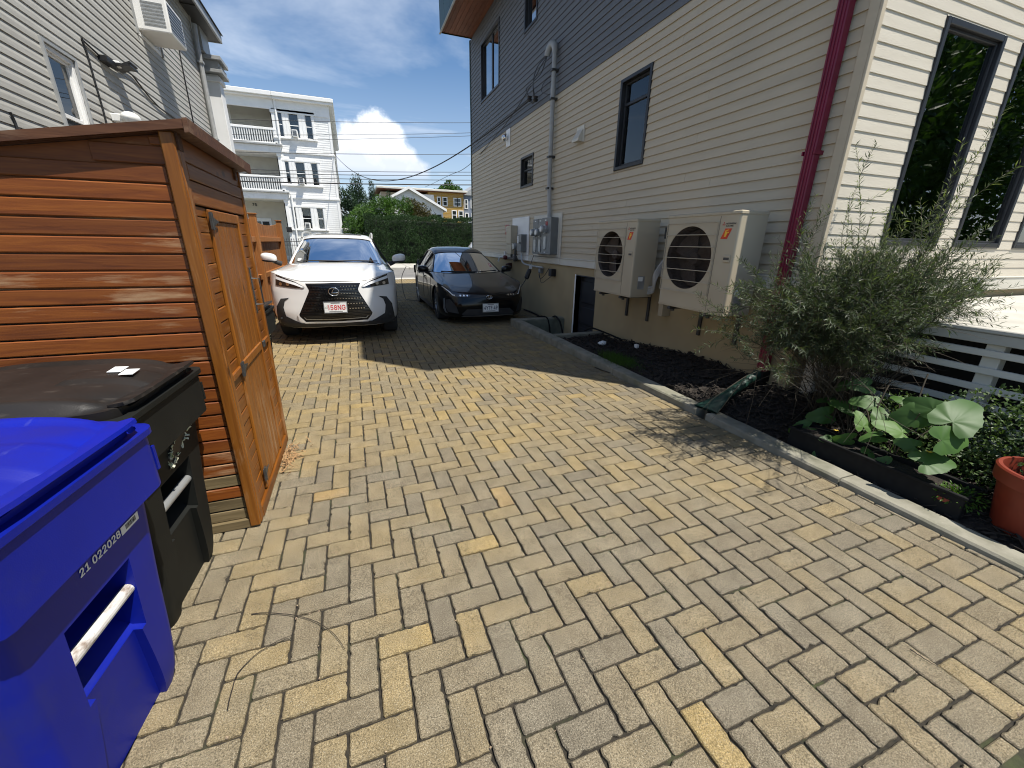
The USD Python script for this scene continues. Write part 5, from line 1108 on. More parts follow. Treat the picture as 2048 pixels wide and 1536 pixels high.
def name_safe(t): return ''.join(ch for ch in t if ch.isalnum()).lower()
pearl = M('pearl_white_paint', {'p': ('principled_bsdf', {'base_color': (.70, .69, .665), 'roughness': .32, 'coat_weight': 1.0, 'coat_roughness': .02, 'specular_ior_level': .5})})
blackcar = M('black_car_paint', {'p': ('principled_bsdf', {'base_color': (.0025, .0026, .003), 'roughness': .3, 'coat_weight': .75, 'coat_roughness': .008, 'coat_ior': 1.42, 'specular_ior_level': .15})})
SUV = dict(W=.895, wheels=(.93, 3.52), wz=.36, R=.355, arch=.395, arch_t=.055, arch_m=cabin_m, pil=.030, crease=.022, fw_z=.8,
    fascia=[[(0, .12, .25), (.4, .13, .25), (.68, .22, .26), (.82, .42, .29), (.87, .6, .31)],
            [(0, .025, .34), (.42, .04, .34), (.68, .13, .35), (.83, .32, .36), (.885, .6, .38)],
            [(0, .008, .46), (.45, .04, .46), (.70, .13, .47), (.845, .31, .49), (.893, .6, .5)],
            [(0, .0, .60), (.42, .045, .60), (.69, .145, .61), (.845, .31, .63), (.895, .6, .66)],
            [(0, .0, .72), (.40, .055, .72), (.67, .16, .73), (.84, .32, .75), (.895, .6, .78)],
            [(0, .012, .83), (.38, .065, .83), (.64, .17, .84), (.82, .34, .865), (.892, .6, .89)],
            [(0, .045, .905), (.36, .09, .905), (.62, .195, .955), (.80, .38, 1.005), (.875, .62, 1.015)]],
    hood=[[(0, .05, .915), (.36, .098, .912), (.62, .203, .960), (.80, .39, 1.008), (.878, .62, 1.016)],
          [(0, .22, .985), (.36, .26, .985), (.60, .34, 1.005), (.78, .50, 1.030), (.882, .72, 1.012)],
          [(0, .65, 1.055), (.38, .66, 1.058), (.62, .72, 1.055), (.79, .86, 1.045), (.884, 1.0, 1.008)],
          [(0, 1.10, 1.12), (.38, 1.13, 1.118), (.62, 1.22, 1.10), (.78, 1.36, 1.07), (.880, 1.5, 1.0)]],
    shield=[[(0, 1.13, 1.125), (.38, 1.17, 1.122), (.60, 1.27, 1.105), (.725, 1.42, 1.085)], [(0, 1.58, 1.335), (.36, 1.61, 1.330), (.56, 1.70, 1.31), (.655, 1.80, 1.285)], [(0, 2.0, 1.500), (.33, 2.02, 1.495), (.50, 2.07, 1.478), (.575, 2.14, 1.455)]],
    roof=[[(0, 2.0, 1.503), (.33, 2.02, 1.498), (.50, 2.07, 1.481), (.578, 2.14, 1.457)], [(0, 2.35, 1.575), (.33, 2.36, 1.568), (.50, 2.40, 1.55), (.585, 2.45, 1.515)], [(0, 3.0, 1.595), (.33, 3.0, 1.588), (.50, 3.0, 1.57), (.585, 3.0, 1.53)], [(0, 4.15, 1.53), (.33, 4.13, 1.52), (.48, 4.1, 1.50), (.55, 4.05, 1.46)]],
    belt=[(.735, 1.43, 1.075), (.835, 1.9, 1.055), (.845, 2.6, 1.07), (.83, 3.4, 1.10), (.75, 4.1, 1.16)], posts=(.42, .70),
    side=dict(belt=[(.6, 1.012), (1.2, 1.005), (1.9, 1.05), (2.6, 1.07), (3.4, 1.10), (4.35, 1.12)], sill=.33, plan=[(.6, .893), (1.2, .897), (2.2, .888), (3.4, .897), (4.35, .82)], bulge=.022, zm=.68, tumble=.05),
    doors=(1.40, 2.42, 3.32), mirror=(1.015, 1.36, 1.185), dash=(1.25, 1.75, 1.06, .36),
    tail=[[(0, 4.42, .40), (.5, 4.40, .40), (.82, 4.30, .42)], [(0, 4.45, .8), (.5, 4.43, .8), (.84, 4.33, .8)], [(0, 4.40, 1.1), (.5, 4.38, 1.1), (.80, 4.28, 1.1)], [(0, 4.15, 1.53), (.4, 4.12, 1.5), (.55, 4.05, 1.46)]])
suv, lay, face = build_car('parked_suv', 'white pearl suv facing the camera with a big black grille, plate EV 58NG', (-.30, 6.40, 0), -2.0, SUV, pearl)
gr = sym([(0, .892), (.365, .885), (.325, .80), (.335, .765), (.495, .455), (.485, .425), (.42, .352), (0, .345)][0:])
gp = lay('grille', gr, flat('grille_black', (.005, .005, .0055), .32, 0, .35), .004)
bars = B(); 
for z in np.arange(.385, .88, .022):
    r_ = gr.buffer(-.012).intersection(sbox(-1, z, 1, z + .005))
    for p_ in polys(r_): bars.add(drape(p_, face(.009), .06))
part(gp, 'grille_bars', bars, lamp_black, kind='stuff')
dots = B()
for j, z in enumerate((.845, .805, .745, .675, .60, .53)):
    for x in np.arange(-.48, .49, .0385) + (.019 if j % 2 else 0):
        if gr.buffer(-.03).contains(shapely.Point(x, z)) and not (abs(x) < .17 and .47 < z < .65) and not (abs(x) < .09 and .7 < z < .86): y = float(face(.012)(np.array([[x, z]]))[0, 1]); dots.box(x - .0075, x + .0075, y - .004, y + .004, z - .006, z + .006)
part(gp, 'grille_studs', dots, K['chrome'], kind='stuff')
lw = ring(gr.buffer(-.030), gr.buffer(-.038)).intersection(sbox(-1, .3, 1, .415)); lay('grille_lower_trim', lw, satin, .010, par=gp)
wl_ = ring(gr.buffer(.026), gr).intersection(sbox(-1, .2, 1, .50)); lay('bumper_lip', wl_, pearl, .012)
for P_ in both([(.757, .998), (.62, .950), (.50, .908), (.375, .836), (.40, .822), (.49, .822), (.775, .850)]): 
    h_ = lay('headlight', P_, lamp_black, .008)
    sg_ = 1 if P_.centroid.x > 0 else -1
    S_ = Polygon([(.758, .972), (.49, .893), (.380, .836), (.415, .830), (.50, .862), (.762, .936)]); lay('light_strip', S_ if sg_ > 0 else affinity.scale(S_, -1, 1, origin=(0, 0)), led_white, .014, par=h_)
    for cx in (.60, .70):
        L_ = shapely.Point(cx, .872).buffer(.022); lay('lens', L_ if sg_ > 0 else affinity.scale(L_, -1, 1, origin=(0, 0)), K['chrome'], .012, par=h_)
for P_ in both([(.60, .688), (.72, .672), (.795, .56), (.83, .31), (.46, .325), (.52, .352), (.675, .43), (.695, .55), (.668, .64)]): lay('side_vent', P_, cabin_m, .005)
lay('lower_lip', sym([(0, .333), (.47, .333), (.83, .34), (.84, .262), (0, .255)]), cabin_m, .006)
for x in (-.745, .745): y = float(face(.012)(np.array([[x, .42]]))[0, 1]); part(suv, 'fog_sensor', B().cyl((x, y, .40), (x, y - .012, .40), .014, n=12), cabin_m)
plate(suv, 0, .555, -.022, '58NG', (.50, .03, .03), .05, serif='EV')
em = B(); a = np.linspace(0, 2 * math.pi, 33); ey = float(face(.018)(np.array([[0, .775]]))[0, 1]); em.tube(np.c_[.068 * np.cos(a), np.full(33, ey), .775 + .055 * np.sin(a)], .0065, 6); em.tube(resample([(.012, ey, .818), (-.006, ey, .80), (-.028, ey, .757), (.046, ey, .757)], 14), .006, 6); part(suv, 'emblem', em, K['chrome'], True)
for sx in (-1, 1): part(suv, 'roof_rail', tube(resample([(sx * .60, 2.25, 1.50), (sx * .605, 2.4, 1.575), (sx * .60, 3.0, 1.605), (sx * .58, 3.9, 1.56), (sx * .56, 4.1, 1.49)], 30), .018, 8), K['grey_pvc'], True)
part(suv, 'sunroof', drape(sbox(-.42, 2.3, .42, 3.0), lambda v: np.c_[v[:, 0], v[:, 1], 1.582 + .018 * np.clip((v[:, 1] - 2.3) / .5, 0, 1) ** .5 - .03 * v[:, 0] ** 2], .1), lamp_black, True)
part(suv, 'inspection_sticker', B().add(cbox(-.045, .045, -.002, .002, -.028, .028), move(-.55, 1.335, 1.155) @ rot([1, 0, 0], -55)), K['white_plastic'])
part(suv, 'toll_tag', B().add(cbox(-.055, .055, -.004, .004, -.014, .014), move(.02, 1.87, 1.405) @ rot([1, 0, 0], -55)), K['white_plastic'])

PRI = dict(W=.845, wheels=(.90, 3.46), wz=.33, R=.315, arch=.345, arch_t=.004, arch_m=blackcar, pil=.028, fw_z=.62, trim=cabin_m,
    fascia=[[(0, .10, .13), (.45, .14, .13), (.70, .30, .14), (.81, .6, .16)],
            [(0, .02, .22), (.48, .06, .22), (.73, .24, .23), (.838, .6, .25)],
            [(0, .0, .36), (.48, .05, .36), (.73, .22, .37), (.845, .6, .40)],
            [(0, .01, .48), (.44, .07, .485), (.71, .23, .51), (.846, .6, .56)],
            [(0, .035, .555), (.38, .10, .565), (.64, .25, .61), (.80, .50, .71), (.842, .66, .74)]],
    hood=[[(0, .04, .562), (.38, .108, .571), (.64, .26, .616), (.80, .50, .714), (.844, .66, .742)],
          [(0, .30, .655), (.36, .34, .65), (.62, .46, .67), (.79, .66, .745), (.846, .82, .755)],
          [(0, .80, .765), (.38, .82, .755), (.62, .88, .76), (.78, 1.02, .80), (.846, 1.15, .78)],
          [(0, 1.28, .865), (.40, 1.32, .86), (.63, 1.42, .86), (.77, 1.58, .87), (.842, 1.7, .82)]],
    shield=[[(0, 1.30, .87), (.40, 1.34, .868), (.62, 1.46, .868), (.735, 1.62, .875)], [(0, 1.72, 1.08), (.38, 1.75, 1.075), (.56, 1.85, 1.06), (.645, 1.96, 1.05)], [(0, 2.16, 1.255), (.33, 2.18, 1.25), (.48, 2.24, 1.235), (.545, 2.32, 1.21)]],
    roof=[[(0, 2.16, 1.258), (.33, 2.18, 1.253), (.48, 2.24, 1.238), (.548, 2.32, 1.212)], [(0, 2.55, 1.345), (.33, 2.56, 1.338), (.48, 2.58, 1.32), (.56, 2.62, 1.28)], [(0, 3.0, 1.372), (.33, 3.0, 1.362), (.48, 3.0, 1.345), (.56, 3.0, 1.30)], [(0, 4.1, 1.20), (.33, 4.08, 1.19), (.46, 4.05, 1.18), (.52, 4.0, 1.14)]],
    belt=[(.74, 1.63, .87), (.80, 2.0, .86), (.805, 2.6, .88), (.79, 3.3, .93), (.70, 4.0, 1.02)], posts=(.40, .68),
    side=dict(belt=[(.6, .735), (1.0, .765), (1.6, .835), (2.2, .86), (2.8, .885), (3.5, .94), (4.3, .98)], sill=.22, plan=[(.6, .845), (1.2, .848), (2.2, .838), (3.4, .846), (4.3, .74)], bulge=.03, zm=.52, tumble=.06),
    doors=(1.42, 2.38, 3.22), mirror=(.93, 1.68, .925), dash=(1.40, 1.85, .83, .34),
    tail=[[(0, 4.40, .30), (.5, 4.37, .30), (.75, 4.25, .32)], [(0, 4.42, .6), (.5, 4.40, .6), (.76, 4.27, .6)], [(0, 4.38, .95), (.5, 4.36, .95), (.72, 4.22, .95)], [(0, 4.1, 1.20), (.38, 4.07, 1.18), (.52, 4.0, 1.14)]])
sed, lay2, face2 = build_car('parked_sedan', 'glossy black hatchback sedan parked beside the tan wall, plate 4YTF 49', (2.30, 7.27, 0), 0.0, PRI, blackcar)
for P_ in both([(.805, .70), (.70, .645), (.56, .590), (.34, .555), (.36, .530), (.52, .520), (.62, .525), (.74, .60)]):
    h_ = lay2('headlight', P_, lamp_black, .006); sg_ = 1 if P_.centroid.x > 0 else -1; fl_ = lambda S: S if sg_ > 0 else affinity.scale(S, -1, 1, origin=(0, 0))
    lay2('light_strip', fl_(Polygon([(.80, .690), (.70, .600), (.655, .545), (.61, .540), (.612, .553), (.645, .558), (.69, .612), (.785, .690)])), led_white, .012, par=h_)
    for cx in (.40, .46, .52): lay2('lens', fl_(shapely.Point(cx, .546).buffer(.014)), K['chrome'], .010, par=h_)
for P_ in both([(.775, .49), (.79, .47), (.80, .30), (.77, .22), (.735, .21), (.755, .24), (.775, .32)]): lay2('corner_trim', P_, satin, .010)
for P_ in both([(.70, .48), (.76, .46), (.775, .34), (.74, .24), (.56, .22), (.60, .34)]): lay2('corner_vent', P_, cabin_m, .005)
lay2('lower_grille', sym([(0, .31), (.42, .30), (.52, .21), (.46, .17), (0, .165)]), cabin_m, .005)
lay2('lower_trim', sym([(0, .168), (.50, .172), (.52, .160), (0, .155)]), satin, .008)
plate(sed, .02, .325, -.018, '4YTF 49', (.05, .05, .08), .08)
em = B(); ey = float(face2(.012)(np.array([[0, .51]]))[0, 1]); em.tube(np.c_[.055 * np.cos(a), np.full(33, ey), .515 + .036 * np.sin(a)], .0045, 6); em.tube(np.c_[.034 * np.cos(a), np.full(33, ey), .531 + .018 * np.sin(a)], .0035, 6); em.tube(np.c_[.016 * np.cos(a), np.full(33, ey), .517 + .034 * np.sin(a)], .0035, 6); part(sed, 'emblem', em, K['chrome'], True)
part(sed, 'charge_flap', B().box(-.905, -.86, 3.30, 3.33, .74, .92, .01), blackcar); 
part(sed, 'toll_tag', B().add(cbox(-.055, .055, -.004, .004, -.016, .016), move(.0, 1.98, 1.155) @ rot([1, 0, 0], -62)), K['white_plastic'])

# ================================================================== ACROSS THE STREET
TY = 31.0; r7 = np.random.default_rng(77)
tri = thing('triple_decker', 'white three storey wooden house with stacked porches across the street', 'house')
wt = Wall((0, TY, 0), (1, 0, 0), (0, -1, 0)); wp = Wall((0, TY + 1.7, 0), (1, 0, 0), (0, -1, 0)); wr = Wall((-.46, 0, 0), (0, 1, 0), (1, 0, 0))
def px7(u, v): return on(430 + u / 7.877, 160 + v / 7.877, y=TY)
def px4(u, v): return on(420 + u / 3.657, 130 + v / 3.657, y=TY)
wins = []
for f, pts in ((px7, [((945, 490), (1100, 895)), ((1145, 510), (1350, 925)), ((1410, 535), (1560, 940))]), (px4, [((530, 700), (598, 872)), ((620, 708), (712, 878)), ((738, 715), (802, 885))]), (px4, [((575, 1035), (642, 1198)), ((665, 1042), (750, 1200)), ((775, 1048), (840, 1202))])):
    fl = []
    for a_, b_ in pts: A, C = f(*a_), f(*b_); fl.append([A[0], C[0], C[2], A[2]])
    zt, zb = np.mean([q[3] for q in fl]), np.mean([q[2] for q in fl])
    for q in fl: q[2], q[3] = zb, zt
    wins.append(fl)
mx = np.mean([[w[0] for w in fl] for fl in wins], 0); mxe = np.mean([[w[1] for w in fl] for fl in wins], 0)
for fl in wins:
    for k, q in enumerate(fl): q[0], q[1] = mx[k] - .01, mxe[k] + .01
ops = [(q[0] - .01, q[1] + .01, q[2], q[3]) for fl in wins for q in fl]
BX0, BX1, TOP = -3.40, -.46, 9.28
bands = [(px4(700, 640)[2], .10), (px4(700, 968)[2], .10)]
j_ = B(); LAPW = [(.012, 0.0), (.003, 1.0)]
siding(tri, wt, BX0, BX1 - .12, .4, TOP - .75, .125, None, ops, LAPW, r7, run=9, joined=j_); part(tri, 'siding', j_, K['white_old'], kind='stuff')
part(tri, 'wall', wall_with_holes(wt, BX0, BX1, -.3, TOP, ops, t=.1), K['white_old'])
j_ = B(); siding(tri, wr, TY, TY + 14, .4, TOP - .3, .125, None, [], LAPW, r7, run=20, joined=j_); part(tri, 'siding', j_, K['white_old'], kind='stuff')
part(tri, 'wall', wr.mk(TY + .1, TY + 14, -.2, -.001, -.3, TOP), K['white_old'])
j_ = B(); siding(tri, wp, -9, BX0, .4, TOP, .125, None, [], LAPW, r7, run=20, joined=j_); part(tri, 'siding', j_, K['cream_trim'], kind='stuff')
part(tri, 'wall', wp.mk(-9, BX0 + .05, -.1, -.001, -.3, TOP), K['white_old']); part(tri, 'wall', B().box(BX0, BX0 + .1, TY + .1, TY + 1.7, -.3, TOP), K['white_old'])
part(tri, 'corner_board', wt.mk(BX1 - .118, BX1 + .02, .0, .03, .2, TOP - .7), K['white']); part(tri, 'corner_board', wt.mk(BX0 - .06, BX0 + .10, .0, .03, .2, TOP - .7), K['white'])
part(tri, 'frieze', wt.mk(BX0 - .05, BX1 + .02, .0, .05, TOP - .75, TOP - .12), K['white']); part(tri, 'frieze', wt.mk(-9, BX0 - .06, -.05, .05, TOP - .62, TOP - .1), K['white'])
part(tri, 'cornice', B().box(BX0 - .06, -.16, TY - .36, TY + 14.2, TOP, TOP + .20, .02).box(BX0 - .06, -.22, TY - .28, TY + 14, TOP - .12, TOP - .001, .01), K['white_old'])
part(tri, 'cornice', B().box(-9, BX0 - .07, TY - .42, TY + 3, TOP - .02, TOP + .20, .02).box(-9, BX0 - .07, TY - .30, TY + 2, TOP - .1, TOP - .021, .01), K['white_old'])
part(tri, 'roof', B().box(-9, -.3, TY - .2, TY + 14, TOP + .201, TOP + .26), K['grey_pvc'])
for z, h in bands: part(tri, 'belt_course', wt.mk(BX0 - .02, BX1 + .05, .0, .07, z - h, z + .02, .01), K['white_old']); part(tri, 'belt_course', wr.mk(TY, TY + 14, .0, .07, z - h, z + .02, .01), K['white_old'])
for i, fl in enumerate(wins):
    a, b_, c, d = fl[0][0] - .16, fl[2][1] + .16, fl[0][2], fl[0][3]
    part(tri, 'window_sill', wt.mk(a - .05, b_ + .05, .0, .12, c - .10, c - .02, .01), K['white']); part(tri, 'window_head', wt.mk(a - .02, b_ + .02, .0, .05, d + .005, d + .12, .008), K['white'])
    for k, q in enumerate(fl):
        part(tri, 'window_casing', wt.mk(q[0] - .14 if k == 0 else (fl[k - 1][1] + q[0]) / 2 + .003, q[0] - .006, .0, .035, c - .015, d, .004), K['white']); part(tri, 'window_casing', wt.mk(q[1] + .006, q[1] + .14 if k == 2 else (fl[k + 1][0] + q[1]) / 2 - .003, .0, .035, c - .015, d, .004), K['white'])
        cur = None
        if i == 2: cur = [(q[0] + .05, q[1] - .05, c + (.62 if k == 1 else .05) * (d - c), d - .04, 'curtain')]
        window(tri, wt, q[0], q[1], c, d, fw=.012, out=.01, inset=.05, mat='white', rails=[((c + d) / 2, .04)], room=.7, sash_w=.022, curtain=cur)
for i, nm in enumerate(('third', 'second', 'ground')):
    q = wins[i][1]; window_ac(f'white air conditioner in the middle {nm} floor window of the white triple decker', wt, q[0] + .12, q[1] - .12, q[2] + .0, q[2] + .36, .42, group=None)
# porches
def railing(z, x0, x1):
    part(tri, 'porch_rail', wt.mk(x0, x1, -.02, .07, z + .78, z + .90, .01), K['white']); part(tri, 'porch_rail', wt.mk(x0, x1, -.01, .06, z + .06, z + .14, .008), K['white'])
    x = x0 + .06
    while x < x1 - .05: part(tri, 'baluster', wt.mk(x, x + .045, .005, .045, z + .141, z + .779), K['white']); x += .125
PX = BX0 - .10
r3z, r2z = on(460, 250, y=TY)[2] - .84, on(515, 352, y=TY)[2] - .84
for z, hz_ in ((r3z, .42), (r2z, .42)):
    part(tri, 'porch_floor', B().box(-9, PX + .22, TY - .30, TY + 1.69, z - .05, z + .04, .01), K['grey_pvc']); part(tri, 'porch_beam', B().box(-9, PX + .10, TY - .16, TY + 1.6, z - hz_, z - .052, .01), K['white_old']); railing(z, -9, PX - .02)
    part(tri, 'porch_ceiling', B().box(-9, PX, TY + .1, TY + 1.68, z - hz_ - .03, z - hz_ - .001), K['white_old'])
for z0_, z1_ in ((r3z + .04, TOP - .62), (r2z + .04, r3z - .42), (-.1, r2z - .42)):
    for x in (PX - .05, -6.9): part(tri, 'porch_post', B().box(x - .09, x + .09, TY - .06, TY + .12, z0_, z1_, .01).box(x - .13, x + .13, TY - .1, TY + .16, z1_ - .16, z1_ - .002, .01), K['white'])
part(tri, 'drain_pipe', tube([(PX + .14, TY - .10, TOP - .1), (PX + .12, TY - .12, r3z - .1)], .05, 8), K['white']); part(tri, 'drain_pipe', tube([(PX + .30, TY - .10, r2z - .1), (PX + .28, TY - .08, .2)], .05, 8), K['white'])
d0 = on(441, 235, y=TY + 1.7); dr_ = part(tri, 'door', wp.mk(d0[0] - .5, d0[0] + .55, .0, .03, r3z + .05, r3z + 2.05, .004), K['white_old'])
for k in range(3): part(dr_, 'pane', wp.mk(d0[0] - .22 + k * .17, d0[0] - .08 + k * .17, .03, .034, r3z + .9, r3z + 1.85), K['pane_dark'])
d1 = on(508, 430, y=TY + 1.7); ed = part(tri, 'door', wp.mk(d1[0] - .95, d1[0] + .95, .0, .03, .2, 2.75, .004), K['white']); part(ed, 'pane', wp.mk(d1[0] - .85, d1[0] + .35, .031, .04, .3, 2.55), K['pane_dark']); part(ed, 'pane', wp.mk(d1[0] + .42, d1[0] + .82, .031, .04, .3, 2.55), K['pane_dark'])
nb_ = on(507, 409, y=TY + 1.6); tm = meshkit.text_mesh('75', .17, .01, bold=True); tm.apply_transform(frame((1, 0, 0), (0, 0, 1), (nb_[0] - .1, TY + 1.66, nb_[2] - .08))); part(tri, 'house_number', tm, K['cable'])
part(tri, 'letterbox', B().box(-3.75, -3.45, TY - .16, TY - .065, 1.9, 2.2, .01), K['cable'])
gar = thing('low_white_annex', 'low white lean-to with sloping roof right of the triple decker', 'annex')
g0, g1 = on(679, 452, y=TY + .5), on(708, 464, y=TY + .5)
part(gar, 'wall', B().add(prism(Polygon([(g0[0], -.3), (g1[0] + .2, -.3), (g1[0] + .2, g1[2] - .1), (g0[0], g0[2] - .1)]), 3, frame((1, 0, 0), (0, 0, 1), (0, TY + 3.5, 0)))), K['white'])
part(gar, 'roof', B().add(prism(Polygon([(g0[0], g0[2] - .09), (g1[0] + .3, g1[2] - .11), (g1[0] + .3, g1[2] - .02), (g0[0], g0[2])]), 3.3, frame((1, 0, 0), (0, 0, 1), (0, TY + 3.6, 0)))), K['white_old'])
iron = thing('iron_fence', 'black iron picket fence in front of the white triple decker', 'fence')
x = -7.5
part(iron, 'rail', B().box(-7.5, .15, 28.88, 28.92, 1.32, 1.36), K['dark_metal']); part(iron, 'rail', B().box(-7.5, .15, 28.88, 28.92, .25, .29), K['dark_metal']); part(iron, 'rail', B().box(-7.5, .15, 28.88, 28.92, 1.12, 1.15), K['dark_metal'])
while x < .15:
    p_ = B(); p_.cyl((x, 28.9, .1), (x, 28.9, 1.42), .014, n=5); p_.cyl((x, 28.9, 1.42), (x, 28.9, 1.56), .03, .002, n=5); part(iron, 'picket', p_, K['dark_metal']); x += .13

# ------------------------------------------------------------------ farther houses
def simple_window(th, w, u0, u1, z0, z1, split=True):
    W = part(th, 'window', B().add(w.mk(u0 - .09, u1 + .09, .0, .05, z0 - .09, z1 + .09)), K['white']); part(W, 'pane', w.mk(u0, u1, .051, .058, z0, z1), K['pane_dark'])
    if split: part(W, 'sash', w.mk(u0, u1, .059, .068, (z0 + z1) / 2 - .03, (z0 + z1) / 2 + .03), K['white'])
yel = thing('ochre_house', 'ochre yellow house with a long flat pale roof beyond the hedge', 'house'); YY = 50.0; wy = Wall((0, YY, 0), (1, 0, 0), (0, -1, 0))
part(yel, 'wall', wy.mk(8.7, 12.7, -8, 0, -1, 6.75), paint('ochre_paint', (.42, .245, .035), (.38, .22, .032), scale=.6, rough=.7)); part(yel, 'wall', wy.mk(3.6, 8.69, -8, -.6, -1, 6.55), K['siding_tan'])
lp_ = B()
for k in range(40): wy.box(lp_, 8.7, 12.7, .0, .012, 1.0 + k * .145, 1.0 + k * .145 + .02)
part(yel, 'siding_laps', lp_, K['siding_tan'], kind='stuff')
part(yel, 'roof', wy.mk(3.1, 13.05, -8.5, .55, 6.80, 7.0, .03), K['cream_trim']); part(yel, 'soffit', wy.mk(3.2, 12.95, -8, .5, 6.74, 6.799), K['soffit'])
for a, b_, c, d in ((10.33, 10.72, 5.42, 6.2), (11.6, 11.92, 5.45, 6.17), (12.0, 12.32, 5.45, 6.17), (11.36, 11.78, 4.0, 4.86), (12.14, 12.56, 4.0, 4.86), (9.7, 9.95, 5.4, 6.2)): simple_window(yel, wy, a, b_, c, d)
blu = thing('blue_grey_house', 'blue grey house with white windows, partly hidden by the tan house', 'house'); wb_ = Wall((0, 51, 0), (1, 0, 0), (0, -1, 0))
part(blu, 'wall', wb_.mk(12.85, 19, -8, 0, -1, 6.7), paint('blue_grey_paint', (.20, .235, .30), (.18, .21, .27), scale=.5, rough=.7)); part(blu, 'roof', B().add(prism(Polygon([(12.7, 6.7), (19.2, 6.7), (19.2, 8.6), (15.9, 8.6)]), 8.4, frame((1, 0, 0), (0, 0, 1), (0, 59.2, 0)))), K['grey_pvc'])
for a, b_, c, d in ((13.15, 13.4, 5.3, 6.2), (13.9, 14.3, 5.4, 6.3), (13.2, 13.45, 3.6, 4.7), (13.95, 14.3, 3.6, 4.7)): simple_window(blu, wb_, a, b_, c, d)
gab = thing('white_gable_house', 'white gabled house half hidden by the big bush behind the hedge', 'house'); wgb = Wall((0, 42, 0), (1, 0, 0), (0, -1, 0))
part(gab, 'wall', B().add(prism(Polygon([(2.3, -1), (8.62, -1), (8.62, 4.42), (5.46, 6.05), (2.3, 4.42)]), 7, frame((1, 0, 0), (0, 0, 1), (0, 49, 0)))), K['white'])
part(gab, 'roof', B().add(prism(Polygon([(2.0, 4.22), (5.46, 6.02), (8.92, 4.22), (8.92, 4.40), (5.46, 6.22), (2.0, 4.40)]), 7.5, frame((1, 0, 0), (0, 0, 1), (0, 49.2, 0)))), K['grey_pvc']); part(gab, 'rake_trim', B().add(prism(Polygon([(2.0, 4.20), (5.46, 6.0), (8.92, 4.20), (8.92, 4.42), (5.46, 6.24), (2.0, 4.42)]), .06, frame((1, 0, 0), (0, 0, 1), (0, 41.69, 0)))), K['white'])
part(gab, 'dormer', B().add(prism(Polygon([(6.4, 4.4), (8.3, 4.4), (8.15, 5.85), (6.4, 5.85)]), 2.0, frame((1, 0, 0), (0, 0, 1), (0, 46, 0)))), K['grey_light']); simple_window(gab, wgb, 8.05, 8.45, 3.0, 3.95); simple_window(gab, wgb, 7.25, 7.75, 3.0, 3.9)

# ------------------------------------------------------------------ trees, hedge
def foliage(centers, radii, n, size, r, up=.35, squash=1.0, wid=.55):
    """Leaf clumps spread through a union of ellipsoids, denser towards the skin."""
    cs, rs = np.asarray(centers, float), np.asarray(radii, float); w = rs.prod(1) ** .66; k = r.choice(len(cs), n, p=w / w.sum())
    d = unit(r.normal(size=(n, 3))); rad = r.random(n) ** .38
    P = cs[k] + d * rs[k] * rad[:, None] + r.normal(0, .03, (n, 3))
    keep = meshkit.fbm(P * (1.6 / max(size * 6, .25)), 3, 4) > .40
    P, d, rad = P[keep], d[keep], rad[keep]; m = len(P)
    D = unit(d + r.normal(0, .7, (m, 3)) + [0, 0, up]); N = unit(d + r.normal(0, .6, (m, 3)) + [0, 0, .6])
    s = size * r.uniform(.6, 1.5, m); tone = np.clip(.18 + .75 * (meshkit.fbm(P * .9 + 7, 3, 9) - .2) + r.normal(0, .16, m), 0, 1)
    return leaves(P, D, N, s, s * wid, .12), np.repeat(tone, 5)
G_hedge = leaf_material('hedge_leaf', (.012, .030, .009), (.030, .070, .016), .2, .55, (.055, .105, .028))
G_bush = leaf_material('bush_leaf', (.026, .060, .012), (.065, .135, .022), .3, .5, (.12, .19, .04)); G_dark = leaf_material('conifer_leaf', (.010, .028, .012), (.028, .062, .026), .15, .6, (.055, .10, .04))
G_red = leaf_material('russet_leaf', (.05, .045, .018), (.10, .085, .03), .3, .5, (.16, .10, .045)); bark = paint('bark', (.075, .055, .038), (.045, .034, .024), scale=14, rough=.9, bump=.7, bscale=30, stretch=(1, 1, .3))
hed = thing('clipped_hedge', 'long dark green arborvitae hedge along the far sidewalk', 'hedge'); n = 30000; r8 = np.random.default_rng(88)
hx = r8.uniform(.9, 10.5, n); face_ = r8.random(n); hy = np.where(face_ < .75, 29.0 + abs(r8.normal(0, .12, n)), r8.uniform(29.0, 30.3, n)); hz = np.where(face_ < .75, r8.uniform(.1, 3.0, n), 2.95 + r8.normal(0, .05, n) - abs(r8.normal(0, .06, n)))
bump_ = meshkit.fbm(np.stack([hx * 1.5, hz * .8, hx * 0], -1), 3, 2) - .5; hy = hy + bump_ * .5; hz = hz + (meshkit.fbm(np.stack([hx * 1.1, hx * 0, hx * 0], -1), 3, 6) - .5) * .35 * (hz / 3)
P = np.stack([hx, hy, hz], -1); keep = meshkit.fbm(P * 3.2, 3, 8) > .36; P = P[keep]; m_ = len(P); D = unit(np.stack([r8.normal(0, .5, m_), -.5 + r8.normal(0, .4, m_), .75 + r8.normal(0, .4, m_)], -1)); N = unit(np.stack([r8.normal(0, .5, m_), -1 + r8.normal(0, .3, m_), .4 + r8.normal(0, .4, m_)], -1)); s = r8.uniform(.05, .14, m_)
part(hed, 'foliage', leaves(P, D, N, s, s * .45, .1), G_hedge, kind='stuff', tone=np.repeat(np.clip(.35 + .8 * (meshkit.fbm(P * 1.3, 3, 3) - .5) + r8.normal(0, .15, m_), 0, 1), 5))
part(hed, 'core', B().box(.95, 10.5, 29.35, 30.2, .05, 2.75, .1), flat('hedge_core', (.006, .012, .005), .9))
for k in range(9): part(hed, 'trunk', tube([(1.4 + k * 1.1, 29.5, 0), (1.4 + k * 1.1, 29.6, 1.5)], .05, 6), bark)
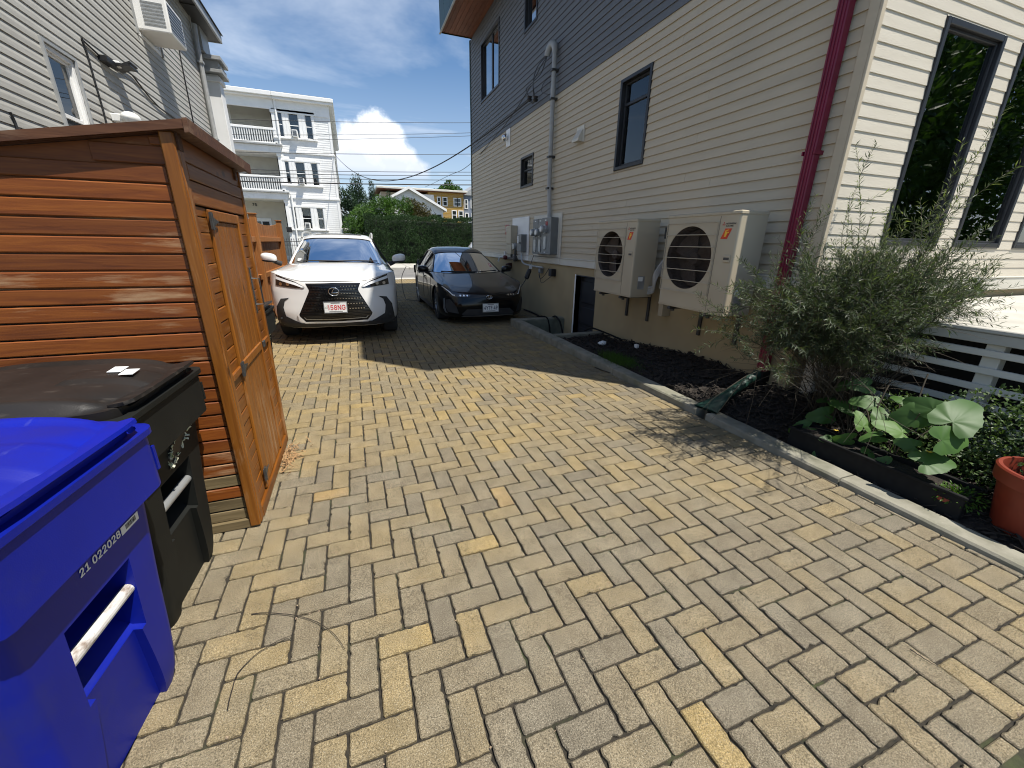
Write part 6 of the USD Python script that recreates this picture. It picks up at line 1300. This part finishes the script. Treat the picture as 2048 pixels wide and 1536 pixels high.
def tree(name, label, base, centers, radii, n, size, mat, r, trunk_r=.1, up=.35, wid=.55, group=None):
    t = thing(name, label, 'tree' if 'tree' in name else 'shrub', group); m, tone = foliage(centers, radii, n, size, r, up, wid=wid); part(t, 'crown', m, mat, kind='stuff', tone=tone)
    c = np.mean(centers, 0); b = B(); b.add(tube([base, (np.array(base) + c) / 2 + [.05, 0, 0], c], [trunk_r, trunk_r * .7, trunk_r * .3], 8))
    for q in centers[:7]: b.add(tube([(np.array(base) * .5 + c * .5), (np.array(q) + c) / 2 + [0, 0, -.1], q], [trunk_r * .45, trunk_r * .3, trunk_r * .1], 6))
    part(t, 'trunk', b, bark, True); return t
tree('big_shrub', 'broad bright green bush bulging above the left end of the hedge', (2.0, 31.4, 0), [(1.2, 31.0, 2.9), (2.2, 31.2, 3.4), (.4, 30.6, 2.1), (1.4, 30.4, 2.2), (2.9, 31.4, 3.5), (3.6, 31.8, 3.6), (.1, 30.6, 1.2), (1.0, 30.2, 1.0)], [(1.0, .9, .9), (.9, .9, .95), (.8, .7, .9), (1.0, .7, .9), (.9, .8, .9), (.8, .8, .8), (.7, .6, .9), (.8, .6, .9)], 15000, .13, G_bush, r8)
tree('russet_shrub', 'russet tinged bush between the bright bush and the white gable', (4.9, 32.5, 0), [(4.2, 32.4, 3.7), (5.0, 32.3, 3.5), (5.6, 32.5, 3.1), (4.6, 32.0, 2.9)], [(.75, .7, .75), (.7, .7, .6), (.55, .6, .6), (.9, .7, .7)], 7000, .12, G_red, r8)
tree('conifer_tree', 'tall feathery twin topped conifer behind the bright bush', (.8, 38, 0), [(.65, 38, 5.3), (1.05, 38, 5.4), (.6, 38, 4.2), (1.2, 38, 4.3), (.85, 38, 3.0), (1.5, 38.2, 3.4)], [(.24, .3, 1.1), (.26, .3, 1.05), (.5, .5, 1.1), (.5, .5, 1.1), (.9, .8, 1.2), (.5, .5, .8)], 9000, .15, G_dark, r8, up=1.2, wid=.3)
tree('narrow_cypress', 'slim dark columnar cypress right of the feathery conifer', (2.02, 38.5, 0), [(2.02, 38.5, 5.1), (2.02, 38.5, 4.1), (2.02, 38.5, 3.0)], [(.25, .25, 1.05), (.34, .34, 1.1), (.36, .36, 1.2)], 4500, .12, G_dark, r8, up=1.6, wid=.3)
tree('pointed_cypress', 'small pointed cypress tip showing in front of the ochre house roof', (3.3, 38, 0), [(3.3, 38, 4.4), (3.3, 38, 3.4)], [(.26, .26, .95), (.4, .4, 1.1)], 2500, .12, G_dark, r8, up=1.6, wid=.3)
tree('dark_evergreen_tree', 'dark evergreen behind the corner of the triple decker', (-.2, 34.5, 0), [(-.25, 34.5, 4.0), (.1, 34.5, 3.2), (-.3, 34.4, 2.4), (.3, 34.4, 4.3), (.2, 34, 2.0)], [(.45, .5, 1.1), (.6, .5, 1.3), (.7, .6, 1.2), (.3, .3, .9), (.8, .6, 1.2)], 8000, .13, G_dark, r8, up=.8)
tree('far_tree', 'round green treetop showing over the ochre house roof', (15.2, 70, 0), [(15.0, 70, 8.8), (16.4, 70, 8.5), (13.8, 70, 8.2), (17.8, 70, 7.8), (15.4, 70, 9.6)], [(1.3, 1.2, 1.3), (1.4, 1.2, 1.4), (1.1, 1, 1.1), (1.2, 1, 1.2), (.9, .9, 1.0)], 7000, .30, G_bush, r8)
# greenery behind the camera that the tall front windows mirror
m, tone = foliage([(13, -3.5, 4.0), (16, -4.5, 5.6), (20, -5, 5), (24, -5.5, 6.5), (14, -4.5, 1.8), (18, -5, 2.0), (23, -6, 2.5), (28, -7, 7), (17, -6, 8), (22, -7, 9)], [(1.9, 1.6, 2.2), (2.2, 2, 2.6), (2.4, 2, 2.6), (2.6, 2, 3), (2, 1.5, 1.8), (2.6, 1.5, 2), (3, 2, 2.5), (3, 2, 4), (2.5, 2, 2.5), (3, 2.5, 3)], 30000, .26, np.random.default_rng(5))
part(None, 'garden_greenery', m, G_bush, kind='stuff', tone=tone)
# ------------------------------------------------------------------ a car just showing past the corner of the tan house
sp = UsdGeom.Xform.Define(stage, '/World/street_car'); sp.AddTranslateOp().Set(Gf.Vec3d(9.75, 20.4, -.06)); sp.AddRotateZOp().Set(90.0); sp.GetPrim().GetReferences().AddInternalReference('/World/parked_suv'); sp.GetPrim().SetInstanceable(True); tag(sp, 'white car tail on the street just past the corner of the tan house', 'car')

# ------------------------------------------------------------------ overhead wires
wire_m = flat('wire_black', (.02, .02, .022), .6)
def span(name, label, pts, r, grp=None):
    t = thing(name, label, 'wire', grp); part(t, 'wire', tube(resample(pts, 40), r, 4), wire_m); return t
names7 = ['topmost thin wire', 'second thin wire from the top', 'third thin wire from the top', 'fourth wire, level with the cloud base', 'fifth wire from the top', 'sixth wire from the top', 'seventh wire from the top', 'lowest and thickest wire']
for k, (ya, yb, Y, r_) in enumerate(((244, 247, 25, .011), (270, 267, 25, .010), (279, 273, 25, .010), (308, 309.5, 25, .013), (343, 345, 19, .010), (350, 352, 19, .011), (358, 361, 19, .011), (367.5, 370.5, 19, .020))):
    A, C = on(680, ya, y=Y), on(943, yb, y=Y); d = (C - A) / (C[0] - A[0]); L_ = [A + d * (x - A[0]) + [0, 0, .012 * (x - 2) ** 2 * .12] for x in np.linspace(-22, 24, 30)]
    span('overhead_wire', names7[k] + ' crossing the sky above the street', L_, r_)
A, C = np.array([-.42, 30.9, on(668, 308, y=30.9)[2]]), ba + [0, .06, -.03]
L_ = []
for t in np.linspace(0, 1, 40): q = A + (C - A) * t; L_.append(q - [0, 0, 4 * 1.48 * t * (1 - t)])
span('service_drop', 'sagging twisted service wire from the triple decker to the tan house bracket', L_, .017)
L_ = [on(850, 374, y=30), on(855, 372, y=28), on(900, 350, y=20), on(943, 326, y=13.8), on(1000, 262, x=3.66), on(1062, 172, x=3.66)]; span('service_drop', 'thin slanting wire meeting the tan house corner below the twisted one', L_, .010)

# ================================================================== PLANTS IN THE BED
r9 = np.random.default_rng(99)
G_sage = leaf_material('sage_leaf', (.026, .038, .020), (.075, .098, .046), .30, .45, (.22, .26, .065)); G_stem = paint('plant_stem', (.055, .042, .024), (.035, .028, .018), scale=30, rough=.8); G_cuc = leaf_material('cucumber_leaf', (.038, .092, .020), (.068, .142, .032), .32, .5, (.105, .19, .05))
G_round = leaf_material('round_leaf', (.022, .045, .012), (.055, .095, .022), .25, .45, (.10, .15, .04)); G_grass = leaf_material('grass_blade', (.035, .075, .010), (.065, .135, .016), .3, .5)
def arching(base, d, L, droop, k, r):
    P = [np.array(base, float)]; d = unit(np.array(d, float)[None])[0]; s = L / k
    for i in range(k): d = unit((d + np.array([r.normal(0, .045), r.normal(0, .045), -droop * s + r.normal(0, .02)]))[None])[0]; P.append(P[-1] + d * s)
    return np.array(P)
bush = thing('willowy_bush', 'tall willowy grey green bush with narrow leaves at the tan house corner', 'shrub')
Lp, Ld, Ln_, Ls, Lw, Lt = [], [], [], [], [], []; st = B()
def dress(P, L, dens, r, start=.25, big=1.0, bright=0.0):
    T = np.gradient(P, axis=0); k = int(L * dens)
    for j in range(k):
        t = start + (1 - start) * (j + r.random()) / k; f = t * (len(P) - 1); i = min(int(f), len(P) - 2); p = P[i] + (P[i + 1] - P[i]) * (f - i); tg = unit(T[i][None])[0]
        if p[2] < .70 + .07 * math.sin(p[0] * 9) or (p[1] < 1.5 and p[2] < .98): continue
        a = r.uniform(0, 6.28); u = unit(np.cross(tg, [.3, .2, 1.0])[None])[0]; v = np.cross(tg, u); out = u * math.cos(a) + v * math.sin(a)
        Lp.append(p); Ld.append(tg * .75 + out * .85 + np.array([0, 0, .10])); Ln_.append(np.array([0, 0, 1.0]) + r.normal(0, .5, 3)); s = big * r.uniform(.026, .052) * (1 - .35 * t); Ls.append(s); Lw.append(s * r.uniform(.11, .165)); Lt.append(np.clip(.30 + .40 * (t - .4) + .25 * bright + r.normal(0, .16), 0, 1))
base0 = np.array([3.70, 1.98, .10])
def trim(P):
    """keep branches off the ground, off the cucumber bed, out of the deck and the wall"""
    P[:, 1] = np.minimum(P[:, 1], 2.40); far = np.linalg.norm(P[:, :2] - base0[:2], axis=1)
    bad = ((P[:, 0] > 3.82) & (P[:, 2] < 1.02)) | ((far > .22) & (P[:, 2] < .58 + .10 * np.sin(P[:, 0] * 9))) | ((P[:, 1] < 1.50) & (P[:, 2] < .95))
    bad = ((P[:, 0] > 3.84) & (P[:, 2] < .99)) | (P[:, 2] < .04)
    k = int(np.argmax(bad)) if bad.any() else len(P)
    return P[:k] if k > 2 else None
for k in range(235):
    if k < 34: d = (r9.normal(.55, .34), r9.normal(-.05, .16), 1.25); L = r9.uniform(1.6, 2.4); dr_ = r9.uniform(.05, .25)          # long shoots leaning right in front of the windows
    elif k < 56: d = (r9.normal(-.05, .34), r9.normal(0, .15), 1.2); L = r9.uniform(1.25, 1.95); dr_ = r9.uniform(.05, .25)
    elif k < 98: d = (r9.normal(-.62, .20), r9.normal(-.08, .22), 1.35); L = r9.uniform(1.1, 1.85); dr_ = r9.uniform(.5, 1.0)       # branches out over the drive
    elif k < 148: d = (r9.normal(1.15, .35), r9.normal(-.20, .22), 1.0); L = r9.uniform(1.4, 2.6); dr_ = r9.uniform(.15, .5)
    else: d = (r9.normal(.15, .42), r9.normal(-.12, .22), 1.5); L = r9.uniform(.95, 1.6); dr_ = r9.uniform(.35, .9)
    b0 = base0 + [r9.normal(0, .14), r9.normal(0, .08), 0]; P = trim(arching(b0, d, L, dr_, 18, r9))
    if P is None: continue
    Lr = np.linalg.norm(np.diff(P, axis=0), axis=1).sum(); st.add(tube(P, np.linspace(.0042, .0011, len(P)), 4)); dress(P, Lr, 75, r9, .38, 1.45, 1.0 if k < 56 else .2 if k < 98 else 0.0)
    for q in range(int(4 + 5 * r9.random())):
        i = min(r9.integers(4, max(5, len(P) - 2)), len(P) - 2); tg = P[i + 1] - P[i]; d2 = unit((unit(tg[None])[0] + r9.normal(0, .55, 3))[None])[0]; l2 = r9.uniform(.18, .45); P2 = trim(arching(P[i], d2, l2, .5, 7, r9))
        if P2 is None: continue
        st.add(tube(P2, np.linspace(.002, .0008, len(P2)), 3)); dress(P2, l2, 110, r9, .08, 1.5, .8 if k < 56 else .1)
for k in range(820):                                              # the dense heart of the bush
    q = unit(r9.normal(size=(1, 3)))[0] * r9.random() ** .45; p = np.array([3.68, 1.93, 1.02]) + q * [1.06, .32, .34]
    P = trim(arching(p, q * [1, 1, .6] + r9.normal(0, .5, 3) + [0, 0, .35], r9.uniform(.18, .42), .6, 6, r9))
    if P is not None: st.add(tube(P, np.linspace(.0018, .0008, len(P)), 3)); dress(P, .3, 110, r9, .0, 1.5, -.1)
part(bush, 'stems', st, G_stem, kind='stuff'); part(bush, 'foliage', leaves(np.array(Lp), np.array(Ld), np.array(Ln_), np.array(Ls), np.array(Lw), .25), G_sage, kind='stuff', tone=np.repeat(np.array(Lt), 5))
low = thing('low_shrub', 'low dense shrub with small round leaves in front of the deck slats', 'shrub'); n = 11000
c9 = np.array([[3.62, 1.50, .26], [3.66, 1.12, .34], [3.60, .80, .36], [3.66, .45, .30], [3.50, 1.25, .18]]); rr9 = np.array([[.20, .26, .26], [.22, .28, .36], [.24, .30, .38], [.22, .3, .34], [.25, .4, .18]]); k_ = r9.integers(0, 5, n); d9 = unit(r9.normal(size=(n, 3))); P = c9[k_] + d9 * rr9[k_] * (r9.random(n) ** .4)[:, None]; P = P[(P[:, 2] > .03) & (meshkit.fbm(P * 9, 3, 1) > .38)]; m_ = len(P)
s = r9.uniform(.016, .034, m_); part(low, 'foliage', leaves(P, r9.normal(size=(m_, 3)) + [0, 0, .3], r9.normal(0, .5, (m_, 3)) + [-.3, -.3, 1], s, s * .7, .1), G_round, kind='stuff', tone=np.repeat(r9.random(m_), 5))
st = B()
for k in range(26): j = r9.integers(5); st.add(tube(arching(c9[j] * [1, 1, 0] + [r9.normal(0, .05), r9.normal(0, .08), .04], r9.normal(0, .5, 3) + [0, 0, 1], .45, .3, 6, r9), .003, 4))
part(low, 'stems', st, G_stem, kind='stuff')
# cucumber vine with broad lobed leaves
vine = thing('cucumber_plant', 'young cucumber plant with broad lobed leaves and yellow flowers by the kerb', 'plant')
def lobed(n=46):
    a = np.linspace(-math.pi, math.pi, n, endpoint=False); r = .62 + .20 * np.maximum(0, np.cos(2.5 * a)) ** .8 + .18 * np.maximum(0, np.cos(a)) ** 6 - .38 * np.exp(-((np.abs(a) - math.pi) / .30) ** 2) + .02 * np.cos(17 * a)
    return np.c_[r * np.cos(a) + .30, r * np.sin(a) * .95]
LB = lobed()
def big_leaf(p, heading, pitch, roll_, size, r):
    rings = []
    for q in (0, .3, .55, .8, 1.0):
        xy = LB * q + np.array([.0, 0]) * (1 - q); rad = np.linalg.norm(xy, axis=1); an = np.arctan2(xy[:, 1], xy[:, 0])
        z = -.20 * rad ** 2 + .05 * np.abs(np.sin(2.5 * an)) * rad * (1 if q else 0) + .02 * np.sin(7 * an + 3 * q) * rad + .10 * np.abs(xy[:, 1]) * .6
        rings.append(np.c_[xy, z])
    v, f = grid(np.array(rings), closed=True)
    nrm = unit(np.array([[-.42, -.42, .62]]) + r.normal(0, .26, (1, 3)))[0]; hx_ = np.array([math.cos(heading), math.sin(heading), -.15]); hx_ = unit((hx_ - nrm * (hx_ @ nrm))[None])[0]
    T = np.eye(4); T[:3, 0] = hx_; T[:3, 1] = np.cross(nrm, hx_); T[:3, 2] = nrm; T[:3, 3] = p
    return v * size @ T[:3, :3].T + T[:3, 3], f
spots = [  # survey pixel of the leaf middle, x plane, size, heading, pitch, roll
    (1728, 770, 3.42, .115, 2.6, .35, .2), (1738, 805, 3.34, .115, 2.2, .5, -.5), (1700, 728, 3.50, .06, 2.0, .5, .2), (1712, 760, 3.46, .07, 1.2, .4, .3), (1840, 826, 3.28, .15, 2.9, .25, .35), (1908, 840, 3.26, .19, .3, .35, -.45), (1855, 815, 3.34, .12, 1.3, .3, .3), (1890, 878, 3.16, .15, .1, .5, -.25), (1860, 925, 3.10, .14, -.3, .45, -.2), (1768, 930, 3.12, .10, 2.9, .35, .1),
    (1790, 862, 3.20, .13, 2.1, .8, -.4), (1650, 830, 3.26, .12, 2.9, .35, .3), (1612, 855, 3.16, .11, 3.2, .55, .2), (1690, 815, 3.34, .11, 1.9, .3, -.3), (1660, 800, 3.36, .09, 2.4, .4, .1), (1720, 850, 3.20, .10, 1.2, .4, .5), (1750, 872, 3.18, .09, 2.5, .6, .2), (1700, 880, 3.14, .09, 3.4, .5, -.2), (1660, 880, 3.10, .08, 2.6, .5, .3), (1760, 840, 3.30, .10, .8, .4, .3), (1820, 890, 3.14, .08, 1.6, .5, .2), (1645, 905, 3.08, .07, 2.9, .6, -.3), (1735, 905, 3.12, .08, .5, .5, .1), (1800, 800, 3.40, .06, 1.4, .3, .1), (1690, 770, 3.44, .07, 2.9, .4, .2)]
st = B(); crown = [np.array([3.30, 1.36, .10]), np.array([3.26, 1.62, .10]), np.array([3.28, 1.14, .10])]
for (a_, b_, X, s, hd, pt, rl) in spots:
    s *= .95; p = on(a_, b_, x=X); part(vine, 'leaf', big_leaf(p - np.array([math.cos(hd), math.sin(hd), 0]) * s * .3, hd, pt * .6, rl * .6, s, r9), G_cuc, True, tone=float(np.clip(r9.normal(.55, .25), 0, 1)))
    o = min(crown, key=lambda q: np.linalg.norm(q - p)); st.add(tube(resample([o, (o * .5 + p * .5) + [0, 0, .05], p + [0, 0, -.004]], 9), .0032, 5))
st.add(tube(resample([(3.30, 1.62, .08), on(1735, 860, x=3.36), on(1728, 800, x=3.42), on(1703, 722, x=3.50), on(1698, 708, x=3.52)], 20), .005, 6)); part(vine, 'vine_stems', st, G_stem)
for a_, b_, X in ((1842, 916, 3.12), (1672, 862, 3.12), (1858, 905, 3.13), (1720, 828, 3.3)):
    p = on(a_, b_, x=X); fl_ = B()
    for k in range(5): t = k * 1.2566; q = leaves(np.array([p]), np.array([[math.cos(t), math.sin(t), .5]]), np.array([[0, 0, 1.0]]), .02, .014, .1); fl_.add(q)
    part(vine, 'flower', fl_, flat('flower_yellow', (.62, .42, .035), .6))
for pts in (((1745, 840), (1762, 800), (1778, 770)), ((1828, 836), (1840, 790), (1856, 748)), ((1780, 930), (1830, 880), (1860, 860)), ((1662, 850), (1690, 780), (1720, 720))):
    s_ = thing('garden_stake', {1745: 'thin brown stake behind the middle leaves of the cucumber plant', 1828: 'thin upright brown stake, rightmost above the cucumber leaves', 1780: 'slanting brown stake low among the cucumber leaves', 1662: 'thin leaning stake at the left side of the cucumber plant'}[pts[0][0]], 'stake'); part(s_, 'stick', tube(resample([on(a_, b_, x=3.30 + .06 * j) for j, (a_, b_) in enumerate(pts)], 8), .0045, 6), G_stem)
pb = thing('black_planter', 'long low black plastic planter under the cucumber leaves along the kerb', 'planter')
T = move(3.16, 1.40, 0) @ rot([0, 0, 1], 1.7); m = B()
for a_ in ((-.11, -.10, -.50, .50), (.10, .11, -.50, .50), (-.10, .10, -.50, -.49), (-.10, .10, .49, .50)): m.box(a_[0], a_[1], a_[2], a_[3], .01, .17, .003, T=T)
m.box(-.12, -.097, -.51, .51, .155, .172, .003, T=T); m.box(.097, .12, -.51, .51, .155, .172, .003, T=T); part(pb, 'trough', m, K['black_rubber']); m = B(); m.box(-.099, .099, -.489, .489, .012, .14, T=T); part(pb, 'soil', m, K['mulch'])
bd = thing('edging_plank', 'pale plank with a drilled rounded end lying against the deck slats', 'plank'); pe = Polygon([(0, 0), (1.1, 0), (1.1, .10), (0, .10)]).buffer(-.02).buffer(.02).difference(shapely.Point(.08, .05).buffer(.012)); q0 = on(1990, 908, x=3.84)
part(bd, 'plank', B().add(prism(pe, .025, frame((0, 1, 0), (.25, 0, 1), (3.84, q0[1] - .02, q0[2] - .05)))), K['cream_trim'])
pot_m = paint('terracotta_red', (.20, .028, .010), (.15, .020, .008), scale=5, rough=.5, bump=.1, bscale=60)
def pot(name, label, c, r, h, inside):
    t = thing(name, label, 'pot'); part(t, 'pot', B().add(lathe([(0, .0), (r * .72, .0), (r * .95, h * .80), (r * 1.05, h * .80), (r * 1.08, h * .98), (r * 1.04, h), (r * .96, h), (r * .92, h * .82), (r * .9, h * .7)], 40), move(*c)), pot_m, 40); part(t, 'soil', B().cyl((c[0], c[1], c[2] + h * .60), (c[0], c[1], c[2] + h * .72), r * .89, n=24), K['mulch']); return t
pot('large_pot', 'large terracotta red plastic pot at the right edge', (3.30, .70, -.02), .20, .40, None)
sp_ = pot('small_pot', 'small terracotta red pot with a trailing green plant beside the large pot', (3.13, .985, .0), .068, .12, None)
n = 420; d9 = unit(r9.normal(size=(n, 3)) + [0, -.1, .5]); P = np.array([3.15, .96, .12]) + d9 * [.12, .12, .06] * (r9.random(n) ** .5)[:, None]; s = r9.uniform(.012, .03, n); pl = thing('potted_herb', 'leafy green herb spilling from the small red pot', 'plant'); part(pl, 'foliage', leaves(P, d9 + r9.normal(0, .4, (n, 3)), r9.normal(0, .4, (n, 3)) + [0, 0, 1], s, s * .5, .15), G_grass, kind='stuff', tone=np.repeat(r9.random(n), 5))
gt = thing('grass_tuft', 'small mound of fine bright green grass on the mulch by the kerb', 'grass'); n = 2600; g0 = on(1240, 719, z=.10); P = g0 + np.stack([r9.normal(0, .07, n), r9.normal(0, .15, n), np.full(n, -.03)], -1); s = r9.uniform(.04, .10, n); part(gt, 'blades', leaves(P, np.stack([r9.normal(0, .45, n), r9.normal(0, .45, n), np.ones(n)], -1), r9.normal(size=(n, 3)), s, .0035, .1), G_grass, kind='stuff', tone=np.repeat(r9.random(n), 5))
wd = thing('dry_weed', 'tiny dark dried weed beside the foot of the downspout', 'weed'); m = B(); w0 = on(1505, 760, x=3.6)
for k in range(9): m.add(tube(arching(w0, (r9.normal(0, .5), r9.normal(0, .4), 1), r9.uniform(.06, .15), 2.0, 5, r9), .0018, 4))
part(wd, 'stems', m, G_stem)
